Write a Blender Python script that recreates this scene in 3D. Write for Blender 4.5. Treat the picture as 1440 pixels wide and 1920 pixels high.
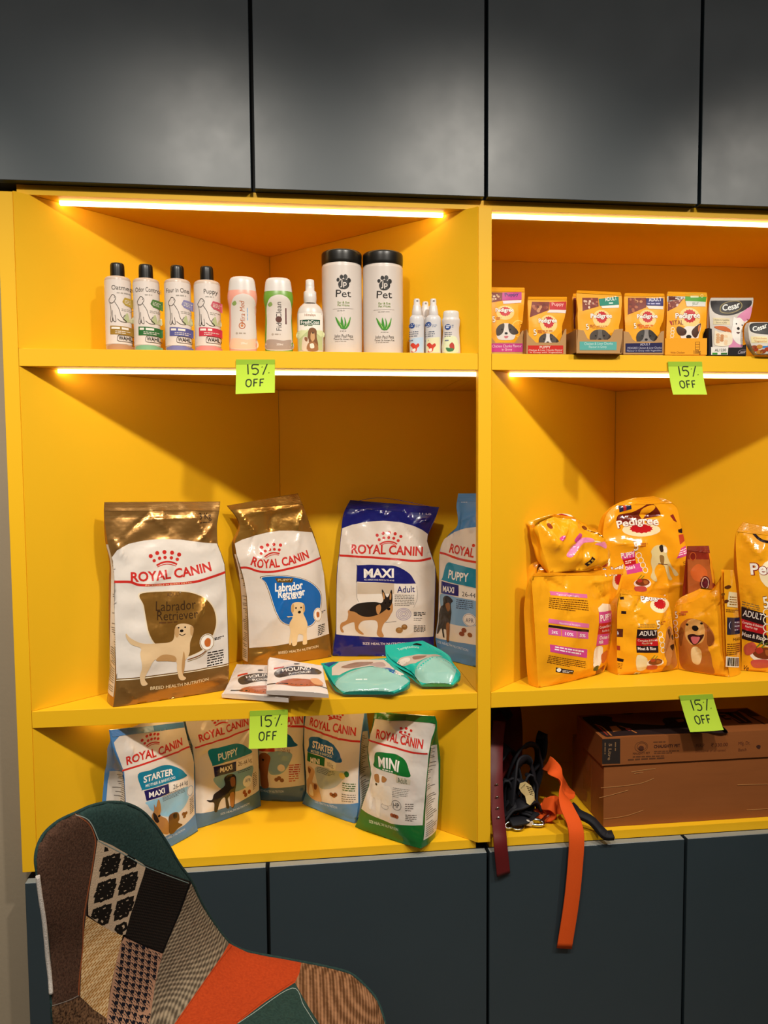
import bpy, bmesh, math, random
import numpy as np
from mathutils import Vector, Matrix, Euler

for o in list(bpy.data.objects):
    bpy.data.objects.remove(o)
SC = bpy.context.scene
COL = SC.collection
PI = math.pi

# ------------------------------------------------------------------ camera
cam = bpy.data.cameras.new('camera')
cam.sensor_fit = 'VERTICAL'
cam.sensor_height = 24.0
cam.lens = 24.0 * 1400.0 / 1920.0
cam.clip_start = 0.02
cam_o = bpy.data.objects.new('camera', cam)
COL.objects.link(cam_o)
yaw, pitch, roll = math.radians(6.5589), math.radians(-3.5441), math.radians(-0.3758)
fwd = Vector((math.sin(yaw) * math.cos(pitch), math.cos(yaw) * math.cos(pitch), math.sin(pitch)))
rgt = Vector((math.cos(yaw), -math.sin(yaw), 0))
upv = rgt.cross(fwd)
r2 = rgt * math.cos(roll) + upv * math.sin(roll)
u2 = upv * math.cos(roll) - rgt * math.sin(roll)
M = Matrix((r2, u2, -fwd)).transposed().to_4x4()
M.translation = Vector((0.5130, -1.4734, 1.3817))
cam_o.matrix_world = M
SC.camera = cam_o

# ------------------------------------------------------------------ world, exposure, room lamps and added fill
w = bpy.data.worlds.new('world')
SC.world = w
w.use_nodes = True
bgn = w.node_tree.nodes['Background']
bgn.inputs[0].default_value = (1.0, 0.86, 0.68, 1)
bgn.inputs[1].default_value = 0.02
vs = SC.view_settings
vs.view_transform = 'Standard'
vs.look = 'None'
vs.exposure = 0.0
vs.gamma = 1.0
vs.use_curve_mapping = False

SPOT_X = (-0.58, 0.26, 1.10, 2.05)
def spot(x, y, z, tx, ty, tz, watts, ang=100, blend=0.9, col=(1.0, 0.92, 0.80), r=0.05):
    l = bpy.data.lights.new('ceiling_spot_light', 'SPOT')
    l.energy = watts
    l.color = col
    l.spot_size = math.radians(ang)
    l.spot_blend = blend
    l.shadow_soft_size = r
    o = bpy.data.objects.new('ceiling_spot_light', l)
    COL.objects.link(o)
    o.location = (x, y, z)
    o.rotation_euler = (Vector((tx, ty, tz)) - Vector((x, y, z))).to_track_quat('-Z', 'Y').to_euler()
    return o
for sx in SPOT_X:
    spot(sx, -1.20, 2.52, sx - (0.30 if sx > 1 else 0.05), -0.02, 0.96, 77 if sx > 1 else 69, ang=80, blend=0.9)
# large soft fill panel, added overhead to lift door reflections and shaded niches
a = bpy.data.lights.new('overhead_fill_light', 'AREA')
a.shape = 'RECTANGLE'; a.size = 4.2; a.size_y = 2.6; a.energy = 24; a.color = (1.0, 0.96, 0.9)
ao = bpy.data.objects.new('overhead_fill_light', a); COL.objects.link(ao)
ao.location = (0.6, -1.9, 2.76)

# ------------------------------------------------------------------ materials
MATS = {}
def lin(c):
    c = c / 255.0
    return c / 12.92 if c <= 0.04045 else ((c + 0.055) / 1.055) ** 2.4
def rgb(h):
    return (lin(int(h[0:2], 16)), lin(int(h[2:4], 16)), lin(int(h[4:6], 16)), 1)
def mat(name, hexc, rough=0.5, metal=0.0, spec=0.5, bump=0.0, bscale=60.0, mott=0.0, mscale=4.0, coat=0.0,
        emit=0.0, emit_col=None, trans=0.0, sheen=0.0, bdist=0.002, stretch=(1, 1, 1)):
    if name in MATS:
        return MATS[name]
    m = bpy.data.materials.new(name)
    m.use_nodes = True
    nt = m.node_tree
    b = nt.nodes['Principled BSDF']
    b.inputs['Base Color'].default_value = rgb(hexc)
    b.inputs['Roughness'].default_value = rough
    b.inputs['Metallic'].default_value = metal
    b.inputs['Specular IOR Level'].default_value = spec
    b.inputs['Coat Weight'].default_value = coat
    b.inputs['Coat Roughness'].default_value = 0.12
    b.inputs['Transmission Weight'].default_value = trans
    b.inputs['Sheen Weight'].default_value = sheen
    if emit:
        b.inputs['Emission Color'].default_value = rgb(emit_col or hexc)
        b.inputs['Emission Strength'].default_value = emit
    if bump or mott:
        tc = nt.nodes.new('ShaderNodeTexCoord')
        mp = nt.nodes.new('ShaderNodeMapping')
        mp.inputs['Scale'].default_value = stretch
        nt.links.new(tc.outputs['Object'], mp.inputs['Vector'])
    if bump:
        n = nt.nodes.new('ShaderNodeTexNoise')
        n.inputs['Scale'].default_value = bscale
        n.inputs['Detail'].default_value = 3
        nt.links.new(mp.outputs['Vector'], n.inputs['Vector'])
        bp = nt.nodes.new('ShaderNodeBump')
        bp.inputs['Strength'].default_value = bump
        bp.inputs['Distance'].default_value = bdist
        nt.links.new(n.outputs['Fac'], bp.inputs['Height'])
        nt.links.new(bp.outputs['Normal'], b.inputs['Normal'])
    if mott:
        n2 = nt.nodes.new('ShaderNodeTexNoise')
        n2.inputs['Scale'].default_value = mscale
        n2.inputs['Detail'].default_value = 5
        nt.links.new(mp.outputs['Vector'], n2.inputs['Vector'])
        mr = nt.nodes.new('ShaderNodeMapRange')
        mr.inputs['To Min'].default_value = 1 - mott
        mr.inputs['To Max'].default_value = 1 + mott
        nt.links.new(n2.outputs['Fac'], mr.inputs['Value'])
        mx = nt.nodes.new('ShaderNodeMix'); mx.data_type = 'RGBA'; mx.blend_type = 'MULTIPLY'
        mx.inputs[0].default_value = 1.0
        mx.inputs[6].default_value = rgb(hexc)
        nt.links.new(mr.outputs['Result'], mx.inputs[7])
        nt.links.new(mx.outputs[2], b.inputs['Base Color'])
    MATS[name] = m
    return m

YEL = mat('yellow_laminate', 'EFB81C', rough=0.5, spec=0.25, bump=0.05, bscale=500, bdist=0.0005)
BLUE = mat('blue_laminate', '2C3940', rough=0.40, spec=0.72, bump=0.04, bscale=400, bdist=0.0005, mott=0.05, mscale=9)
def smudges(m, lo, hi, scale):
    nt = m.node_tree; n = nt.nodes.new('ShaderNodeTexNoise'); n.inputs['Scale'].default_value = scale; n.inputs['Detail'].default_value = 6
    tc = nt.nodes.new('ShaderNodeTexCoord'); nt.links.new(tc.outputs['Object'], n.inputs['Vector'])
    mr = nt.nodes.new('ShaderNodeMapRange'); mr.inputs['From Min'].default_value = 0.35; mr.inputs['From Max'].default_value = 0.65
    mr.inputs['To Min'].default_value = lo; mr.inputs['To Max'].default_value = hi
    nt.links.new(n.outputs['Fac'], mr.inputs['Value']); nt.links.new(mr.outputs['Result'], nt.nodes['Principled BSDF'].inputs['Roughness'])
smudges(BLUE, 0.39, 0.42, 14)
BLUEEDGE = mat('blue_edge_band', '8A8D88', rough=0.5)
DARKGAP = mat('dark_gap', '0B0C0D', rough=0.8)
LED = mat('led_light', 'FFE6B0', emit=8.0, emit_col='FFDFA0')
PLASTER = mat('grey_plaster', '9A8C76', rough=0.9, bump=0.15, bscale=120, mott=0.06)

# ------------------------------------------------------------------ helpers
def link_mesh(name, me, parent=None, loc=None, rot=None):
    o = bpy.data.objects.new(name, me)
    COL.objects.link(o)
    if parent is not None:
        o.parent = parent
    if loc is not None:
        o.location = loc
    if rot is not None:
        o.rotation_euler = rot
    return o
def bm_obj(name, bm, mats, parent=None, loc=None, rot=None, smooth=False):
    me = bpy.data.meshes.new(name)
    bm.normal_update()
    bm.to_mesh(me)
    bm.free()
    for m in (mats if isinstance(mats, (list, tuple)) else [mats]):
        me.materials.append(m)
    if smooth:
        for p in me.polygons:
            p.use_smooth = True
    return link_mesh(name, me, parent, loc, rot)
def empty(name, loc=(0, 0, 0), rz=0.0, label=None, cat=None, group=None):
    o = bpy.data.objects.new(name, None)
    COL.objects.link(o)
    o.empty_display_size = 0.03
    o.location = loc
    o.rotation_euler = (0, 0, rz)
    tag(o, label, cat, group)
    return o
def tag(o, label=None, cat=None, group=None, kind=None):
    if label: o['label'] = label
    if cat: o['category'] = cat
    if group: o['group'] = group
    if kind: o['kind'] = kind
    return o
def add_box(bm, x0, x1, y0, y1, z0, z1, mi=0, bev=0.0):
    vs_ = [bm.verts.new((x, y, z)) for z in (z0, z1) for y in (y0, y1) for x in (x0, x1)]
    fs = []
    for q in ((0, 2, 3, 1), (4, 5, 7, 6), (0, 1, 5, 4), (2, 6, 7, 3), (0, 4, 6, 2), (1, 3, 7, 5)):
        f = bm.faces.new([vs_[i] for i in q]); f.material_index = mi; fs.append(f)
    if bev:
        es = list({e for f in fs for e in f.edges})
        r = bmesh.ops.bevel(bm, geom=es, offset=bev, segments=2, affect='EDGES', profile=0.5)
        for f in r['faces']: f.material_index = mi
    return fs
def box_obj(name, x0, x1, y0, y1, z0, z1, m, parent=None, bev=0.0):
    bm = bmesh.new()
    add_box(bm, x0, x1, y0, y1, z0, z1, 0, bev)
    return bm_obj(name, bm, m, parent)
def prism_obj(name, poly, z0, z1, m, parent=None, bev=0.0):
    bm = bmesh.new()
    lo = [bm.verts.new((x, y, z0)) for x, y in poly]
    hi = [bm.verts.new((x, y, z1)) for x, y in poly]
    n = len(poly)
    bm.faces.new(lo[::-1]); bm.faces.new(hi)
    for i in range(n):
        bm.faces.new((lo[i], lo[(i + 1) % n], hi[(i + 1) % n], hi[i]))
    bmesh.ops.recalc_face_normals(bm, faces=bm.faces)
    if bev:
        bmesh.ops.bevel(bm, geom=list(bm.edges), offset=bev, segments=2, affect='EDGES')
    return bm_obj(name, bm, m, parent)
def strip_poly(p, q, t):          # a board of thickness t standing behind the line p-q (to the left of p->q)
    d = Vector((q[0] - p[0], q[1] - p[1])).normalized()
    n = Vector((-d.y, d.x)) * t
    return [p, q, (q[0] + n.x, q[1] + n.y), (p[0] + n.x, p[1] + n.y)]

# ------------------------------------------------------------------ room
H0, H1, H2, H3, H4, H5 = 1.891, 1.604, 1.5716, 0.9157, 0.883, 0.599
XA, XB, XC, XD = -0.028, 0.0, 0.873, 0.9014
XE, XF = 1.775, 1.803
tag(box_obj('floor', -2.2, 3.4, -4.2, 0.60, -0.05, 0.0, mat('floor_tiles', '6E655A', rough=0.45, mott=0.1, mscale=3)), kind='structure')
tag(box_obj('ceiling', -2.2, 3.4, -4.2, 0.60, 2.80, 2.85, mat('ceiling_paint', '8C867C', rough=0.9)), kind='structure')
tag(box_obj('wall_left', -2.2, XA - 0.001, 0.06, 0.16, 0.0, 2.80, PLASTER), kind='structure')
tag(box_obj('wall_back', XA - 0.001, 3.4, 0.50, 0.60, 0.0, 2.80, PLASTER), kind='structure')
tag(box_obj('wall_right', XF + 0.001, 3.4, 0.06, 0.16, 0.0, 2.80, PLASTER), kind='structure')
tag(box_obj('wall_front', -2.2, 3.4, -4.3, -4.2, 0.0, 2.80, mat('shop_wall', '5A544C', rough=0.9)), kind='structure')
tag(box_obj('wall_far_left', -2.3, -2.2, -4.2, 0.16, 0.0, 2.80, PLASTER), kind='structure')
tag(box_obj('wall_far_right', 3.4, 3.5, -4.2, 0.16, 0.0, 2.80, PLASTER), kind='structure')

# ------------------------------------------------------------------ yellow display shelving
unit = empty('display_shelving', (0, 0, H5), 0, 'yellow built-in display shelving with folded niche backs and lit front edges, between blue cabinets', 'shelving')
def part(o):
    o.location.z -= H5
    return o
DP = 0.425
def up(o, label=None):
    o.parent = unit
    o.location = (0, 0, -H5)
    if label: o['label'] = label
    return o
g = 0.0006
up(box_obj('side_panel', XA, XB - g, 0, DP, H5, H0 - 0.002, YEL, bev=0.0008))
up(box_obj('side_panel', XE + g, XF, 0, DP, H5, H0 - 0.002, YEL, bev=0.0008))
up(box_obj('divider', XC + g, XD - g, 0, 0.018, H5, H0 - 0.002, YEL, bev=0.0008))
def board(zlo, zhi):
    up(box_obj('shelf_board', XB, XC, 0, DP, zlo, zhi, YEL, bev=0.0006))
    up(box_obj('shelf_board', XD, XE, 0, DP, zlo, zhi, YEL, bev=0.0006))
    up(box_obj('shelf_board', XC + g, XD - g, 0.0185, DP, zlo, zhi, YEL))
board(H2, H1); board(H4, H3)
up(box_obj('base_board', XB, XC, 0.0135, DP, H5 - 0.018, H5, YEL))
up(box_obj('base_board', XD, XE, 0.0135, DP, H5 - 0.018, H5, YEL))
up(box_obj('top_board', XB, XE, 0.020, DP, H0, H0 + 0.018, YEL))
VX, VY = 0.452, 0.40
t = 0.012
# folded back panels: a row of panels is one zigzag
def backs(z0, z1, polys):
    for p, q in polys:
        up(prism_obj('back_panel', strip_poly(p, q, t), z0 + 0.0004, z1 - 0.0004, YEL, bev=0.0004))
R1L = (((XB + 0.0005, 0.0005), (VX, VY)), ((VX + 0.0005, VY), (XC - 0.0005, 0.0005)))
backs(H1, H0, R1L)
backs(H1, H0, [((0.55, 0.385), (XE, 0.385))])
RX, RY = 1.342, 0.412
backs(H3, H2, [((XB + 0.0005, 0.0005), (0.468, 0.415)), ((0.4685, 0.415), (RX - 0.02, 0.415)),
               ((XD + 0.0005, 0.0005), (RX, RY)), ((RX + 0.0005, RY), (XE - 0.0005, 0.0005))])
backs(H5, H4, [((XB + 0.0005, 0.0005), (VX, VY)), ((VX + 0.0005, VY), (XC - 0.0005, 0.0005))])
backs(H5, H4, [((0.55, 0.385), (XE, 0.385))])
# light strips under the boards
def led(x0, x1, y, z):
    s = up(box_obj('light_strip', x0, x1, y - 0.005, y + 0.005, z - 0.007, z - 0.0005, LED))
    s['label'] = 'glowing warm white light strip'
led(0.068, 0.812, 0.050, H0)
led(XD + 0.002, XE - 0.002, 0.045, H0)
led(0.056, XC + 0.03, 0.047, H2)
led(XD + 0.050, XE - 0.050, 0.046, H2)
led(0.075, 0.800, 0.070, H4)

# ------------------------------------------------------------------ blue cabinets above and below
def cabinet(name, label, x0, x1, xm, z0, z1, yf, gap_l, gap_r):
    r = empty(name, ((x0 + x1) / 2, 0.2, z0), 0, label, 'cabinet')
    def k(o):
        o.parent = r; o.location = -r.location; return o
    k(box_obj('cabinet_body', x0 + 0.0006, x1 - 0.0006, yf + 0.019, DP, z0 + 0.0005, z1, DARKGAP))
    for a_, b_ in ((x0 + gap_l, xm - 0.0035), (xm + 0.0035, x1 - gap_r)):
        bm = bmesh.new()
        fs = add_box(bm, a_, b_, yf, yf + 0.018, z0, z1, 0)
        bm.normal_update()
        for f in fs:
            f.material_index = 1 if f.normal.z > 0.5 else 0
        bmesh.ops.bevel(bm, geom=list(bm.edges), offset=0.0008, segments=1, affect='EDGES')
        k(bm_obj('door', bm, [BLUE, BLUEEDGE if z0 < 0.3 else BLUE]))
    return r
cabinet('wall_cabinet', 'blue grey wall cabinet with two flat doors above the lit shampoo niche', -0.10, 0.889, 0.436, H0 + 0.0185, 2.55, 0.0, 0.002, 0.0035)
cabinet('wall_cabinet', 'blue grey wall cabinet with two flat doors above the pouch boxes', 0.889, XF, 1.333, H0 + 0.0185, 2.55, 0.0, 0.0035, 0.002)
cabinet('base_cabinet', 'dark blue base cabinet with two flat doors behind the patchwork chair', XA + 0.004, 0.8945, 0.442, 0.06, H5 - 0.0185, -0.006, 0.002, 0.003)
cabinet('base_cabinet', 'dark blue base cabinet with two flat doors below the hanging orange strap', 0.8945, XF, 1.3275, 0.06, H5 - 0.0185, -0.006, 0.003, 0.002)

# ------------------------------------------------------------------ printed surfaces
def film(key):
    """f:hex glossy film, g:hex metallised foil, m:hex matt card, s:hex satin plastic"""
    k, h = key.split(':')
    nm = {'f': 'printed_film_', 'h': 'printed_pouch_film_', 'g': 'metallic_foil_', 'm': 'printed_card_', 's': 'satin_plastic_', 'p': 'note_paper_'}[k] + h.lower()
    if k == 'h': return mat(nm, h, rough=0.42, spec=0.22, bump=0.15, bscale=30, bdist=0.002)
    if k == 'f': return mat(nm, h, rough=0.15, spec=0.6, bump=0.55, bscale=17, bdist=0.006)
    if k == 'g': return mat(nm, h, rough=0.24, metal=0.65, bump=0.6, bscale=18, bdist=0.006)
    if k == 's': return mat(nm, h, rough=0.32, spec=0.5)
    return mat(nm, h, rough=0.75, spec=0.3)

_fc = {}
def text_tris(txt, bold):
    key = (txt, bold)
    if key in _fc: return _fc[key]
    c = bpy.data.curves.new('lettering', 'FONT')
    c.body = txt
    c.size = 1.0
    c.resolution_u = 3
    c.offset = bold
    o = bpy.data.objects.new('lettering', c)
    COL.objects.link(o)
    dg = bpy.context.evaluated_depsgraph_get()
    me = o.evaluated_get(dg).to_mesh()
    v = [(p.co.x, p.co.y) for p in me.vertices]
    f = [tuple(p.vertices) for p in me.polygons]
    o.evaluated_get(dg).to_mesh_clear()
    bpy.data.objects.remove(o)
    bpy.data.curves.remove(c)
    _fc[key] = (v, f)
    return v, f

def path_pts(pts, n=None):
    P = np.array(pts, float)
    if len(P) == 2: return P
    out = []
    Q = np.vstack([2 * P[0] - P[1], P, 2 * P[-1] - P[-2]])
    for i in range(1, len(Q) - 2):
        for tt in np.linspace(0, 1, 6, endpoint=False):
            a, b, c, d = Q[i - 1], Q[i], Q[i + 1], Q[i + 2]
            out.append(0.5 * ((2 * b) + (-a + c) * tt + (2 * a - 5 * b + 4 * c - d) * tt ** 2 + (-a + 3 * b - 3 * c + d) * tt ** 3))
    out.append(P[-1])
    return np.array(out)
def closed_pts(pts, n=5):
    P = np.array(pts, float); N = len(P); out = []
    for i in range(N):
        a, b, c, d = P[i - 1], P[i], P[(i + 1) % N], P[(i + 2) % N]
        for tt in np.linspace(0, 1, n, endpoint=False):
            out.append(0.5 * ((2 * b) + (-a + c) * tt + (2 * a - 5 * b + 4 * c - d) * tt ** 2 + (-a + 3 * b - 3 * c + d) * tt ** 3))
    return np.array(out)

class Art:
    """flat artwork (x, z, level) cut on a fine grid, ready to be laid on a curved surface"""
    def __init__(s):
        s.bm = bmesh.new(); s.cols = []
    def ci(s, col):
        if col not in s.cols: s.cols.append(col)
        return s.cols.index(col)
    def face(s, pts, col, lv):
        vs_ = [s.bm.verts.new((p[0], p[1], lv)) for p in pts]
        try:
            f = s.bm.faces.new(vs_)
        except ValueError:
            return
        f.material_index = s.ci(col)
        if len(pts) > 4: bmesh.ops.triangulate(s.bm, faces=[f])
    def strip(s, pts, wd, col, lv):
        P = np.array(pts); n = len(P)
        d = np.gradient(P, axis=0); d /= (np.linalg.norm(d, axis=1)[:, None] + 1e-12)
        nn = np.stack([-d[:, 1], d[:, 0]], 1) * wd / 2
        A = [s.bm.verts.new((p[0], p[1], lv)) for p in P + nn]
        B = [s.bm.verts.new((p[0], p[1], lv)) for p in P - nn]
        k = s.ci(col)
        for i in range(n - 1):
            s.bm.faces.new((B[i], B[i + 1], A[i + 1], A[i])).material_index = k
    def add(s, e):
        k, col, lv = e[0], e[1], e[2]
        if k == 'P': s.face(e[3], col, lv)
        elif k == 'S': s.face([tuple(p) for p in closed_pts(e[3])], col, lv)
        elif k == 'L': s.strip(path_pts(e[4]), e[3], col, lv)
        elif k == 'K': s.strip(np.array(e[4], float), e[3], col, lv)
        elif k == 'D':
            cx, cz, rx, rz = e[3:7]
            n = 18
            s.face([(cx + rx * math.cos(2 * PI * i / n), cz + rz * math.sin(2 * PI * i / n)) for i in range(n)], col, lv)
        elif k == 'O':
            cx, cz, rx, rz, wd = e[3:8]
            s.strip([(cx + rx * math.cos(2 * PI * i / 24), cz + rz * math.sin(2 * PI * i / 24)) for i in range(25)], wd, col, lv)
        elif k == 'T':
            txt, base, h = e[3], path_pts(e[4]), e[5]
            bold = e[6] if len(e) > 6 else 0.0
            shear = e[7] if len(e) > 7 else 0.0
            v, f = text_tris(txt, bold)
            if not v: return
            V = np.array(v); x0, x1 = V[:, 0].min(), V[:, 0].max()
            cap = 0.70
            seg = np.linalg.norm(np.diff(base, axis=0), axis=1); L = np.concatenate([[0], np.cumsum(seg)])
            tt = (V[:, 0] - x0) / (x1 - x0) * L[-1]
            bx = np.interp(tt, L, base[:, 0]); bz = np.interp(tt, L, base[:, 1])
            dx = np.interp(np.clip(tt + 1e-3, 0, L[-1]), L, base[:, 0]) - np.interp(np.clip(tt - 1e-3, 0, L[-1]), L, base[:, 0])
            dz = np.interp(np.clip(tt + 1e-3, 0, L[-1]), L, base[:, 1]) - np.interp(np.clip(tt - 1e-3, 0, L[-1]), L, base[:, 1])
            dl = np.hypot(dx, dz) + 1e-9
            hh = V[:, 1] / cap * h
            X = bx + (-dz / dl) * hh + dx / dl * hh * shear
            Z = bz + (dx / dl) * hh + dz / dl * hh * shear
            vv = [s.bm.verts.new((a_, b_, lv)) for a_, b_ in zip(X, Z)]
            ki = s.ci(col)
            for q in f:
                try: s.bm.faces.new([vv[i] for i in q]).material_index = ki
                except ValueError: pass
        elif k == 'G':          # unreadably small print: rows of word marks
            q, n = [np.array(p, float) for p in e[3]], e[4]
            fill = e[5] if len(e) > 5 else 0.5
            rnd = random.Random(int(abs(q[0][0]) * 1e5) + n)
            for i in range(n):
                t0 = (i + 0.5 - fill / 2) / n; t1 = (i + 0.5 + fill / 2) / n
                a0, b0 = q[0] + (q[3] - q[0]) * t0, q[1] + (q[2] - q[1]) * t0
                a1, b1 = q[0] + (q[3] - q[0]) * t1, q[1] + (q[2] - q[1]) * t1
                x = 0.0; end = 1.0 if i else rnd.uniform(0.5, 1.0)
                W = max(np.linalg.norm(b0 - a0), 1e-6); hgt = np.linalg.norm(a1 - a0)
                while x < end:
                    wl = rnd.uniform(1.5, 5.0) * hgt / W
                    y = min(end, x + wl)
                    if y - x > 0.01:
                        s.face([a0 + (b0 - a0) * x, a0 + (b0 - a0) * y, a1 + (b1 - a1) * y, a1 + (b1 - a1) * x], col, lv)
                    x = y + 0.8 * hgt / W
    def cut(s, step, diag=False):
        if not s.bm.verts: return
        bm = s.bm
        xs = [v.co.x for v in bm.verts]; zs = [v.co.y for v in bm.verts]
        for ax, lo, hi in ((0, min(xs), max(xs)), (1, min(zs), max(zs))):
            n0, n1 = math.ceil(lo / step), math.floor(hi / step)
            for i in range(n0, n1 + 1):
                c = i * step + 1e-5
                co = (c, 0, 0) if ax == 0 else (0, c, 0)
                no = (1, 0, 0) if ax == 0 else (0, 1, 0)
                es = [e_ for e_ in bm.edges if (e_.verts[0].co[ax] - c) * (e_.verts[1].co[ax] - c) < 0]
                if not es: continue
                fs = {f for e_ in es for f in e_.link_faces}
                vs_ = {v for f in fs for v in f.verts}
                ed = {e_ for f in fs for e_ in f.edges}
                bmesh.ops.bisect_plane(bm, geom=list(vs_) + list(ed) + list(fs), plane_co=co, plane_no=no, dist=1e-7)
        if diag:
            ds = [v.co.x - v.co.y for v in bm.verts]
            for i in range(math.ceil(min(ds) / step), math.floor(max(ds) / step) + 1):
                c = i * step
                es = [e_ for e_ in bm.edges if (e_.verts[0].co.x - e_.verts[0].co.y - c) * (e_.verts[1].co.x - e_.verts[1].co.y - c) < -1e-14]
                if not es: continue
                fs = {f for e_ in es for f in e_.link_faces}
                vs_ = {v for f in fs for v in f.verts}
                ed = {e_ for f in fs for e_ in f.edges}
                bmesh.ops.bisect_plane(bm, geom=list(vs_) + list(ed) + list(fs), plane_co=(c, 0, 0), plane_no=(0.70710678, -0.70710678, 0), dist=1e-7)
        bmesh.ops.triangulate(bm, faces=[f for f in bm.faces if len(f.verts) > 4])

LV0, LVD = 0.00018, 0.00016
class Sheet:
    """collects the faces of one mesh: grids plus artwork laid over them"""
    def __init__(s):
        s.v = []; s.f = []; s.m = []; s.keys = []
    def ki(s, key):
        if key not in s.keys: s.keys.append(key)
        return s.keys.index(key)
    def grid(s, P, key, close_u=False):
        n, m = P.shape[:2]; b = len(s.v); k = s.ki(key)
        s.v += [tuple(p) for p in P.reshape(-1, 3)]
        mm = m if close_u else m - 1
        for i in range(n - 1):
            for j in range(mm):
                j2 = (j + 1) % m
                s.f.append((b + i * m + j, b + i * m + j2, b + (i + 1) * m + j2, b + (i + 1) * m + j)); s.m.append(k)
    def ngon(s, P, key):
        b = len(s.v); s.v += [tuple(p) for p in P]
        s.f.append(tuple(range(b, b + len(P)))); s.m.append(s.ki(key))
    def art(s, entries, fn, step, diag=False):
        """fn(x array, z array, lift array) -> Nx3"""
        if not entries: return
        A = Art()
        for e in entries: A.add(e)
        A.cut(step, diag)
        bm = A.bm
        if not bm.verts: return
        bm.verts.index_update()
        co = np.array([v.co[:] for v in bm.verts])
        Q = fn(co[:, 0], co[:, 1], LV0 + LVD * co[:, 2])
        b = len(s.v); s.v += [tuple(p) for p in Q]
        ks = [s.ki(c) for c in A.cols]
        for f in bm.faces:
            idx = [b + v.index for v in f.verts]
            p = [Q[i - b] for i in idx[:3]]
            s.f.append(tuple(idx)); s.m.append(ks[f.material_index])
        bm.free()
    def build(s, name, parent=None, loc=None, rot=None, smooth=True, flip_check=None):
        me = bpy.data.meshes.new(name)
        me.from_pydata(s.v, [], s.f)
        for k in s.keys: me.materials.append(film(k) if isinstance(k, str) else k)
        me.polygons.foreach_set('material_index', s.m)
        if smooth: me.polygons.foreach_set('use_smooth', [True] * len(s.f))
        me.update()
        return link_mesh(name, me, parent, loc, rot)

def smoothstep(t): 
    t = np.clip(t, 0, 1); return t * t * (3 - 2 * t)
def prof(pts, t):
    p = np.array(pts); return np.interp(t, p[:, 0], p[:, 1])
def crinkle(seed, amp, lam0, lam1, n=7):
    r = np.random.RandomState(seed)
    a = r.uniform(0, PI, n); l = r.uniform(lam0, lam1, n); ph = r.uniform(0, 2 * PI, n); w_ = r.uniform(0.5, 1, n)
    def f(x, z):
        h = 0 * x
        for i in range(n):
            q = 2 * PI * (x * math.cos(a[i]) + z * math.sin(a[i])) / l[i] + ph[i] + 0.7 * np.sin(2 * PI * (x * math.sin(a[i]) - z * math.cos(a[i])) / (l[i] * 2.3) + ph[-i - 1])
            h = h + w_[i] * (np.sin(q) if i % 2 else 0.9 - 1.6 * np.sqrt(np.sin(q / 2) ** 2 + 0.03))
        return amp * h / math.sqrt(n)
    return f

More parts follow.
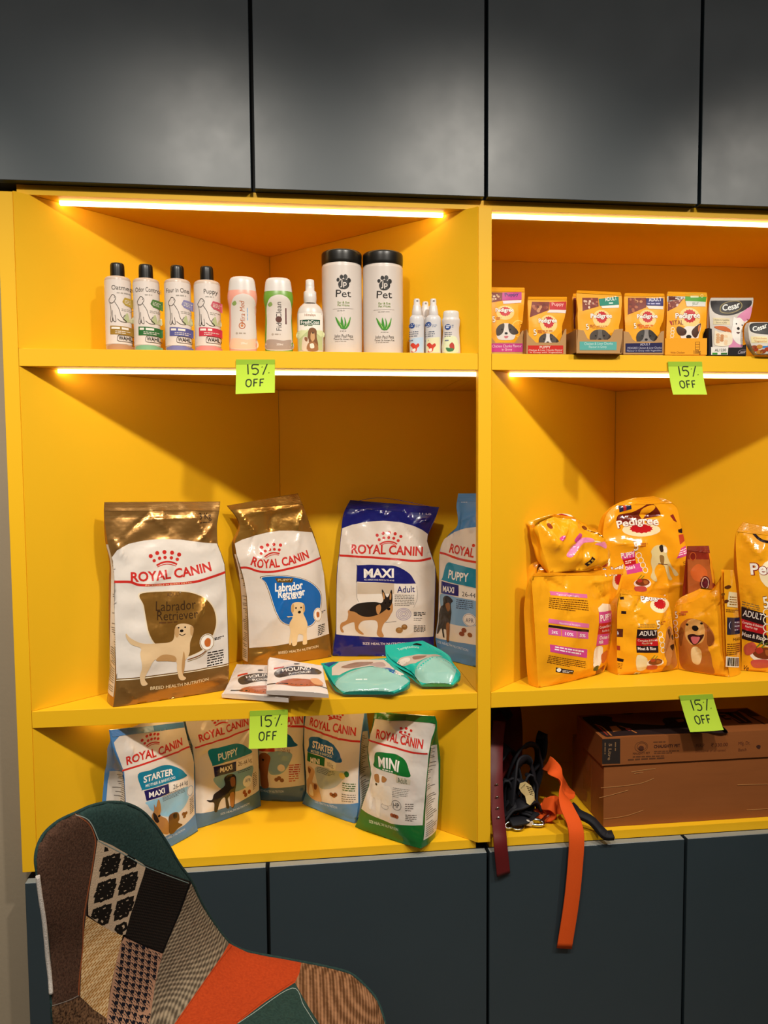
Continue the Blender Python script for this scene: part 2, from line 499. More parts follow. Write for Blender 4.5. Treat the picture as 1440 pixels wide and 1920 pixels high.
BULGE = [(0, .35), (.06, .7), (.2, .95), (.45, 1), (.68, .72), (.82, .28), (.92, .05), (1, 0)]
DEPTH = [(0, .96), (.06, 1), (.35, 1), (.6, .82), (.8, .40), (.92, .09), (1, .05)]
class Bag:
    """a filled film bag: rows of left and right front edges (x, z), thickness, bulge, crinkles and printed art"""
    def __init__(s, rows, D=0.08, lean=6, bulge=0.016, wr=0.0012, seed=1, creases=(), lam=(0.05, 0.12), bprof=BULGE, dprof=DEPTH, gusset=0.30, res=0.0045, sub=True, round_=4.0):
        R = np.array(rows, float)
        k = np.arange(len(R)); 
        nz = max(14, int((max(R[-1, 1], R[-1, 3]) - 0) / res))
        # resample by mean height, monotone cubic-ish smoothing
        zm = (R[:, 1] + R[:, 3]) / 2
        zz = np.linspace(zm[0], zm[-1], nz)
        s.R = np.stack([np.interp(zz, zm, R[:, i]) for i in range(4)], 1)
        ker = np.array([.25, .5, .25])
        for _ in range(4):
            T = s.R.copy()
            T[1:-1] = ker[0] * s.R[:-2] + ker[1] * s.R[1:-1] + ker[2] * s.R[2:]
            s.R = T
        s.zm = zz; s.H = zz[-1]; s.D = D; s.tl = math.tan(math.radians(lean)); s.B = bulge
        s.wr = crinkle(seed, wr, *lam); s.creases = creases; s.bprof = bprof; s.dprof = dprof; s.gus = gusset; s.res = res; s.seed = seed; s.rp = round_
        s.post = None; s.step = 0.005
    def edges(s, z):
        return np.interp(z, s.zm, s.R[:, 0]), np.interp(z, s.zm, s.R[:, 2])
    def h(s, x, z):
        xl, xr = s.edges(z)
        u = np.clip((x - xl) / np.maximum(xr - xl, 1e-4), 0, 1)
        zn = z / s.H
        e = np.abs(2 * u - 1)
        hh = s.B * (1 - e ** s.rp) * prof(s.bprof, zn)
        mask = smoothstep((1 - e) / 0.12) * smoothstep(zn / 0.03) * (1 - 0.6 * smoothstep((zn - 0.94) / 0.06))
        hh = hh + s.wr(x, z) * mask
        for (x0, z0, x1, z1, wd, am) in s.creases:
            dx, dz = x1 - x0, z1 - z0; L2 = dx * dx + dz * dz
            t_ = np.clip(((x - x0) * dx + (z - z0) * dz) / L2, 0, 1)
            d2 = (x - x0 - t_ * dx) ** 2 + (z - z0 - t_ * dz) ** 2
            hh = hh + am * np.exp(-np.sqrt(d2 + 1e-8) / wd) * (np.sin(PI * np.clip(t_, 0.05, 1)) ** 0.5) * mask
        return hh
    def hl(s, x, z):
        """relief sampled on the cutting grid, so base film and print share the same facets"""
        q = s.step; o_ = 1e-5
        i, j = np.floor((x - o_) / q), np.floor((z - o_) / q)
        fx, fz = (x - o_) / q - i, (z - o_) / q - j
        g = lambda a, b: s.h((i + a) * q + o_, (j + b) * q + o_)
        a_, b_, c_, d_ = g(0, 0), g(1, 0), g(0, 1), g(1, 1)
        return np.where(fx >= fz, a_ + fx * (b_ - a_) + fz * (d_ - b_), a_ + fz * (c_ - a_) + fx * (d_ - c_))
    def front(s, x, z, lift=0.0):
        P = np.stack([x, z * s.tl - s.hl(x, z) - lift, z], -1)
        return s.post(P) if s.post else P
    def side(s, sgn):
        def fn(t_, z, lift=0.0):
            xl, xr = s.edges(z)
            zn = z / s.H
            d = s.D * prof(s.dprof, zn)
            inn = s.gus * d * np.sin(PI * np.clip(t_, 0, 1)) * (smoothstep((zn - 0.10) / 0.5) - 0.22 * (1 - smoothstep((zn - 0.05) / 0.3)))
            x = (xl + inn - lift) if sgn < 0 else (xr - inn + lift)
            P = np.stack([x, z * s.tl + t_ * d, z], -1)
            return s.post(P) if s.post else P
        return fn
    def sheet(s, key, art=(), step=0.006, side_key=None, side_art=(), back_key=None, diag=True):
        S = Sheet(); s.step = step
        W = (s.R[:, 2] - s.R[:, 0]).max()
        nu = max(10, int(W / s.res)); nz = len(s.zm)
        u = np.linspace(0, 1, nu); U, I = np.meshgrid(u, np.arange(nz))
        xl, zl, xr, zr = [s.R[:, i][:, None] for i in range(4)]
        X = xl + (xr - xl) * U; Z = zl + (zr - zl) * U
        F = s.front(X, Z)
        R_ = s.R[::2] if (len(s.R) % 2) else np.vstack([s.R[:-1:2], s.R[-1:]])
        outline = [(r[0], r[1]) for r in R_] + [(r[2], r[3]) for r in R_[::-1]]
        art = [('P', key, (0 - LV0) / LVD, outline)] + list(art)
        ns = 8; t_ = np.linspace(0, 1, ns)
        fl, fr = s.side(-1), s.side(1)
        zn = s.zm / s.H
        d = s.D * prof(s.dprof, zn)
        hb = 0.6 * min(1.0, s.D / 0.09) * s.B * (1 - np.abs(2 * U - 1) ** 4) * prof(s.bprof, zn)[:, None]
        Bk = np.stack([X, Z * s.tl + d[:, None] + hb, Z], -1)
        if s.post: Bk = s.post(Bk)
        S.grid(Bk[:, ::-1], back_key or key)
        for sgn in (-1, 1):
            e0 = F[:, 0] if sgn < 0 else F[:, -1]
            e1 = Bk[:, 0] if sgn < 0 else Bk[:, -1]
            zc = (s.R[:, 1] if sgn < 0 else s.R[:, 3])
            T, Zg = np.meshgrid(t_, zc)
            P = s.side(sgn)(T, Zg)
            P[:, 0] = e0; P[:, -1] = e1
            S.grid(P[:, ::-1] if sgn < 0 else P, side_key or key)
            for (sg, ent) in side_art:
                if sg == sgn: S.art(ent, s.side(sgn), 0.02)
        ring = list(F[0]) + list(s.side(1)(t_[1:-1], np.full(ns - 2, s.R[0, 3]))) + list(Bk[0][::-1]) + list(s.side(-1)(t_[1:-1][::-1], np.full(ns - 2, s.R[0, 1])))
        S.ngon(ring[::-1], key)
        ring = list(F[-1]) + list(Bk[-1][::-1])
        S.ngon(ring, key)
        def on_bag(x, z, l):            # print ends at the bag's own edges
            a_, b_ = s.edges(z)
            return s.front(np.clip(x, a_, b_), np.maximum(z, 0.0004), l)
        S.art(art, on_bag, step, diag)
        return S

# ------------------------------------------------------------------ measured shapes and printed artwork (metres, in the plane of each thing)
BAGS = {'gold_adult':{'loc':(.2547,.0484,.9157),'yaw':22.32,'lean':7,'rows':[(-.1135,.0,.1135,.0),(-.1085,.0259,.1186,.0247),(-.105,.0561,.1211,.0538),(-.1036,.1308,.123,.1163),(-.1021,.197,.1237,.1757),(-.1005,.2413,.124,.2114),(-.0994,.259,.1246,.2568),(-.1016,.2859,.1182,.2811),(-.1087,.3154,.1101,.3031),(-.1123,.3535,.1114,.3437),(-.1125,.3803,.1184,.3722),(-.1109,.3972,.1213,.3919)],'D':.075,'bulge':.014,'wr':.0022,'seed':3,'creases':[(-.1078,.3354,-.0719,.275,.006,.006),(.1046,.344,.0663,.3056,.006,.006),(.0794,.1963,.0479,.141,.005,.006),(-.0234,.226,-.0147,.1318,.005,-.005),(.0313,.2238,.039,.1489,.004,.003),(-.0894,.3615,.1054,.3583,.002,.0015),(-.1003,.0422,-.0655,.0039,.004,.004),(.0041,.2248,.0245,.2878,.0049,-.0036),(.002,.3423,-.0031,.3835,.0052,.0031),(-.0793,.3266,-.0158,.3839,.0042,-.0038),(.0619,.2052,.0515,.2521,.0031,.0033),(.1015,.2955,.0597,.3698,.0042,.0044),(-.0479,.2266,.0057,.2529,.0038,.004),(.013,.3319,-.0332,.3768,.0046,.0036),(.0592,.0917,.1016,.112,.0059,-.0016),(.0785,.0664,.083,.0978,.0057,-.0015),(.0589,.0449,.0342,.0671,.0054,.0016),(-.0636,.1525,-.066,.2324,.0056,-.002)],'key':'g:A87B42','side':[-1,.045,.8],'art':[('P','f:DCD3CA',0,[(-.1083,.0533),(-.1057,.131),(-.1036,.1972),(-.102,.2403),(-.1005,.2636),(-.1005,.2814),(-.1026,.2882),(-.0922,.3032),(-.07,.3136),(-.0411,.3184),(-.005,.3202),(.0316,.3168),(.0595,.3116),(.0832,.3074),(.1085,.3044),(.1159,.2836),(.1223,.2593),(.1233,.1995),(.1217,.1283),(.1194,.0541),(.0455,.0529),(-.0233,.0525)]),
('L','f:E9DCC0',0,.0017,[(-.1074,.0503),(-.0234,.0496),(.0453,.0502),(.1192,.051)]),
('K','g:8A5E28',0,.0011,[(-.1106,.3903),(.1204,.3847)]),
('K','g:8A5E28',0,.0011,[(-.1108,.3858),(.1201,.3799)]),
('K','g:C49A5C',0,.0011,[(-.1106,.3679),(.1131,.364)]),
('D','f:C42F28',1,-.0293,.2874,.004,.0041),
('D','f:C42F28',1,-.0162,.2925,.004,.0041),
('D','f:C42F28',1,-.0019,.2937,.0041,.0041),
('D','f:C42F28',1,.0132,.2916,.0041,.0042),
('D','f:C42F28',1,.0272,.2868,.0042,.0042),
('D','f:C42F28',1,-.023,.2778,.0033,.0034),
('D','f:C42F28',1,-.0122,.2819,.0034,.0035),
('D','f:C42F28',1,-.0013,.2828,.0034,.0035),
('D','f:C42F28',1,.0112,.2813,.0035,.0035),
('D','f:C42F28',1,.023,.2773,.0035,.0035),
('L','f:C42F28',1,.0037,[(-.019,.2679),(-.0086,.2725),(.0017,.2741),(.0119,.2723),(.022,.2674)]),
('L','f:C42F28',1,.0016,[(-.0174,.2648),(-.0077,.2683),(.0015,.2693),(.0105,.2677),(.02,.2641)]),
('T','f:C42F28',2,'ROYAL CANIN',[(-.0703,.24),(-.0539,.2394),(-.0228,.2392),(.0091,.2406),(.0464,.2431),(.0925,.25)],.018,.03,.0),
('L','f:C42F28',1,.005,[(-.1005,.2406),(-.0715,.239),(-.0543,.2322),(-.0142,.2294),(.0316,.2289),(.0622,.2306),(.0913,.2366),(.1229,.243)]),
('T','f:E9CFA0',2,'INCREDIBLE IN EVERY DETAIL',[(-.0433,.2295),(-.0053,.2273),(.0503,.2278)],.0027,.0,.0),
('S','f:E5D3B5',1,[(-.0566,.2158),(-.0161,.2176),(.0264,.2145),(.055,.2072),(.0789,.1931),(.095,.1697),(.0985,.1427),(.0895,.117),(.0734,.0948),(.0483,.0835),(.024,.0795),(-.004,.0877),(-.0308,.112),(-.0433,.1367),(-.0475,.1673),(-.0508,.1932)]),
('S','g:B07E38',2,[(-.0541,.2139),(-.0149,.2157),(.0261,.2126),(.0538,.2056),(.0768,.1919),(.0923,.1692),(.0957,.143),(.0871,.118),(.0715,.0965),(.0473,.0855),(.0238,.0815),(-.0033,.0895),(-.0291,.1131),(-.0413,.1371),(-.0454,.1668),(-.0485,.1919)]),
('L','g:D9B877',2,.0014,[(.0313,.0714),(.061,.0791),(.086,.0994)]),
('L','f:7A4B22',2,.0023,[(.0315,.0748),(.0612,.0826),(.0811,.0976)]),
('T','f:5A3A1C',3,'ADULT',[(-.003,.2048),(.0257,.2046)],.0074,.0,.0),
('T','f:3E2A18',3,'Labrador',[(-.0258,.1784),(.0126,.1756),(.0545,.1757)],.0196,.0,.0),
('T','f:3E2A18',3,'Retriever',[(-.0245,.1601),(.0139,.1568),(.057,.1568)],.0184,.0,.0),
('G','f:5A3A1C',3,[(-.0204,.1529),(.0484,.1498),(.0486,.153),(-.0202,.1561)],1,.9),
('S','f:DBBB90',4,[(-.0838,.1396),(-.0757,.1298),(-.0555,.118),(-.0291,.1149),(.0026,.1157),(.0094,.136),(.0121,.1449),(.0215,.1485),(.0354,.1465),(.0466,.1388),(.0446,.1228),(.0386,.1073),(.0356,.0869),(.025,.0699),(.0208,.0476),(.0272,.0387),(.0213,.0349),(.0135,.0394),(.0099,.0582),(.0084,.0744),(-.0129,.0789),(-.0329,.0831),(-.0449,.0656),(-.0534,.0488),(-.0485,.037),(-.0595,.0363),(-.0626,.0535),(-.0578,.0718),(-.0598,.0966),(-.0582,.1087),(-.0752,.1175),(-.0836,.1307)]),
('S','f:C39A68',5,[(.0109,.1427),(.0176,.1397),(.0169,.126),(.0121,.1219),(.0085,.1315)]),
('S','f:C39A68',5,[(.0409,.1418),(.0472,.1365),(.0446,.1228),(.0405,.1256)]),
('S','f:B98E5C',5,[(-.0307,.0817),(-.0085,.0777),(.0085,.0748),(.0056,.0861),(-.0168,.0912)]),
('S','f:B98E5C',5,[(.0244,.0929),(.0268,.0743),(.0219,.0474),(.0192,.0615)]),
('D','f:1B1716',6,.0231,.134,.0037,.0028),
('D','f:1B1716',6,.0172,.1409,.0018,.0016),
('D','f:1B1716',6,.0304,.1406,.0018,.0016),
('L','f:3A2618',6,.0014,[(.0182,.1281),(.0237,.1247),(.0304,.1272)]),
('D','f:EFE8DC',3,.0743,.105,.0162,.0176),
('O','f:9A7A4E',4,.0743,.105,.0143,.0158,.0014),
('S','f:C46A2E',5,[(.0686,.1085),(.0748,.1136),(.0813,.1093),(.0799,.0978),(.0726,.0959),(.0682,.1015)]),
('G','f:1B1716',2,[(.09,.1055),(.1119,.107),(.1122,.1133),(.0903,.1118)],2,.6),
('G','f:1B1716',2,[(.072,.0533),(.109,.0561),(.1095,.086),(.0738,.0857)],6,.45),
('T','f:E9D3A8',1,'BREED HEALTH NUTRITION',[(-.0436,.0251),(.0137,.023),(.0736,.0268)],.0062,.003,.0),
('T','f:3C2A18',1,'3 Kg',[(.0751,.3559),(.1004,.3566)],.0134,.01,.0),
('D','f:35403A',1,.0735,.3833,.0043,.0042),
('G','f:3C2A18',1,[(.0837,.3825),(.1104,.3826),(.1106,.3857),(.0839,.3858)],1,.8),
('G','f:3C2A18',1,[(.0746,.3477),(.1,.3483),(.1001,.3509),(.0748,.3505)],1,.8)]},'gold_puppy':{'loc':(.4911,.29,.9157),'yaw':23.09,'lean':6,'rows':[(-.1061,.0,.1061,.0),(-.1027,.0485,.1039,.0486),(-.1008,.1085,.1019,.1102),(-.1016,.1644,.0998,.153),(-.1049,.2027,.0978,.2052),(-.1123,.2257,.0928,.2423),(-.1208,.262,.085,.2723),(-.1243,.2912,.0765,.3035),(-.1123,.3107,.0696,.318),(-.1067,.3283,.0654,.3323),(-.1137,.3488,.0601,.3514),(-.1268,.3639,.0546,.3668),(-.1365,.3761,.0413,.4001)],'D':.042,'bulge':.014,'wr':.0029,'seed':11,'creases':[(-.0714,.3041,-.062,.2582,.005,-.006),(-.1087,.3554,-.0711,.3086,.005,.008),(.0501,.3564,.0321,.3104,.005,.007),(.0397,.31,.025,.2758,.004,.005),(-.0303,.3478,-.0372,.3115,.005,-.006),(-.1017,.3551,.0508,.3681,.004,.006),(-.1036,.0241,-.053,.0355,.006,.004),(.0725,.3013,.0895,.2389,.005,-.003),(-.1005,.2388,-.0907,.2769,.0032,.0035),(.0574,.2514,.1108,.2813,.0041,-.0041),(.0435,.2476,.1056,.2763,.0038,.0027),(.032,.2351,-.0109,.3042,.0056,-.0042),(-.0506,.2556,-.0252,.2925,.0038,.0023),(.0097,.2326,.0429,.3009,.0036,.0036),(-.1016,.2539,-.066,.3242,.0031,-.0033),(-.1003,.0591,-.0393,.1181,.0047,.0022),(.0387,.0513,.0247,.1269,.005,-.002),(-.0759,.0307,-.0963,.0651,.005,-.0016),(-.0474,.0938,-.0103,.1579,.0032,.0024)],'key':'g:AE8038','side':[-1,.04,.68],'art':[('P','f:DCD3CA',0,[(-.1018,.0473),(-.1001,.1084),(-.1005,.1643),(-.1049,.2027),(-.1116,.2256),(-.1196,.2619),(-.1228,.2889),(-.1049,.2968),(-.0737,.3046),(-.047,.3097),(-.0126,.313),(.0221,.3113),(.0727,.3046),(.0837,.2724),(.0918,.2423),(.0978,.2052),(.0993,.153),(.1003,.1104),(.1027,.0558),(.0419,.0501),(-.033,.0466)]),
('D','f:C42F28',1,-.0598,.2767,.0041,.0038),
('D','f:C42F28',1,-.0455,.2813,.0041,.0038),
('D','f:C42F28',1,-.0302,.2818,.0042,.0038),
('D','f:C42F28',1,-.0136,.2794,.0042,.0039),
('D','f:C42F28',1,-.0629,.2628,.0035,.0034),
('D','f:C42F28',1,-.0526,.2678,.0037,.0034),
('D','f:C42F28',1,-.0415,.2705,.0036,.0035),
('D','f:C42F28',1,-.0298,.2705,.0036,.0034),
('D','f:C42F28',1,-.0177,.2684,.0037,.0034),
('L','f:C42F28',1,.0032,[(-.0562,.2544),(-.045,.2605),(-.0327,.2627),(-.0177,.2599)]),
('L','f:C42F28',1,.0016,[(-.054,.2513),(-.0428,.2565),(-.0305,.258),(-.0194,.2563)]),
('T','f:C42F28',2,'ROYAL CANIN',[(-.0911,.2394),(-.0707,.2311),(-.0516,.2291),(-.0224,.2292),(.0176,.2345),(.0583,.2452)],.0194,.03,.0),
('L','f:C42F28',1,.005,[(-.1136,.2324),(-.0967,.2317),(-.0712,.2221),(-.0328,.2192),(.0019,.2229),(.04,.2294),(.0936,.2422)]),
('S','g:A5803C',1,[(-.0689,.2098),(-.0257,.21),(.0181,.203),(.0519,.1906),(.0751,.1729),(.0863,.1548),(.0834,.1305),(.0737,.1047),(.0562,.0846),(.0346,.081),(.0085,.0851),(-.0219,.098),(-.0361,.1184),(-.0447,.1476),(-.0509,.1718),(-.0596,.1961)]),
('S','f:F2ECE0',2,[(-.0669,.2086),(-.0247,.2088),(.0181,.2019),(.0511,.1898),(.0738,.1724),(.0846,.1546),(.0818,.1309),(.0723,.1055),(.0553,.0859),(.0342,.0823),(.0087,.0863),(-.021,.0989),(-.0349,.1189),(-.0432,.1476),(-.0493,.1713),(-.0578,.1952)]),
('S','f:1A62AE',3,[(-.0649,.2074),(-.0237,.2076),(.0181,.2008),(.0503,.189),(.0724,.1719),(.083,.1545),(.0802,.1312),(.0709,.1063),(.0543,.0871),(.0338,.0835),(.0089,.0874),(-.0201,.0998),(-.0337,.1194),(-.0418,.1475),(-.0477,.1708),(-.056,.1942)]),
('P','g:9A7230',4,[(-.0337,.2038),(.013,.2001),(.0087,.19),(-.0282,.1931)]),
('T','f:E9CFA0',5,'PUPPY',[(-.0268,.1959),(.0089,.1939)],.0051,.0,.0),
('T','f:F4F0EA',4,'Labrador',[(-.0354,.1731),(-.0011,.1713),(.0361,.1738)],.0184,.03,.0),
('T','f:F4F0EA',4,'Retriever',[(-.029,.1577),(.0054,.1557),(.0408,.1588)],.0166,.03,.0),
('G','f:E8E4DC',4,[(-.0171,.1509),(.0353,.1518),(.0356,.156),(-.0169,.155)],1,.9),
('S','f:E2C596',5,[(.0058,.1407),(.0197,.1428),(.0345,.138),(.0375,.1237),(.0331,.1149),(.0375,.1028),(.0417,.0885),(.0393,.0702),(.0393,.0493),(.0376,.0414),(.0275,.0426),(.03,.062),(.0176,.0657),(.0125,.0433),(.0012,.0424),(.0011,.0607),(-.0023,.0451),(-.0071,.048),(-.0018,.0748),(-.0044,.0935),(.0039,.1087),(-.0072,.1098),(-.0095,.1128),(.0053,.112),(.0033,.1202),(.0014,.1296)]),
('S','f:C99F63',6,[(.0057,.1396),(.0098,.1369),(.0079,.1221),(.0028,.1203),(.0014,.1296)]),
('S','f:C99F63',6,[(.0344,.1368),(.0377,.1237),(.0338,.1171),(.0319,.1289)]),
('D','f:1B1716',6,.0144,.1295,.0022,.0021),
('D','f:1B1716',6,.0277,.1293,.0022,.0021),
('D','f:1B1716',6,.0228,.1187,.0042,.0032),
('D','f:F0E9DF',5,.071,.1075,.0124,.0168),
('O','f:B89A6A',6,.071,.1075,.0108,.0149,.0014),
('S','f:B5652F',6,[(.0675,.1137),(.0745,.113),(.0746,.1024),(.0681,.102)]),
('G','f:1B1716',2,[(.0801,.1077),(.0945,.1098),(.095,.1168),(.0805,.1147)],2,.5),
('G','f:1B1716',2,[(.0692,.0562),(.0901,.0585),(.0917,.0842),(.0708,.0829)],6,.5),
('T','f:EAD6B0',1,'BREED HEALTH NUTRITION',[(-.0342,.0263),(.0152,.0257),(.0688,.0294)],.0059,.003,.0)]},'navy_adult':{'loc':(.7152,.3241,.9157),'yaw':-6.85,'lean':7,'rows':[(-.1241,.0,.1244,.0),(-.1209,.0233,.1247,.0272),(-.1161,.0532,.1254,.048),(-.1155,.1015,.1274,.0871),(-.1148,.1538,.1295,.1393),(-.114,.1931,.1316,.1917),(-.112,.2247,.1313,.2154),(-.1077,.2484,.1215,.2444),(-.1044,.2853,.1099,.2787),(-.1017,.3117,.1141,.2972),(-.099,.3382,.1277,.3249),(-.0922,.3594,.1358,.3447),(-.0796,.3806,.1414,.3619)],'D':.05,'bulge':.017,'wr':.0029,'seed':21,'creases':[(-.0803,.3408,-.0214,.3643,.005,.006),(-.0135,.3563,.0078,.3402,.004,.006),(.0185,.3481,.0078,.3402,.004,.006),(.0506,.3612,.0717,.3266,.005,.006),(.0796,.3186,.1251,.3368,.005,.007),(.1086,.2787,.124,.2259,.006,-.006),(-.099,.317,-.0647,.2165,.005,.004),(.0231,.2318,.0601,.2105,.004,.004),(.0974,.2261,.1239,.2154,.004,.004),(.0913,.2713,.035,.337,.0052,-.0041),(-.0653,.3181,-.0306,.3368,.0041,-.0031),(-.0335,.2017,-.0622,.248,.0035,.0026),(-.0676,.3126,-.078,.3488,.003,-.0027),(.1359,.2273,.099,.257,.0059,-.0027),(-.0359,.3451,-.0835,.3684,.0031,.0026),(-.1046,.2021,-.0742,.2609,.003,.0024),(-.1096,.1099,-.0873,.1471,.0052,-.0022),(-.1028,.005,-.0632,.0509,.0047,.0017),(.0421,.1052,.1147,.1347,.0051,.0018),(.0465,.0407,.0896,.0711,.0041,.0022)],'key':'f:1F2170','side':[-1,.04,.62],'art':[('P','f:DCD3CA',0,[(-.115,.0524),(-.1144,.1014),(-.1138,.1538),(-.1126,.1931),(-.1104,.2247),(-.1067,.247),(-.1031,.2853),(-.0996,.3112),(-.075,.32),(-.0403,.3267),(.0024,.3291),(.045,.3254),(.0769,.3165),(.0982,.3065),(.1135,.2951),(.1099,.2787),(.1202,.2444),(.1297,.2154),(.13,.1917),(.1279,.1393),(.1258,.0871),(.1235,.046),(.043,.0454),(-.0363,.0489)]),
('D','f:C42F28',1,-.013,.294,.004,.004),
('D','f:C42F28',1,.0017,.2989,.004,.004),
('D','f:C42F28',1,.0169,.3002,.004,.0039),
('D','f:C42F28',1,.0315,.2972,.004,.0039),
('D','f:C42F28',1,.0456,.2907,.004,.004),
('D','f:C42F28',1,-.008,.2834,.0037,.0037),
('D','f:C42F28',1,.0035,.2876,.0037,.0037),
('D','f:C42F28',1,.0155,.2885,.0037,.0037),
('D','f:C42F28',1,.028,.2864,.0037,.0037),
('D','f:C42F28',1,.0388,.2805,.0038,.0037),
('L','f:C42F28',1,.0037,[(-.0073,.272),(.0034,.2773),(.0154,.2788),(.0287,.276),(.0361,.2718)]),
('L','f:C42F28',1,.0016,[(-.0046,.2699),(.0047,.2735),(.0154,.2745),(.026,.2726),(.0334,.2692)]),
('T','f:C42F28',2,'ROYAL CANIN',[(-.0766,.2508),(-.0353,.25),(.0072,.2487),(.0551,.2461),(.0989,.2432)],.0212,.03,.0),
('L','f:C42F28',1,.0053,[(-.1067,.2444),(-.062,.2428),(-.0088,.2393),(.0444,.2343),(.0842,.2314),(.1201,.2365)]),
('P','f:E7E0D8',1,[(-.0622,.1797),(.0824,.1762),(.0835,.1527),(.0754,.1291),(-.0624,.1286)]),
('S','f:1F2170',1,[(-.0621,.2204),(-.0615,.2217),(-.0355,.2229),(-.0036,.2219),(.0283,.2199),(.0495,.2119),(.068,.1986),(.0772,.1842),(.0806,.1776),(.08,.1763),(.0439,.177),(-.0091,.1799),(-.0617,.1823),(-.0622,.1836)]),
('T','f:F4F1EC',2,'MAXI',[(-.0462,.1922),(-.009,.1925),(.0276,.1923)],.0207,.035,.0),
('T','f:F4F1EC',2,'ALL LARGE DOGS FROM 26 TO 44 KG',[(-.0457,.1854),(-.0091,.1841),(.0281,.1831)],.0036,.0,.0),
('P','f:C8B8A4',2,[(-.0622,.1797),(.028,.1779),(.0279,.153),(-.0623,.1522)]),
('T','f:241F6A',3,'Adult',[(.0353,.1555),(.057,.1559),(.0788,.1566)],.0154,.01,.0),
('L','f:9A948E',2,.0011,[(-.0631,.2191),(-.0644,.1535),(-.0597,.1325)]),
('L','f:9A948E',2,.001,[(.0832,.171),(.0848,.1422),(.0753,.1187)]),
('G','f:6E6862',2,[(.029,.1229),(.0766,.1213),(.0769,.1506),(.0292,.1517)],7,.4),
('S','f:2B241F',4,[(-.077,.1195),(-.0624,.1286),(-.0412,.1324),(-.0173,.1328),(-.0041,.1309),(.0013,.1374),(-.0013,.1505),(-.0018,.1636),(.004,.1557),(.0093,.1452),(.0146,.1478),(.0213,.163),(.0238,.1478),(.0229,.1321),(.0171,.1216),(.0064,.1138),(-.0042,.1061),(-.0148,.1009),(-.036,.0971),(-.0546,.1011),(-.0678,.109),(-.081,.1117)]),
('S','f:B58350',3,[(-.085,.1117),(-.073,.1169),(-.0492,.1063),(-.0228,.1036),(-.0042,.1139),(.0025,.1322),(.0172,.1373),(.0237,.1294),(.0244,.1137),(.0196,.1033),(.0116,.0903),(.0022,.0799),(-.0031,.0643),(.0021,.05),(-.0085,.0487),(-.0151,.0566),(-.0123,.0748),(-.0176,.0879),(-.0414,.0893),(-.0546,.0842),(-.06,.0698),(-.0468,.0555),(-.0561,.0555),(-.0666,.0647),(-.0692,.0777),(-.0718,.0843),(-.0891,.0778),(-.0997,.0701),(-.0957,.0596),(-.1023,.0591),(-.1055,.0701),(-.1023,.0805),(-.089,.0883),(-.085,.1013)]),
('S','f:C08C58',5,[(-.0161,.1218),(-.0068,.127),(-.0042,.1165),(-.0095,.1035),(-.0148,.1061)]),
('S','f:B58350',5,[(.0,.1557),(.0035,.1531),(.0053,.1426),(.0013,.14)]),
('S','f:B58350',5,[(.0186,.1556),(.0212,.1504),(.0203,.1399),(.0166,.1399)]),
('D','f:1B1716',5,.0144,.1164,.0042,.0032),
('D','f:1B1716',6,.0065,.1308,.0019,.0019),
('D','f:1B1716',6,.0171,.1321,.0019,.0018),
('O','f:A9A0B4',2,.0508,.1032,.0048,.0037,.0018),
('O','f:A9A0B4',2,.0508,.1032,.009,.0071,.0018),
('O','f:A9A0B4',2,.0508,.1032,.0138,.0108,.0018),
('O','f:A9A0B4',2,.0508,.1032,.018,.0142,.0018),
('L','f:8A8480',2,.0013,[(.0062,.083),(.0327,.086)]),
('D','f:8A6236',3,.0524,.0724,.0074,.0067),
('D','f:9A7040',3,.0399,.0646,.009,.0073),
('D','f:A98050',4,.0524,.0745,.0037,.0026),
('D','f:A98050',4,.04,.0667,.0042,.0026),
('G','f:1B1716',2,[(.0756,.0978),(.1042,.0966),(.1043,.1076),(.0757,.1088)],3,.55),
('G','f:6E6862',2,[(.0755,.0861),(.0962,.0852),(.0962,.0938),(.0756,.0947)],2,.4),
('G','f:1B1716',2,[(.0753,.0587),(.1038,.0575),(.104,.0752),(.0755,.0764)],5,.5),
('T','f:E9E4EE',1,'SIZE HEALTH NUTRITION',[(-.0496,.0292),(.0059,.0289),(.0587,.0292)],.0057,.003,.0),
('T','f:E6E0E8',1,'4 KG',[(.0933,.3569),(.1194,.3515)],.009,.01,.0),
('T','f:D6D0E0',1,'11 LB',[(.0918,.3445),(.1212,.3422)],.008,.0,.0),
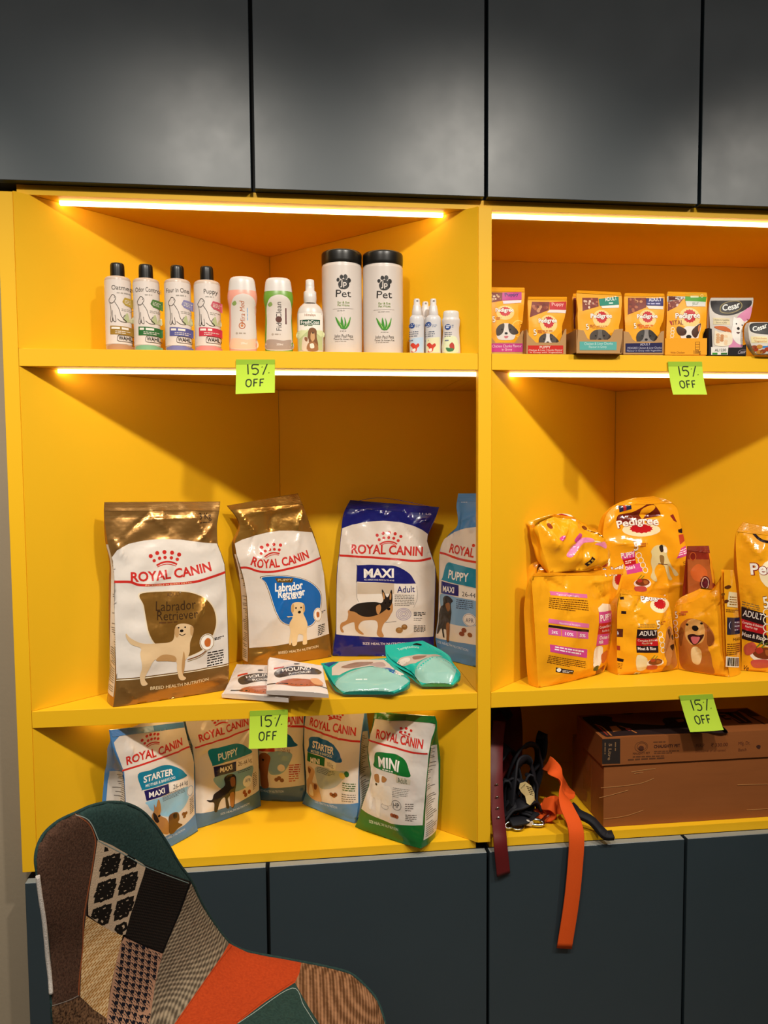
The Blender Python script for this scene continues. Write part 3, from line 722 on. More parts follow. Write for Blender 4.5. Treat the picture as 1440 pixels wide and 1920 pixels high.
('L','f:3A3C90',0,.0011,[(-.0748,.3752),(.0027,.3854),(.1387,.3593)])]},'blue_puppy':{'loc':(.8823,.2399,.9157),'yaw':-52.23,'lean':5,'rows':[(-.0604,.0,.147,.0),(-.0658,.0264,.1452,.0248),(-.0736,.046,.1439,.0448),(-.0672,.0914,.1437,.0903),(-.0693,.1564,.1403,.1616),(-.0732,.2187,.1347,.2294),(-.0746,.2473,.1291,.2594),(-.0717,.2685,.1244,.2846),(-.0603,.288,.1201,.3053),(-.0318,.3074,.1381,.322),(-.0194,.3209,.1316,.3313),(-.0258,.3539,.1298,.3577),(-.0307,.3653,.1302,.3721),(-.0257,.398,.134,.4023)],'D':.055,'bulge':.013,'wr':.0023,'seed':31,'creases':[(-.0042,.3395,-.0078,.2986,.005,.005),(.0253,.3358,.024,.3081,.005,.005),(.0938,.3261,.0955,.3718,.003,.0044),(-.0237,.3273,.0305,.3517,.0036,.0043),(-.0321,.2725,-.0429,.3436,.0052,-.0041),(-.0119,.2458,-.0635,.3047,.0043,-.004),(.0766,.3247,.1035,.3433,.0057,.0033),(-.0115,.3119,-.0274,.3923,.0057,-.0037),(.0172,.2432,.0297,.2782,.0045,-.0025),(.05,.0082,.0936,.046,.005,-.002),(-.0554,.0845,-.0469,.1361,.0056,.002),(-.0505,.0184,-.0197,.0427,.0035,.0016),(.1124,.0727,.1337,.1076,.0032,-.0017)],'key':'f:4F86BE','side':[-1,.05,.7],'art':[('P','f:DCD3CA',0,[(-.0708,.0465),(-.0655,.0916),(-.0679,.1565),(-.0718,.2188),(-.0733,.2474),(-.0699,.2681),(-.0603,.287),(-.0317,.3053),(.0072,.3172),(.0484,.3232),(.0946,.3257),(.1129,.323),(.1187,.304),(.1229,.285),(.1268,.2588),(.1313,.2279),(.1365,.16),(.1408,.0898),(.1413,.048),(.0567,.0519)]),
('T','f:C42F28',2,'ROYAL CANIN',[(-.0383,.2575),(.0053,.2538),(.0441,.2514),(.0877,.2506),(.1237,.2522)],.0204,.03,.0),
('L','f:C42F28',1,.0052,[(-.073,.2532),(-.0481,.252),(-.0106,.2448),(.0432,.2414),(.1005,.2407),(.1271,.2455)]),
('D','f:C42F28',1,.0358,.2788,.005,.0039),
('D','f:C42F28',1,.048,.2846,.005,.004),
('D','f:C42F28',1,.0635,.2869,.005,.004),
('D','f:C42F28',1,.0791,.2855,.0049,.004),
('D','f:C42F28',1,.0947,.2805,.0049,.0039),
('S','f:1B86A6',1,[(-.0431,.2305),(-.0095,.2309),(.0443,.2257),(.0897,.2214),(.1149,.2069),(.1255,.1827),(.0741,.1817),(.0102,.1846),(-.0565,.189),(-.0558,.1943)]),
('T','f:F1EEEA',2,'PUPPY',[(-.0355,.1964),(-.0002,.1936),(.0306,.1944)],.0199,.02,.0),
('P','f:1F2170',1,[(-.0587,.1862),(.0012,.1829),(.0018,.157),(-.0583,.1577)]),
('T','f:F1EEEA',2,'MAXI',[(-.049,.1626),(-.0119,.1631)],.0135,.02,.0),
('P','f:F0EBE4',1,[(.0022,.1825),(.0743,.178),(.076,.1536),(.0033,.1542)]),
('T','f:3A3630',2,'26-44 kg',[(.0122,.1583),(.0442,.1596),(.0757,.158)],.011,.0,.0),
('S','f:7FA8CF',1,[(-.0598,.1549),(.0059,.1537),(.0761,.1524),(.107,.1478),(.094,.1168),(.049,.093),(.0007,.0896),(-.0433,.0948),(-.0561,.119)]),
('G','f:3A3F52',2,[(-.002,.1274),(.0496,.1292),(.048,.1514),(-.0037,.1508)],5,.4),
('S','f:2A2623',4,[(-.0471,.146),(-.0374,.1536),(-.0239,.1527),(-.0132,.1438),(-.0193,.1366),(-.0162,.1165),(-.0178,.0933),(-.0217,.0774),(-.0215,.0518),(-.0227,.0452),(-.0296,.0479),(-.0313,.0708),(-.0416,.0718),(-.0369,.0545),(-.0421,.0549),(-.0503,.0731),(-.0613,.0584),(-.0666,.0602),(-.0632,.0842),(-.063,.105),(-.0558,.1242),(-.046,.1306)]),
('S','f:8A5A30',5,[(-.0376,.133),(-.0245,.1385),(-.0217,.1235),(-.0297,.1173)]),
('S','f:8A5A30',5,[(-.0324,.086),(-.0191,.088),(-.0223,.0491),(-.0282,.0507)]),
('D','f:E9E4E0',2,.0401,.1067,.0213,.0153),
('O','f:8A8AA0',3,.0401,.1067,.0188,.0136,.0012),
('T','f:4A4A66',3,'APR',[(.0277,.0999),(.0531,.1023)],.0098,.0,.0),
('D','f:8A4A34',3,.0243,.0805,.0076,.0055),
('D','f:8A4A34',3,.0184,.0713,.0077,.0055),
('D','f:8A4A34',3,.0425,.0725,.0076,.0055),
('T','f:C9DCF0',1,'SIZE HEALTH NUTRITION',[(-.0631,.0368),(-.0119,.0355),(.039,.0327)],.0056,.003,.0),
('G','f:C9DCF0',1,[(-.0151,.376),(.0094,.3768),(.0088,.3856),(-.0158,.385)],3,.5)]},'starter_maxi':{'loc':(.2347,.0626,.599),'yaw':48.63,'lean':5,'rows':[(-.0821,.0,.0821,.0),(-.0911,.0445,.0797,.016),(-.0905,.0803,.0787,.0388),(-.0898,.1162,.0815,.0747),(-.0883,.1517,.0854,.1155),(-.0873,.1851,.088,.1464),(-.0934,.2088,.0823,.1694),(-.1008,.2327,.077,.1894),(-.1046,.2482,.0713,.2174),(-.1081,.2707,.0673,.2369),(-.1085,.274,.0671,.2395)],'D':.075,'bulge':.012,'wr':.0022,'seed':41,'creases':[(.0043,.25,.005,.227,.004,.004),(.0133,.2473,.0288,.2146,.004,.004),(.0464,.1989,.0369,.1684,.004,.003),(-.0609,.2087,-.0731,.2408,.0046,.0036),(-.08,.2872,-.0338,.3172,.0037,.0024),(.0696,.2258,.0496,.2876,.0032,.0024),(-.0238,.1936,.0188,.2287,.0046,.0035),(-.0711,.2518,-.0781,.2924,.0033,-.0035),(-.0092,.2256,-.015,.302,.0044,.0031),(-.0516,.2011,-.0733,.2284,.0039,.0042),(.0107,.0642,-.0203,.0905,.0037,-.0017),(-.0533,.0729,-.0969,.1294,.0039,.0022),(.0071,.1068,.0239,.1543,.0038,-.0016),(-.0597,.0187,-.0922,.0352,.0049,.0014)],'key':'f:4F86BE','side':[-1,.2,.7],'art':[('P','f:DCD3CA',0,[(-.0918,.0375),(-.0891,.0798),(-.0884,.1157),(-.0872,.1513),(-.0863,.1847),(-.0929,.2086),(-.1,.2324),(-.1029,.2482),(-.0889,.2565),(-.0654,.2653),(-.0363,.2667),(-.0005,.2639),(.0333,.2582),(.0655,.251),(.0673,.2369),(.0713,.2174),(.0764,.1896),(.0813,.1697),(.086,.147),(.0835,.1162),(.0792,.0755),(.0754,.0388),(.0422,.031),(-.0087,.0286),(-.0536,.0311)]),
('D','f:C42F28',1,-.0396,.2335,.0035,.0029),
('D','f:C42F28',1,-.0278,.2384,.0035,.0029),
('D','f:C42F28',1,-.0188,.2387,.0035,.0029),
('D','f:C42F28',1,-.0093,.2373,.0036,.0029),
('D','f:C42F28',1,-.001,.2343,.0036,.003),
('D','f:C42F28',1,-.0344,.226,.0032,.0026),
('D','f:C42F28',1,-.0258,.2288,.0032,.0027),
('D','f:C42F28',1,-.0176,.2293,.0032,.0027),
('D','f:C42F28',1,-.0095,.2284,.0032,.0026),
('D','f:C42F28',1,-.0019,.2255,.0033,.0027),
('L','f:C42F28',1,.0024,[(-.0315,.2194),(-.0214,.222),(-.0109,.2212),(-.0005,.2175)]),
('L','f:C42F28',1,.0014,[(-.0294,.2163),(-.0202,.2184),(-.0112,.2178),(-.0017,.2149)]),
('T','f:C42F28',2,'ROYAL CANIN',[(-.0792,.1968),(-.0461,.1969),(-.0166,.194),(.0267,.1935),(.0589,.1937)],.0155,.03,.0),
('L','f:C42F28',1,.0035,[(-.0903,.189),(-.0528,.188),(-.0173,.1874),(.0259,.1861),(.0778,.1839)]),
('S','f:1B7C9C',1,[(-.0595,.1727),(-.0308,.172),(-.0036,.1716),(.0176,.1658),(.0414,.1502),(.0531,.1371),(.0572,.1292),(.0204,.1317),(-.0165,.1346),(-.053,.139),(-.0544,.142)]),
('T','f:F1EEEA',2,'STARTER',[(-.049,.1523),(-.0149,.1499),(.0223,.1446)],.0125,.03,.0),
('T','f:E6EEF0',2,'MOTHER & BABYDOG',[(-.0456,.1425),(-.01,.1386),(.0256,.1358)],.0053,.01,.0),
('P','f:241D58',1,[(-.0497,.1366),(.0084,.1308),(.0083,.1113),(-.0476,.1161)]),
('T','f:F1EEEA',2,'MAXI',[(-.0413,.1204),(-.0212,.118),(-.0035,.1174)],.0101,.02,.0),
('P','f:EFE9E2',1,[(.009,.1306),(.0618,.1263),(.0632,.1076),(.0095,.1114)]),
('T','f:3A3A44',2,'26-44 kg',[(.0182,.1159),(.0377,.1135),(.0598,.1127)],.0093,.0,.0),
('S','f:8FBFDA',1,[(-.0469,.1146),(.0087,.1091),(.0597,.1062),(.0574,.0836),(.0394,.067),(.0134,.0629),(-.0135,.0733),(-.0385,.0942),(-.0456,.1067)]),
('G','f:3A4A5A',2,[(-.0107,.1011),(.0488,.0958),(.0487,.1101),(-.0117,.1153)],5,.4),
('D','f:E6E8EA',2,.0658,.0949,.0123,.0111),
('O','f:7F8FA8',3,.0658,.0949,.0103,.0095,.0013),
('S','f:B07A44',4,[(-.0382,.0829),(-.0328,.092),(-.033,.1045),(-.0287,.0966),(-.0235,.1097),(-.0192,.1068),(-.0165,.0883),(-.0192,.0768),(-.0052,.0638),(-.0007,.0469),(-.0022,.0323),(-.014,.0371),(-.0279,.0502),(-.0351,.0681)]),
('S','f:6A4322',4,[(.0012,.0663),(.014,.069),(.0262,.0643),(.0281,.0508),(.0242,.0446),(.0361,.0347),(.023,.0323),(.0098,.0274),(-.0006,.0329),(-.002,.0499)]),
('D','f:1B1716',5,-.0223,.0767,.003,.0024),
('S','f:2A1E18',5,[(-.0347,.0877),(-.0279,.0802),(-.0233,.0659),(-.0294,.0658),(-.0344,.0752)]),
('S','f:2A1E18',5,[(.0138,.0665),(.023,.0642),(.0206,.0562),(.0129,.058)]),
('D','f:7A4A28',3,.0399,.0565,.0044,.0034),
('D','f:7A4A28',3,.0472,.0547,.0044,.0035),
('D','f:7A4A28',3,.0425,.0498,.0043,.0035),
('G','f:6E6862',2,[(.0607,.0458),(.0744,.0484),(.0778,.0813),(.0603,.0799)],8,.45),
('P','f:4F86BE',1,[(-.0918,.0375),(-.0536,.0311),(-.0087,.0286),(.0422,.031),(.0754,.0388),(.0771,.017),(.0804,.0026),(.0071,.0005),(-.0819,.0019)]),
('T','f:C9DCF0',2,'SIZE HEALTH NUTRITION',[(-.0156,.0214),(.0154,.02),(.0427,.0204)],.0044,.003,.0)]},'puppy_maxi':{'loc':(.3509,.1812,.599),'yaw':34.64,'lean':5,'rows':[(-.0808,.0,.0817,.0),(-.0814,.0247,.0811,.0187),(-.0819,.0381,.0799,.0388),(-.0796,.0849,.0821,.0775),(-.0769,.1317,.0838,.1221),(-.0776,.1557,.083,.1421),(-.0799,.18,.0794,.1654),(-.0875,.2083,.0756,.1888),(-.0915,.2329,.0707,.2096),(-.0927,.2568,.0675,.2327),(-.0928,.274,.0666,.2493)],'D':.06,'bulge':.012,'wr':.0022,'seed':51,'creases':[(-.0644,.2293,-.0091,.127,.004,.003),(.0407,.172,.0395,.1113,.004,.003),(.006,.1667,-.0059,.1288,.004,.003),(.0304,.1589,.0869,.204,.0033,-.0041),(-.0449,.2004,.0086,.2258,.0042,-.0043),(.0144,.1721,-.0275,.2307,.0046,.0043),(-.0819,.1613,-.0328,.2361,.0032,.0025),(-.0762,.1394,-.0056,.1853,.0046,-.0036),(-.0381,.1576,-.0901,.1861,.0036,.0039),(-.0478,.2166,-.0199,.2732,.0034,-.0034),(-.0274,.0353,.015,.0623,.0032,-.0016),(.0838,.0944,.0319,.1398,.0057,-.0016),(.002,.0844,.0537,.1466,.0052,-.0023),(-.0873,.0217,-.0429,.043,.0041,.0015)],'key':'f:4A7294','side':[-1,.1,.7],'art':[('P','f:DCD3CA',0,[(-.0808,.0338),(-.0779,.0844),(-.0752,.1312),(-.0764,.1554),(-.0788,.1798),(-.0866,.2081),(-.0901,.2326),(-.0924,.2568),(-.0925,.2805),(-.017,.2727),(.0644,.2558),(.0675,.2327),(.0707,.2096),(.0747,.189),(.0782,.1657),(.0817,.1424),(.0822,.1225),(.0805,.078),(.0782,.0378),(.0179,.0292),(-.0342,.0274)]),
('T','f:C42F28',2,'ROYAL CANIN',[(-.0632,.1838),(-.0319,.1874),(.0015,.1891),(.0327,.1919),(.0613,.1921)],.0159,.03,.0),
('D','f:C42F28',1,-.0279,.2237,.0035,.0031),
('D','f:C42F28',1,-.0201,.2278,.0036,.0032),
('D','f:C42F28',1,-.011,.2285,.0036,.0032),
('D','f:C42F28',1,-.0019,.2281,.0036,.0032),
('D','f:C42F28',1,.0071,.2252,.0037,.0033),
('D','f:C42F28',1,-.0233,.2167,.0033,.0029),
('D','f:C42F28',1,-.0146,.2201,.0033,.0029),
('D','f:C42F28',1,-.0055,.2207,.0033,.003),
('D','f:C42F28',1,.003,.2199,.0034,.0029),
('D','f:C42F28',1,.0102,.2172,.0034,.0029),
('L','f:C42F28',1,.0027,[(-.0229,.2095),(-.0136,.2128),(-.003,.2131),(.0091,.2092)]),
('L','f:C42F28',1,.0036,[(-.0745,.1747),(-.0416,.1764),(-.0024,.1783),(.0319,.181),(.0735,.1823)]),
('S','f:1B7C94',1,[(-.044,.1603),(-.0156,.1626),(.015,.1623),(.0364,.1559),(.0515,.1443),(.0638,.1295),(.025,.1276),(-.009,.1283),(-.0374,.1269),(-.0389,.1308)]),
('T','f:E6EEF0',2,'PUPPY',[(-.0242,.135),(.0008,.1358),(.025,.1367)],.0154,.015,.0),
('P','f:1F1A4A',1,[(-.0369,.1249),(.019,.1223),(.0183,.1005),(-.0355,.1022)]),
('T','f:F1EEEA',2,'MAXI',[(-.0225,.1089),(-.0059,.1071),(.0086,.1081)],.0111,.02,.0),
('P','f:EFE9E2',1,[(.0198,.1215),(.0644,.1238),(.0628,.1024),(.02,.1014)]),
('T','f:6A5A44',2,'26-44 kg',[(.0237,.11),(.0425,.1089),(.0618,.1099)],.0097,.0,.0),
('S','f:7FA9BE',1,[(-.0356,.1017),(.0183,.1),(.0617,.1004),(.0588,.0783),(.0453,.0599),(.0198,.0561),(-.0104,.0649),(-.0304,.0814)]),
('G','f:3A4A5A',2,[(.0219,.094),(.0599,.0934),(.0595,.1005),(.0215,.101)],2,.4),
('S','f:2A2220',4,[(-.0559,.0567),(-.0442,.0546),(-.039,.0651),(-.0251,.0718),(-.0124,.079),(-.013,.0927),(-.005,.0981),(.0073,.0975),(.0154,.0903),(.0149,.074),(.0113,.0586),(.0084,.0266),(.0014,.0246),(.0008,.0507),(-.008,.0479),(-.004,.0263),(-.0115,.0277),(-.0158,.0529),(-.0269,.0454),(-.0328,.0256),(-.0401,.0284),(-.0403,.0467),(-.0504,.051)]),
('S','f:8A5A34',5,[(.002,.0886),(.0122,.0885),(.0116,.0722),(.0024,.0721)]),
('S','f:A06A3A',5,[(-.0017,.0583),(.0089,.0552),(.0059,.026),(-.0008,.028),(-.0032,.0464)]),
('D','f:E6E8EA',2,.0454,.0704,.0126,.0125),
('T','f:5A6A8A',3,'APR',[(.038,.0689),(.0538,.0672)],.0081,.0,.0),
('D','f:8A3A2A',3,.0356,.0483,.0043,.0048),
('D','f:8A3A2A',3,.0392,.0409,.0043,.0048),
('D','f:8A3A2A',3,.049,.0449,.0044,.0049),
('G','f:6E6862',2,[(.0596,.0446),(.0727,.0465),(.0735,.0841),(.0614,.0826)],9,.45),
('P','f:4A7294',1,[(-.0813,.0339),(-.0342,.0274),(.0179,.0292),(.0792,.0376),(.0811,.0187),(.0811,.0013),(-.0836,.0012)]),
('T','f:C9DCF0',2,'SIZE HEALTH NUTRITION',[(-.0246,.0137),(.0105,.0137),(.0485,.0159)],.0047,.003,.0)]},'medium_puppy':{'loc':(.4668,.2487,.599),'yaw':-11.44,'lean':5,'rows':[(-.0509,.0,.0509,.0),(-.0537,.026,.0541,.0197),(-.0565,.0641,.0546,.0482),(-.058,.1119,.0519,.0925),(-.0589,.1598,.0494,.1305),(-.0591,.1917,.0509,.1687),(-.0593,.2237,.0528,.2069),(-.0594,.2429,.054,.2324)],'D':.06,'bulge':.01,'wr':.0022,'seed':61,'creases':[(.0479,.121,-.0106,.0622,.005,.004),(-.0431,.1521,.0195,.2051,.003,.0043),(.0061,.1258,-.0029,.157,.0041,.0044),(-.0436,.1657,-.0102,.1836,.0056,-.004),(-.0036,.1572,.0352,.1845,.005,.0043),(.0218,.1842,.0343,.2329,.0031,-.0042),(-.0117,.1232,-.011,.1546,.0043,-.0044),(-.0098,.1036,.0441,.1643,.004,-.0025),(-.0012,.0694,-.0184,.1491,.0037,-.0022),(-.0582,.1031,-.0159,.1282,.0055,-.0016),(.0384,.094,-.0391,.1313,.0033,.0019),(.0186,.0279,.0256,.0993,.0049,.0017)],'key':'f:456C8E','art':[('P','f:DCD3CA',0,[(-.0543,.0323),(-.0567,.1119),(-.0583,.1598),(-.0587,.2365),(.052,.2292),(.0508,.2068),(.0493,.1687),(.0478,.1305),(.0506,.0925),(.0527,.0387),(-.0105,.0324)]),
('T','f:C42F28',2,'ROYAL CANIN',[(-.0531,.1711),(-.0111,.1784),(.0489,.1814)],.0186,.03,.0),
('L','f:C42F28',1,.005,[(-.057,.1688),(-.0275,.1739),(.0118,.1767),(.0503,.1734)]),
('S','f:1F5E92',1,[(-.0372,.1555),(.0119,.1582),(.0282,.1411),(.0332,.1301),(-.0371,.1284)]),
('P','f:B3362C',1,[(-.0568,.1247),(-.0174,.125),(-.0174,.1155),(-.0567,.1151)]),
('T','f:6A4A30',2,'11-25 kg',[(-.0092,.1157),(.0202,.1177)],.0083,.0,.0),
('S','f:88A8BC',1,[(-.0337,.1125),(.0218,.1155),(.0187,.0916),(.0024,.0689),(-.0237,.0634),(-.0336,.0807)]),
('S','f:8A5430',3,[(-.055,.1056),(-.0403,.1124),(-.0272,.1031),(-.0303,.0839),(-.0335,.0584),(-.0317,.033),(-.0497,.0325),(-.0532,.0642),(-.0566,.0832)]),
('D','f:1B1716',4,-.0451,.0963,.0026,.0025),
('D','f:7A3A34',3,-.0122,.0526,.0049,.0048),
('D','f:7A3A34',3,-.0057,.0566,.0049,.0048),
('D','f:7A3A34',3,.0009,.0514,.0049,.0048),
('D','f:E8DCCC',2,-.0009,.08,.0092,.0076),
('G','f:B3302A',2,[(.0172,.0471),(.0384,.0478),(.0447,.0891),(.017,.09)],8,.45),
('T','f:C9DCF0',1,'SIZE HEALTH NUTRITION',[(-.0563,.0211),(-.0268,.0211),(.0046,.022)],.0051,.003,.0)]},'starter_mini':{'loc':(.5698,.172,.599),'yaw':-44.58,'lean':5,'rows':[(-.0792,.0,.0792,.0),(-.0739,.0134,.0849,.0231),(-.0681,.0308,.0899,.0483),(-.0735,.0736,.0874,.0834),(-.0782,.1042,.0848,.1126),(-.0846,.1471,.0864,.1488),(-.0854,.1724,.0867,.1832),(-.0842,.1949,.0901,.2153),(-.0825,.2079,.0941,.2459),(-.0813,.2304,.0955,.267)],'D':.05,'bulge':.012,'wr':.0023,'seed':71,'creases':[(.047,.1457,-.0139,.0697,.004,.005),(.0497,.2311,.0721,.1905,.004,.004),(-.001,.1871,-.0089,.2287,.0054,.0037),(-.0011,.1434,.017,.1846,.0059,.0024),(.013,.2162,.0262,.257,.005,.0026),(-.0186,.1386,-.0101,.2198,.0037,.0036),(-.0981,.124,-.0315,.1791,.0039,.004),(.0251,.1436,.032,.2014,.005,.0041),(-.0372,.1478,-.0304,.1793,.0045,-.0035),(-.0076,.0305,-.002,.0808,.0045,.0023),(.0408,.102,.014,.1157,.0058,.0024),(.0376,.005,.0615,.0396,.0037,.002),(.0263,.0202,.0009,.0647,.004,-.0017)],'key':'f:4F86BE','side':[1,.05,.8],'art':[('P','f:DCD3CA',0,[(-.0664,.0312),(-.0718,.0741),(-.0765,.1046),(-.0829,.1475),(-.0837,.1728),(-.0825,.1952),(-.0807,.2083),(-.0802,.2274),(.008,.2474),(.0941,.2638),(.0922,.2455),(.0882,.2149),(.0851,.1829),(.0849,.1485),(.084,.1124),(.0858,.083),(.088,.0472),(.0137,.0283),(-.0364,.0235)]),
('D','f:C42F28',1,-.0077,.2203,.0041,.003),
('D','f:C42F28',1,.0012,.2245,.0041,.003),
('D','f:C42F28',1,.0113,.2271,.0041,.0031),
('D','f:C42F28',1,.0216,.2279,.004,.003),
('D','f:C42F28',1,.0313,.228,.004,.003),
('D','f:C42F28',1,-.0024,.2152,.0037,.0027),
('D','f:C42F28',1,.0065,.2188,.0037,.0027),
('D','f:C42F28',1,.0163,.2207,.0036,.0028),
('D','f:C42F28',1,.0253,.2207,.0036,.0027),
('L','f:C42F28',1,.0031,[(-.0062,.2101),(.008,.2154),(.0224,.2152),(.0273,.2144)]),
('T','f:C42F28',2,'ROYAL CANIN',[(-.0652,.1861),(-.0299,.1847),(.0036,.1865),(.0403,.1891),(.0729,.1901)],.0174,.03,.0),
('L','f:C42F28',1,.0043,[(-.0848,.1773),(-.0379,.1777),(.0125,.1761),(.0531,.1767),(.0853,.1799)]),
('S','f:1E62A6',1,[(-.0562,.1612),(-.0202,.1659),(.0092,.1631),(.0305,.151),(.0441,.1284),(.0074,.1267),(-.0347,.1275),(-.0656,.1254),(-.0613,.1396)]),
('T','f:F1EEEA',2,'STARTER',[(-.0492,.1392),(-.0142,.1393),(.0198,.14)],.0149,.03,.0),
('T','f:E6EEF0',2,'MOTHER & BABYDOG',[(-.0527,.1274),(-.0179,.1301),(.0162,.1319)],.0056,.01,.0),
('P','f:1C6A34',1,[(-.0655,.1245),(-.0071,.1255),(-.0079,.1059),(-.0655,.1046)]),
('T','f:F1EEEA',2,'MINI',[(-.0521,.1047),(-.0227,.1073)],.0116,.025,.0),
('P','f:EFE9D8',1,[(-.0062,.1248),(.0321,.1255),(.0291,.1087),(-.007,.1055)]),
('T','f:6A6A44',2,'10 kg',[(.0035,.1104),(.0248,.1131)],.0092,.0,.0),
('S','f:A9B6BC',1,[(-.0328,.0992),(.0293,.1066),(.0574,.1089),(.0429,.0841),(.0197,.0645),(-.0132,.0576),(-.0289,.0722)]),
('G','f:4A5A5A',2,[(-.0299,.0875),(.0262,.0906),(.0253,.1047),(-.0308,.1013)],4,.4),
('S','f:C9A27A',3,[(-.0617,.0923),(-.0454,.0947),(-.0362,.0859),(-.0432,.0623),(-.0262,.0635),(-.0171,.0534),(-.0112,.0271),(-.0364,.0235),(-.0586,.0333),(-.0667,.0564),(-.0568,.0715)]),
('S','f:7A4A2C',4,[(-.0603,.0911),(-.0493,.089),(-.053,.0787),(-.0591,.0803)]),
('S','f:7A4A2C',4,[(-.0366,.0593),(-.026,.0605),(-.0263,.0511),(-.0338,.0491)]),
('S','f:EDE0CC',4,[(-.0513,.054),(-.0426,.0531),(-.037,.0327),(-.0544,.0344)]),
('D','f:8A4A2C',3,.0173,.0501,.0057,.0042),
('D','f:8A4A2C',3,.0239,.0488,.0057,.0042),
('D','f:8A4A2C',3,.0286,.0525,.0056,.0042),
('D','f:D9C26A',2,.046,.0985,.0079,.0072),
('D','f:2E6A34',2,.0576,.1044,.0063,.0066),
('G','f:4A6A3A',2,[(.048,.0657),(.0815,.07),(.0804,.0891),(.0468,.0851)],4,.45),
('G','f:6E6862',2,[(.0476,.0414),(.083,.0471),(.0818,.0656),(.0463,.0608)],4,.35),
('P','f:4F86BE',1,[(-.0664,.0312),(-.0364,.0235),(.0137,.0283),(.088,.0472),(.0864,.0235),(.083,.0023),(-.0776,.0023),(-.0722,.0139)]),
('T','f:C9DCF0',2,'SIZE HEALTH NUTRITION',[(-.0339,.0173),(.0018,.0199),(.0354,.0229)],.0049,.003,.0)]},'mini_adult':{'loc':(.6895,.0457,.599),'yaw':-40.68,'lean':4,'rows':[(-.0835,.0,.0835,.0),(-.0741,.0227,.0866,.0278),(-.069,.0417,.0881,.0506),(-.0606,.0675,.0889,.0788),(-.0509,.0963,.0911,.1073),(-.0462,.1238,.0931,.1412),(-.0528,.1458,.0946,.1695),(-.0581,.1683,.0973,.2008),(-.0547,.1925,.1002,.2264),(-.0475,.2204,.1073,.2501),(-.0416,.2508,.1109,.2646),(-.0403,.2559,.1044,.274)],'D':.06,'bulge':.013,'wr':.0026,'seed':81,'creases':[(-.019,.2607,.0345,.2161,.005,.006),(-.0256,.2508,-.0555,.1953,.005,.005),(-.0406,.1807,-.0414,.1102,.004,-.004),(-.0018,.18,-.0105,.1348,.004,.003),(.0319,.1957,.0278,.1262,.004,.003),(.0476,.2025,-.0017,.233,.0045,-.0027),(.0453,.2112,.0222,.2384,.0039,-.0035),(.0405,.2438,.0284,.2879,.0044,-.0037),(-.0909,.2447,-.0166,.2812,.0048,.003),(-.0476,.2152,-.0191,.2534,.003,-.0033),(.1278,.182,.0532,.212,.0051,.004),(-.0562,.2069,-.0616,.243,.0033,.0031),(-.0315,.0673,-.0548,.1094,.0058,-.0024),(-.0163,.0476,-.0629,.0991,.0045,-.0017),(.0519,.0689,.0836,.098,.0032,-.0016),(.0558,.0898,.1108,.1203,.0058,.0015)],'key':'f:176A2E','side':[1,.06,.8],'art':[('P','f:DCD3CA',0,[(-.0676,.0436),(-.0595,.0677),(-.0494,.0966),(-.0448,.1241),(-.0514,.1462),(-.0563,.1687),(-.0526,.193),(-.0458,.2207),(-.0404,.2481),(-.0348,.2594),(-.0137,.2611),(.0126,.252),(.0531,.2572),(.0827,.2593),(.1086,.2581),(.1059,.2442),(.0995,.2263),(.096,.2005),(.0933,.1692),(.0918,.141),(.0898,.107),(.0876,.0784),(.0868,.0488),(.0176,.0377),(-.0243,.0399)]),
('D','f:C42F28',1,.027,.2352,.0033,.0029),
('D','f:C42F28',1,.0387,.2369,.0034,.0028),
('D','f:C42F28',1,.0513,.2348,.0033,.0028),
('D','f:C42F28',1,.0272,.2284,.0031,.0026),
('D','f:C42F28',1,.0374,.2287,.003,.0025),
('D','f:C42F28',1,.0475,.2267,.003,.0025),
('L','f:C42F28',1,.002,[(.0239,.2269),(.0342,.2232),(.0494,.2219)]),
('T','f:C42F28',2,'ROYAL CANIN',[(-.0337,.2041),(-.0063,.2046),(.0214,.2035),(.0517,.2048),(.0831,.2056)],.0174,.03,.0),
('L','f:C42F28',1,.0038,[(-.0548,.1949),(-.027,.1952),(.0115,.1938),(.0488,.1935),(.0935,.1966)]),
('S','f:17702F',1,[(-.0304,.1747),(.0016,.1808),(.0291,.1808),(.0463,.1731),(.0552,.158),(.0574,.1438),(.0135,.1424),(-.0373,.1428),(-.0359,.1525)]),
('T','f:F4F1EC',2,'MINI',[(-.0215,.1474),(.0063,.1501),(.032,.15)],.0209,.03,.0),
('G','f:E6E8E0',2,[(-.0108,.1428),(.0271,.1449),(.027,.1477),(-.0109,.1457)],1,.8),
('P','f:CFC4B0',1,[(.0256,.1386),(.0603,.1393),(.0597,.1279),(.0261,.1258)]),
('T','f:2E4A2C',2,'Adult',[(.0305,.1263),(.053,.1286)],.0118,.0,.0),
('G','f:8A867E',2,[(.0171,.095),(.0525,.0979),(.0584,.1191),(.0197,.1157)],6,.35),
('S','f:E6DED2',3,[(-.0365,.1231),(-.0174,.1318),(.0002,.1285),(-.0027,.1134),(.0112,.1137),(.0185,.1011),(.016,.0775),(-.0046,.0725),(-.0119,.0822),(-.0123,.0473),(-.021,.0451),(-.0258,.076),(-.0347,.0767),(-.0355,.0531),(-.0428,.0571),(-.0422,.0866),(-.0376,.1053)]),
('S','f:A8743E',4,[(-.0331,.1268),(-.0209,.131),(-.0168,.1159),(-.0255,.1139),(-.0309,.117)]),
('S','f:A8743E',4,[(-.0103,.1304),(.002,.1275),(-.0029,.1191),(-.0106,.1188)]),
('D','f:1B1716',5,-.0253,.1096,.0031,.0026),
('O','f:8A8680',2,.0296,.0803,.0114,.0102,.0014),
('T','f:4A4640',2,'HP',[(.0223,.0739),(.0372,.0757)],.0103,.0,.0),
('O','f:B0ACA4',2,-.0009,.069,.0096,.0052,.0014),
('D','f:9A5230',3,.0196,.0569,.0051,.004),
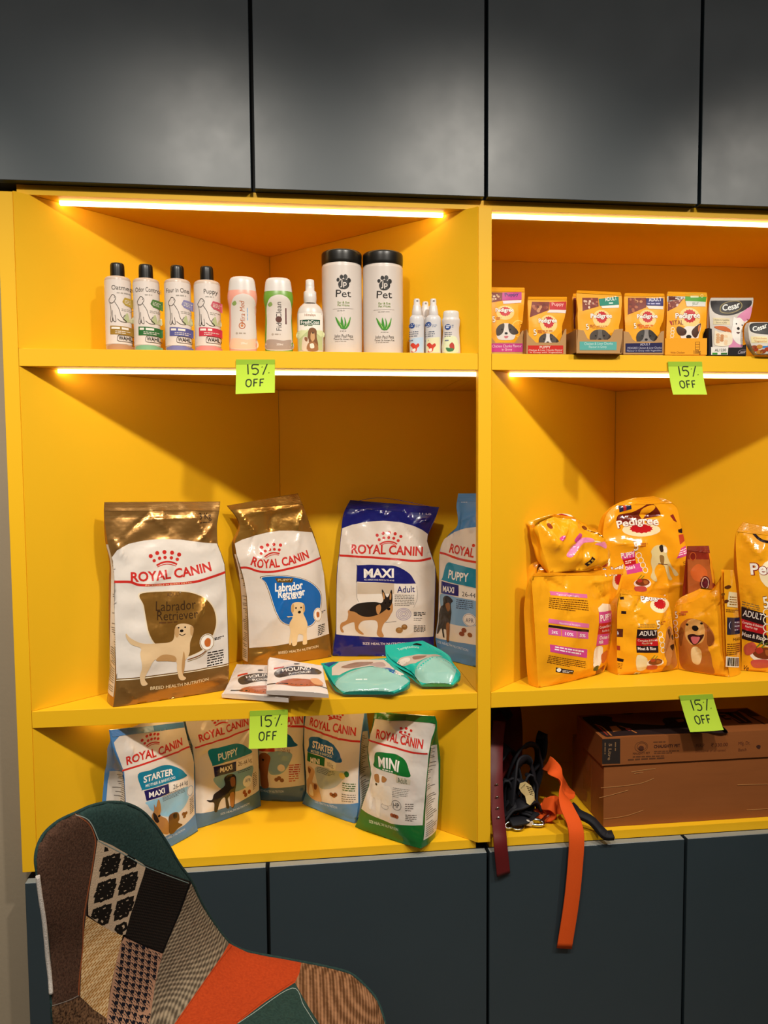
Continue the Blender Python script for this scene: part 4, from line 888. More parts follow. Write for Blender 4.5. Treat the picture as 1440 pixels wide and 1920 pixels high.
('D','f:9A5230',3,.0254,.0569,.0051,.004),
('D','f:9A5230',3,.0305,.0565,.0051,.004),
('G','f:6E6862',2,[(.0502,.0718),(.0668,.0732),(.0677,.0917),(.0502,.0894)],4,.4),
('G','f:6E6862',2,[(.051,.0521),(.0742,.0539),(.0742,.0694),(.0504,.0662)],4,.45),
('T','f:D6E6D2',1,'SIZE HEALTH NUTRITION',[(-.0415,.0237),(-.0027,.0252),(.0334,.0262)],.0058,.003,.0)]},'puppy_chicken':{'loc':(1.099,.0646,.9157),'yaw':27.6,'lean':5,'rows':[(-.1034,.0,.1034,.0),(-.1049,.0196,.1153,.0119),(-.1056,.0681,.128,.0528),(-.105,.1252,.1408,.0941),(-.1054,.1737,.1548,.1356),(-.1056,.2023,.1673,.1632),(-.1065,.2222,.1811,.1909),(-.1069,.2322,.1905,.212),(-.1029,.2352,.1938,.219),(-.0965,.2377,.1916,.2236)],'D':.03,'bulge':.028,'wr':.003,'seed':101,'lam':(.05,.11),'round_':2.6,'creases':[(-.0844,.2335,-.0137,.1955,.006,-.01),(.0473,.2011,.151,.2082,.006,.006),(.0718,.1637,.1295,.1719,.006,-.006),(-.0506,-.0117,.1003,.0048,.006,.006),(.0256,.0672,.0585,.0113,.005,-.004),(-.0121,.1886,-.0084,.2266,.006,-.005),(-.015,.1242,-.0459,.1962,.0037,-.0041),(.0439,.1555,-.0215,.2039,.0033,.0037),(-.0848,.1849,-.0758,.2277,.0034,-.0031),(-.0016,.1826,-.0528,.2277,.0046,-.0049),(.0239,.1707,-.0364,.2006,.0041,-.0033),(.0669,.0378,.0631,.072,.0039,-.0032),(.1191,.1702,.1101,.2277,.0035,-.0049),(.1241,.1518,.0712,.2042,.0048,-.0052),(-.0634,.2007,-.0802,.2277,.0056,.0054)],'bprof':[(0,.3),(.1,.85),(.3,1),(.6,.95),(.8,.6),(.93,.2),(1,0)],'dprof':[(0,.95),(.1,1),(.6,.95),(.8,.6),(.93,.15),(1,.05)],'key':'f:F0A41A','art':[('P','f:E070A8',1,[(-.0611,.1901),(.0416,.1738),(.0429,.1818),(-.0614,.198)]),
('T','f:F6E6EE',2,'Typical Ingredients',[(-.0452,.1885),(.0181,.1781)],.004,.0,.0),
('G','f:6A3A12',1,[(-.0706,.1632),(.0354,.1421),(.0406,.1705),(-.0646,.186)],6,.42),
('P','f:E070A8',1,[(-.0768,.1339),(.0328,.1112),(.0335,.1204),(-.0745,.1425)]),
('T','f:F6E6EE',2,'Nutritional Analysis',[(-.0501,.1295),(.0031,.1193)],.004,.0,.0),
('P','f:2A1A1C',1,[(-.0776,.1251),(.032,.1021),(.0325,.1078),(-.0765,.13)]),
('P','f:D45A9A',1,[(-.0788,.1097),(-.0475,.1033),(-.0463,.1178),(-.0776,.124)]),
('T','f:F6E6EE',2,'24%',[(-.0717,.1116),(-.056,.1082)],.0062,.02,.0),
('P','f:D45A9A',1,[(-.0459,.103),(-.0105,.0961),(-.0093,.1107),(-.0447,.1174)]),
('T','f:F6E6EE',2,'10%',[(-.0386,.105),(-.0193,.1011)],.0062,.02,.0),
('P','f:D45A9A',1,[(-.0089,.0955),(.0291,.0882),(.0303,.103),(-.0077,.1101)]),
('T','f:F6E6EE',2,'5%',[(-.0014,.0975),(.02,.0933)],.0063,.02,.0),
('P','f:D0468E',1,[(-.0786,.0741),(.0206,.0484),(.0238,.0663),(-.0789,.0897)]),
('G','f:F6E6EE',2,[(-.0689,.076),(.011,.0544),(.012,.0668),(-.0665,.0857)],2,.5),
('G','f:6A3A12',1,[(-.0852,.0507),(.015,.0228),(.0183,.0418),(-.0822,.068)],5,.42),
('P','f:2A1A1C',1,[(-.0657,.0299),(-.0193,.0187),(-.0173,.0267),(-.064,.0392)]),
('D','f:F0EAE0',2,-.0578,.0333,.0054,.004),
('G','f:E8DCD0',2,[(-.0499,.0271),(-.0218,.0207),(-.0207,.0261),(-.0488,.0328)],2,.5),
('P','f:F4E6C8',.5,[(.0698,.1405),(.1372,.1352),(.1419,.1467),(.0923,.1568),(.0706,.1498)]),
('P','f:D0468E',1,[(.065,.1177),(.133,.1094),(.1363,.1341),(.0699,.1416)]),
('T','f:F8F0EE',2,'PUPPY',[(.0716,.1211),(.1318,.1162)],.0133,.02,.0),
('P','f:B81E22',1,[(.0605,.0937),(.1298,.0859),(.133,.1094),(.065,.1177)]),
('T','f:F4DCD0',2,'Complete & Balanced',[(.0668,.1058),(.1286,.1004)],.0055,.01,.0),
('T','f:F4DCD0',2,'Food For dogs',[(.0771,.0963),(.117,.0923)],.0046,.01,.0),
('P','f:D0468E',1,[(.0549,.0689),(.1197,.0616),(.1298,.0854),(.0604,.0933)]),
('T','f:F8F0EE',2,'Chicken &',[(.0681,.0811),(.1138,.0761)],.0078,.02,.0),
('T','f:F8F0EE',2,'Milk',[(.0655,.0714),(.0864,.0694)],.0074,.02,.0),
('S','f:EFE4D0',1,[(.0492,.0639),(.0839,.0613),(.0778,.0317),(.0521,.017),(.0458,.0319)]),
('S','f:3A4A2A',2,[(.0491,.0221),(.0632,.0246),(.0639,.0128),(.0502,.015)]),
('S','f:C4642E',2,[(.079,.0456),(.1113,.048),(.1059,.0275),(.0809,.0266)]),
('S','f:8A3A22',2,[(.0622,.0131),(.1013,.0164),(.0928,.0012),(.068,.0005)]),
('T','f:7A3A1C',1.6,'5',[(.149,.1447),(.1579,.1445)],.0117,.06,.0),
('T','f:F6EAD4',2,'5',[(.149,.1447),(.1579,.1445)],.0117,.02,.0),
('G','f:B8641E',2,[(.1606,.148),(.1766,.1471),(.1771,.1528),(.1611,.1542)],2,.7),
('O','f:F6EAD4',2,.1473,.1341,.0088,.0057,.0014),
('O','f:F6EAD4',2,.1451,.1211,.0087,.0057,.0014),
('O','f:F6EAD4',2,.1428,.1082,.0087,.0057,.0014),
('O','f:F6EAD4',2,.1405,.0953,.0088,.0057,.0014),
('D','f:F6E3B8',.5,.1705,.198,.0301,.0209),
('P','f:C01C24',1,[(.1875,.2001),(.1894,.1967),(.1853,.1948),(.1851,.1912),(.1803,.1909),(.178,.1878),(.1734,.1892),(.1695,.1872),(.1661,.1899),(.1613,.1894),(.1597,.1929),(.1551,.194),(.1555,.1976),(.1519,.2001),(.1544,.2031),(.1525,.2065),(.1565,.2083),(.1567,.2119),(.1614,.2122),(.1637,.2153),(.1682,.214),(.1721,.216),(.1756,.2134),(.1804,.2139),(.1821,.2104),(.1868,.2093),(.1863,.2056),(.19,.2031)]),
('T','f:8A1A1C',1.6,'Pedigree',[(.1188,.2139),(.1553,.215),(.1965,.2237)],.0164,.07,.0),
('T','f:F4EEE4',2,'Pedigree',[(.1188,.2139),(.1553,.215),(.1965,.2237)],.0164,.028,.0),
('P','f:F2EEE6',2,[(.0378,-.0129),(.0541,-.0156),(.0551,-.0037),(.0388,-.001)]),
('D','f:3A2A18',3,.0464,-.0087,.0044,.0031)]},'puppy_tall':{'loc':(1.3425,.212,.9157),'yaw':.0,'lean':6,'rows':[(-.1182,.0,.1194,.0),(-.1161,.0745,.1246,.0726),(-.1125,.1424,.1286,.1609),(-.1089,.2105,.1253,.2053),(-.1062,.2488,.116,.2332),(-.1046,.2706,.1061,.2667),(-.1034,.2926,.1019,.289),(-.1013,.3118,.0961,.3169),(-.0979,.3364,.0911,.3393),(-.0839,.3583,.089,.3616),(-.0515,.3758,.0626,.3814),(-.0134,.3845,.0276,.3874)],'D':.05,'bulge':.016,'wr':.0032,'seed':111,'lam':(.05,.12),'round_':2.8,'creases':[(-.0584,.3442,.0494,.3413,.006,-.012),(-.0922,.2814,-.0087,.2689,.006,.007),(.0169,.1692,.1198,.1777,.008,.006),(-.0755,.3527,-.005,.3767,.006,.006),(.0842,.3282,.1105,.2444,.004,.004),(-.0111,.1284,.0712,.1623,.0055,-.0035),(-.0974,.0928,-.0763,.1161,.0051,.0053),(-.0658,.1741,-.0768,.2044,.0048,.0045),(-.0449,.0845,-.09,.118,.0058,-.0034),(-.0309,.0618,-.0635,.113,.0039,-.0034),(-.1069,.0972,-.0774,.1175,.0034,.0041),(.069,.2093,.0859,.2407,.0039,-.0032),(-.0044,.1546,.0339,.2136,.0052,.0047),(-.1108,.2989,-.0711,.3416,.0051,.0054),(-.0961,.1127,-.0415,.1425,.0037,-.0033)],'bprof':[(0,.3),(.2,.9),(.4,1),(.7,.9),(.85,.6),(.95,.2),(1,0)],'dprof':[(0,.95),(.3,1),(.7,.9),(.85,.5),(.95,.12),(1,.05)],'key':'f:F0A41A','art':[('S','f:6A2014',1,[(-.0677,.325),(-.0642,.3429),(-.0321,.3493),(-.0055,.36),(.0211,.3708),(.0436,.3455),(.0346,.3387),(-.0065,.3324),(-.0359,.3231)]),
('S','f:F0A41A',2,[(-.0057,.3545),(.021,.3666),(.0295,.3596),(.0084,.3418),(-.0065,.3337)]),
('P','f:2A2A4A',1,[(-.0629,.3649),(-.0342,.3742),(-.0318,.3576),(-.0611,.3497)]),
('P','f:B02A2A',2,[(-.0532,.3684),(-.0459,.3705),(-.0447,.3545),(-.0517,.3523)]),
('G','f:6A4A12',1,[(-.0256,.3686),(.0155,.3764),(.0128,.3842),(-.0247,.3783)],2,.5),
('D','f:F6E3B8',.5,-.0097,.3075,.0475,.016),
('P','f:C01C24',1,[(.0167,.3099),(.0201,.3073),(.014,.3058),(.0141,.303),(.0065,.3026),(.0033,.3001),(-.0041,.3009),(-.01,.2992),(-.0158,.3011),(-.0232,.3006),(-.0262,.3031),(-.0337,.3038),(-.0334,.3065),(-.0394,.3083),(-.0358,.3107),(-.0392,.3132),(-.0331,.3148),(-.0332,.3175),(-.0257,.318),(-.0225,.3204),(-.0151,.3196),(-.0092,.3213),(-.0034,.3195),(.004,.32),(.0071,.3175),(.0146,.3168),(.0142,.314),(.0203,.3123)]),
('T','f:8A1A1C',1.6,'Pedigree',[(-.0681,.3118),(-.0361,.3184),(-.0011,.3212),(.0345,.3179)],.017,.07,.0),
('T','f:F4EEE4',2,'Pedigree',[(-.0681,.3118),(-.0361,.3184),(-.0011,.3212),(.0345,.3179)],.017,.028,.0),
('T','f:7A3A1C',1.6,'5',[(-.0323,.2583),(-.0214,.2595)],.0213,.06,.0),
('T','f:F6EAD4',2,'5',[(-.0323,.2583),(-.0214,.2595)],.0213,.02,.0),
('G','f:B8641E',2,[(-.0183,.2663),(.0014,.2673),(.0018,.2776),(-.0179,.2773)],2,.7),
('O','f:F6EAD4',2,-.0205,.247,.0064,.0066,.0016),
('O','f:F6EAD4',2,-.0157,.2354,.0064,.0066,.0016),
('O','f:F6EAD4',2,-.0109,.2237,.0064,.0066,.0016),
('O','f:F6EAD4',2,-.006,.2121,.0063,.0066,.0016),
('P','f:D0468E',1,[(-.0591,.2368),(-.0294,.2431),(-.03,.2582),(-.0621,.2506)]),
('T','f:F8F0EE',2,'PUPPY',[(-.0619,.2402),(-.0293,.2445)],.0126,.02,.0),
('P','f:B81E22',1,[(-.0538,.2216),(-.027,.2274),(-.0294,.2431),(-.0591,.2368)]),
('G','f:F4DCD0',2,[(-.0531,.2257),(-.0298,.2302),(-.0295,.239),(-.0534,.2345)],2,.5),
('P','f:D0468E',1,[(-.0516,.2024),(-.0122,.2097),(-.0188,.2291),(-.0524,.2216)]),
('T','f:F8F0EE',2,'Chicken &',[(-.0527,.212),(-.0302,.2175)],.0083,.02,.0),
('S','f:D8C890',2,[(.0098,.2575),(.0204,.2683),(.0351,.2708),(.0468,.2692),(.0537,.2594),(.0518,.2456),(.0626,.2205),(.0739,.2092),(.0808,.198),(.0705,.196),(.0636,.2094),(.0538,.2207),(.056,.2013),(.062,.1887),(.0526,.1881),(.046,.207),(.0393,.2238),(.0247,.2241),(.0168,.2077),(.0219,.1869),(.0146,.1857),(.0062,.1956),(.0119,.2106),(.0088,.2299),(.0109,.2464)]),
('S','f:2E241E',3,[(.032,.2667),(.041,.2707),(.0428,.2568),(.0351,.2542)]),
('S','f:F0E8DC',3,[(.0422,.2651),(.051,.265),(.0521,.2539),(.0447,.2527)]),
('S','f:8A6A3A',3,[(.0313,.246),(.0429,.243),(.0393,.2238),(.0322,.2294)]),
('L','f:6A3A2A',3,.0016,[(.0262,.2268),(.051,.2235)]),
('D','f:EFE6DA',1,-.0147,.1809,.0214,.0114),
('D','f:7A3A1C',2,-.0146,.1836,.0177,.0087),
('S','f:B23A2A',3,[(-.0283,.1892),(-.0198,.1925),(-.0163,.1862),(-.0239,.1829)]),
('S','f:A8602A',3,[(-.0125,.1888),(-.0024,.1859),(-.0036,.1798),(-.0119,.1809)]),
('S','f:C4524A',3,[(-.0335,.1726),(-.0103,.1738),(-.006,.1631),(-.0292,.162)]),
('L','f:6A7A2A',3,.0017,[(-.0264,.1918),(-.0168,.2012)]),
('L','f:6A7A2A',3,.0018,[(-.0189,.1916),(-.0103,.1993)]),
('P','f:D0468E',1,[(.0764,.2368),(.1105,.2444),(.1055,.2667),(.0899,.2615)]),
('G','f:F8E0EE',2,[(.081,.2422),(.1077,.2478),(.1059,.2626),(.0875,.2582)],3,.5),
('G','f:6A3A12',1,[(.0948,.217),(.1185,.2221),(.1176,.236),(.0937,.2295)],3,.4),
('P','f:8A2A1E',1,[(.0684,.3396),(.0759,.3437),(.084,.3241),(.0768,.327)]),
('P','f:2A1A1C',1,[(.0863,.306),(.0982,.3086),(.0983,.2969),(.0875,.299)]),
('P','f:C0402A',1,[(.0873,.2934),(.1006,.2946),(.1035,.2779),(.0879,.2698)])]},'adult_meat':{'loc':(1.288,.0976,.9157),'yaw':9.34,'lean':5,'rows':[(-.0781,.0,.0786,.0),(-.0791,.0167,.0784,.0145),(-.0787,.0394,.0756,.0406),(-.0776,.0772,.0691,.0722),(-.0758,.1201,.0666,.1112),(-.074,.1478,.0647,.1346),(-.0715,.1655,.0603,.1517),(-.0657,.1791,.0568,.1623),(-.0618,.1883,.0519,.1677)],'D':.06,'bulge':.026,'wr':.003,'seed':121,'lam':(.045,.1),'round_':2.6,'creases':[(-.0474,.182,-.0197,.1421,.006,.008),(-.0126,.1673,-.0375,.1406,.006,-.007),(-.0406,.1357,-.0119,.1161,.005,-.006),(-.0727,.0035,.0489,.0014,.006,.005),(.0342,.0208,-.0125,.0404,.0046,.0036),(.0221,.1056,.0917,.1618,.0051,-.0038),(-.002,.0894,.0467,.1511,.0043,.003),(-.0615,.0475,-.0525,.0918,.004,-.0038),(-.0219,.0619,-.0378,.132,.0039,.0052),(-.022,.1003,-.0601,.1203,.0032,.0029),(.0284,.005,.0695,.0694,.0045,.0043),(-.0445,.1403,.0186,.1783,.0047,-.0035),(-.0318,.0538,.0265,.0906,.0051,-.0055),(.0159,.0145,.0598,.0843,.0034,-.0039)],'bprof':[(0,.3),(.1,.85),(.3,1),(.6,.95),(.8,.6),(.93,.2),(1,0)],'dprof':[(0,.95),(.1,1),(.6,.95),(.8,.6),(.93,.15),(1,.05)],'key':'f:F0A41A','art':[('D','f:F6E3B8',.5,.032,.148,.028,.0157),
('P','f:C01C24',1,[(.0476,.1498),(.0496,.1473),(.0459,.1459),(.0459,.1432),(.0414,.1429),(.0395,.1405),(.0351,.1415),(.0316,.1399),(.0282,.1419),(.0238,.1414),(.0221,.144),(.0177,.1448),(.018,.1475),(.0144,.1493),(.0166,.1516),(.0147,.1541),(.0183,.1555),(.0183,.1582),(.0227,.1585),(.0247,.1609),(.029,.16),(.0326,.1615),(.0359,.1596),(.0403,.16),(.0421,.1575),(.0465,.1567),(.0463,.154),(.0498,.1521)]),
('T','f:8A1A1C',1.6,'Pedigree',[(-.0136,.1584),(.0079,.1598),(.0289,.1612),(.0525,.1612)],.0122,.07,.0),
('T','f:F4EEE4',2,'Pedigree',[(-.0136,.1584),(.0079,.1598),(.0289,.1612),(.0525,.1612)],.0122,.028,.0),
('T','f:7A3A1C',1.6,'5',[(.0097,.1006),(.0196,.1011)],.0174,.06,.0),
('T','f:F6EAD4',2,'5',[(.0097,.1006),(.0196,.1011)],.0174,.02,.0),
('G','f:B8641E',2,[(.0225,.1066),(.0404,.1066),(.0408,.1151),(.0229,.1156)],2,.7),
('O','f:F6EAD4',2,.0181,.0872,.0066,.0057,.0016),
('O','f:F6EAD4',2,.02,.0755,.0066,.0057,.0016),
('O','f:F6EAD4',2,.0219,.0639,.0066,.0056,.0015),
('O','f:F6EAD4',2,.0237,.0522,.0066,.0056,.0015),
('G','f:8A6A3A',1,[(-.039,.1051),(.0083,.1025),(.0073,.1123),(-.0351,.1135)],3,.4),
('P','f:2A1A1C',1,[(-.0406,.0823),(.0097,.0798),(.01,.0993),(-.0391,.102)]),
('T','f:EFE2D8',2,'ADULT',[(-.0362,.0883),(.0082,.0871)],.0102,.012,.0),
('P','f:B81E22',1,[(-.0407,.0657),(.0102,.0634),(.0097,.0798),(-.0406,.0823)]),
('T','f:F4DCD0',2,'Complete & Balanced',[(-.0379,.0755),(.0085,.0738)],.0043,.01,.0),
('T','f:F4DCD0',2,'Food For dogs',[(-.0294,.0693),(-.0036,.0687)],.0037,.01,.0),
('P','f:2A1A1C',1,[(-.0414,.0505),(.0104,.048),(.0102,.0634),(-.0407,.0657)]),
('T','f:EFE2D8',2,'Meat & Rice',[(-.0382,.0561),(.0038,.0546)],.0066,.02,.0),
('D','f:EFE6DA',1,.0034,.0255,.0206,.0099),
('D','f:7A3A1C',2,.0035,.0278,.017,.0076),
('S','f:B23A2A',3,[(-.0096,.0334),(-.0015,.0358),(.0018,.0302),(-.0054,.0277)]),
('S','f:A8602A',3,[(.0055,.0322),(.0152,.0292),(.0141,.0239),(.0061,.0253)]),
('S','f:C4524A',3,[(-.0147,.0192),(.0076,.019),(.0116,.0095),(-.0107,.0097)]),
('L','f:6A7A2A',3,.0015,[(-.0078,.0355),(.0015,.0433)]),
('L','f:6A7A2A',3,.0015,[(-.0006,.035),(.0077,.0413)]),
('S','f:E4D4A8',.8,[(-.0411,.0441),(-.0184,.0374),(-.0165,.0117),(-.0395,.0123)]),
('S','f:B4743A',2,[(.0345,.0848),(.0473,.0995),(.0623,.0959),(.0665,.0827),(.0691,.0592),(.0717,.0357),(.0736,.0097),(.0489,.0014),(.0278,.003),(.032,.0284),(.0271,.0545)]),
('S','f:3A2014',3,[(.0439,.092),(.0531,.0939),(.0561,.0808),(.0476,.0736)]),
('S','f:2A1810',3,[(.0484,.0581),(.0637,.0596),(.0617,.0494),(.054,.0474)]),
('D','f:1B1716',3,.0628,.0739,.0042,.0057),
('P','f:2A1A1C',1,[(-.0657,.1651),(-.0564,.1651),(-.0561,.171),(-.0655,.171)]),
('P','f:2A1A1C',1,[(-.067,.1348),(-.0577,.1347),(-.0574,.1405),(-.0668,.1406)]),
('P','f:5A2A1A',1,[(-.0852,.084),(-.0657,.0835),(-.0655,.1017),(-.083,.1016)]),
('P','f:A83A22',1,[(-.0936,.0556),(-.0734,.0546),(-.073,.0642),(-.0917,.0656)]),
('P','f:2A1A1C',1,[(-.1003,.0347),(-.0681,.029),(-.0669,.0354),(-.0986,.0409)]),
('G','f:8A4A12',1,[(-.101,.0172),(-.0724,.0098),(-.0688,.026),(-.0998,.0314)],5,.4),
('P','f:F2EEE6',2,[(-.0436,-.0067),(-.0295,-.0079),(-.0289,.0053),(-.043,.0065)]),
('D','f:3A2A18',3,-.0363,-.0012,.0038,.0035),
('T','f:C0402A',1,'1.2 kg',[(-.0262,-.0053),(-.0114,-.0055)],.0045,.0,.0)]},'adult_dog':{'loc':(1.4052,.0728,.9157),'yaw':-44.17,'lean':4,'rows':[(-.0538,.0,.0538,.0),(-.0563,.0194,.0495,.0206),(-.0613,.0526,.0448,.0551),(-.0673,.0911,.0422,.0925),(-.0709,.1168,.0408,.1174),(-.0699,.1327,.0395,.1399),(-.0647,.1437,.0372,.1649),(-.0548,.1487,.0357,.1798),(-.0324,.1524,.0342,.1948),(-.0014,.1749,.0344,.215),(.0163,.1855,.0343,.2326)],'D':.05,'bulge':.018,'wr':.0022,'seed':131,'round_':3.0,'gusset':-.05,'creases':[(.0128,.1826,.0207,.1631,.005,.006),(.0183,.1629,.028,.0273,.004,.003),(-.004,.0501,-.0128,.1071,.0048,.0039),(-.0376,.111,.0122,.1334,.0056,.0037),(-.0105,.0666,.0024,.1469,.0058,-.0049),(-.0306,.1419,-.0559,.1862,.0039,-.0034),(.0049,.0464,.0292,.086,.0031,-.0041),(-.0443,.1835,.0153,.2216,.005,-.0031),(.0059,.0276,-.0294,.0752,.0051,-.0037),(-.0687,.0669,-.0237,.0997,.0055,-.0037),(-.0033,.044,.0335,.0688,.0034,.0051),(-.0041,.0962,.0229,.1133,.0053,-.0053)],'bprof':[(0,.3),(.1,.85),(.3,1),(.6,.8),(.8,.4),(.93,.1),(1,0)],'dprof':[(0,.95),(.1,1),(.6,1),(.8,.9),(.93,.5),(1,.1)],'key':'f:F0A41A','printed_side':1,'art':[('S','f:B4692C',2,[(-.0538,.0407),(-.0527,.0929),(-.0434,.1123),(-.0263,.1208),(-.0041,.117),(.0108,.1061),(.0222,.0898),(.0217,.0695),(.0112,.0629),(.0178,.0461),(.0209,.0262),(.0237,.0038),(-.0023,.0034),(-.0444,.0044)]),
('S','f:D9A45E',3,[(-.0392,.0998),(-.0335,.1148),(-.0189,.1204),(-.004,.1145),(.0013,.1024),(.0031,.0847),(-.0024,.0712),(-.0217,.0621),(-.0344,.072),(-.0394,.0843)]),
('S','f:8A4A1E',3,[(.006,.1055),(.016,.0966),(.0225,.0822),(.0171,.0663),(.0098,.0678),(.0079,.0879)]),
('S','f:8A4A1E',3,[(-.0544,.0849),(-.0479,.0987),(-.0424,.0865),(-.0464,.0574),(-.0515,.0592)]),
('D','f:1B1716',4,-.0177,.1,.0074,.0061),
('D','f:1B1716',4,-.0352,.106,.003,.0026),
('D','f:1B1716',4,-.0051,.1118,.0029,.0025),
('S','f:3A1614',4,[(-.0335,.0812),(-.0226,.0865),(-.0103,.0855),(.0018,.0884),(-.0049,.0734),(-.0168,.0628),(-.0268,.0678)]),
('S','f:D06A72',5,[(-.026,.0788),(-.015,.0818),(-.0064,.0809),(-.0121,.0678),(-.0206,.0656)]),
('S','f:E6C690',3,[(-.0238,.0528),(-.0117,.0597),(-.0016,.0483),(-.0055,.0221),(-.0203,.025)]),
('T','f:7A3A1C',1.6,'5',[(-.0637,.1151),(-.0569,.1168)],.0145,.06,.0),
('T','f:F6EAD4',2,'5',[(-.0637,.1151),(-.0569,.1168)],.0145,.02,.0),
('G','f:B8641E',2,[(-.0553,.1217),(-.0431,.1241),(-.0434,.131),(-.0555,.1292)],2,.7),
('G','f:C05A2A',2,[(-.0513,.123),(-.034,.1264),(-.0348,.1366),(-.0517,.1334)],2,.7),
('O','f:F6EAD4',2,-.0633,.1047,.0056,.0057,.0016),
('O','f:F6EAD4',2,-.0622,.0904,.0055,.0057,.0016),
('O','f:F6EAD4',2,-.0612,.0762,.0055,.0057,.0016)]},'adult_dog_side':{'loc':(1.4658,.0491,.9157),'yaw':32.13,'lean':4,'art':[('P','f:EAD9B0',1,[(-.0266,.1543),(.0216,.1458),(.0222,.1789),(-.0185,.1859)]),
('G','f:8A5A12',2,[(-.0188,.1558),(.0168,.1502),(.0163,.1719),(-.0158,.1768)],4,.45),
('D','f:5A2A12',2,-.0201,.1962,.0111,.0039),
('D','f:5A2A12',2,-.028,.1657,.008,.0035),
('D','f:5A2A12',2,-.0391,.182,.008,.0034),
('P','f:26243E',1,[(-.0308,.0935),(.0276,.0875),(.03,.123),(-.0273,.1306)]),
('G','f:C8C4D0',2,[(-.004,.0959),(.026,.0929),(.0273,.117),(-.0016,.1209)],3,.3),
('T','f:D0CCD8',2,'(',[(-.0243,.1089),(-.0183,.108)],.0123,.0,.0),
('T','f:6A3A12',1,'MAX',[(-.011,.0772),(.0252,.0738)],.006,.0,.0),
('G','f:7A4412',1,[(-.0342,.0477),(.0249,.0432),(.0273,.0684),(-.0316,.0749)],6,.45),
('P','f:EFE8DA',1,[(-.0424,.0254),(.0091,.0157),(.0138,.0373),(-.0383,.0472)]),
('P','f:1B1716',2,[(-.0372,.0263),(-.0347,.0258),(-.0315,.0436),(-.034,.044)]),
('P','f:1B1716',2,[(-.0331,.0256),(-.0287,.0248),(-.0254,.0425),(-.0299,.0433)]),
('P','f:1B1716',2,[(-.027,.0245),(-.025,.0242),(-.0218,.0419),(-.0238,.0423)]),
('P','f:1B1716',2,[(-.0234,.0239),(-.0199,.0233),(-.0167,.0411),(-.0202,.0417)]),
('P','f:1B1716',2,[(-.0183,.023),(-.0127,.022),(-.0095,.0399),(-.0151,.0408)]),
('P','f:1B1716',2,[(-.0111,.0218),(-.0091,.0214),(-.0058,.0393),(-.0079,.0396)]),
('P','f:1B1716',2,[(-.0075,.0211),(-.0044,.0206),(-.0011,.0385),(-.0042,.039)]),
('P','f:1B1716',2,[(-.0028,.0203),(.0018,.0195),(.0051,.0375),(.0005,.0383)]),
('P','f:1B1716',2,[(.0035,.0192),(.006,.0188),(.0093,.0368),(.0068,.0372)]),
('P','f:1B1716',2,[(.0077,.0185),(.0118,.0178),(.0151,.0358),(.011,.0365)]),
('G','f:6A3A12',1,[(-.0303,.1422),(.0257,.1338),(.0265,.1414),(-.0296,.1496)],2,.4)]},'red_bag':{'loc':(1.4472,.152,.9157),'yaw':.0,'lean':4,'rows':[(-.0348,.0,.0385,.0),(-.0337,.1088,.0397,.1067),(-.0327,.189,.0354,.182),(-.0325,.2318,.0317,.2143),(-.0327,.2532,.0251,.2413),(-.0317,.2733,.0214,.2731)],'D':.028,'bulge':.01,'wr':.0027,'seed':141,'creases':[(-.0013,.199,.0123,.1692,.006,.006),(.0058,.2739,.0221,.2307,.005,.004),(-.0336,.1148,.0342,.1493,.005,.0053),(.027,.1722,.0019,.1981,.0051,-.0048),(.0228,.0605,-.0027,.1218,.0045,.0028),(.0018,.2189,.0081,.2633,.0034,-.0036),(-.0111,.226,-.0068,.2633,.0048,-.0029),(-.0309,.075,.0147,.1053,.0054,.0042),(.0027,.0259,.0334,.082,.0036,-.0038),(-.0365,.1789,.0073,.1992,.004,.0028),(.0441,.0507,-.013,.0769,.003,.0043),(.0179,.0793,-.0231,.123,.0045,-.0038)],'key':'f:8A2E1E','art':[('P','f:A85A2A',1,[(-.0343,.1356),(-.0323,.2158),(-.0323,.2425),(.0194,.2415),(.0246,.2145),(.0288,.1338)]),
('S','f:C4602A',2,[(-.0266,.2157),(-.0064,.2313),(.0132,.2148),(.0071,.1934),(-.0185,.194)]),
('D','f:5A1E2A',2,.0056,.1881,.0136,.0161),
('O','f:D8B8A0',3,.0056,.1881,.0097,.0123,.0016),
('D','f:7A2418',2,-.0189,.249,.0074,.0107),
('O','f:C8622A',3,-.0189,.249,.0074,.0091,.0016),
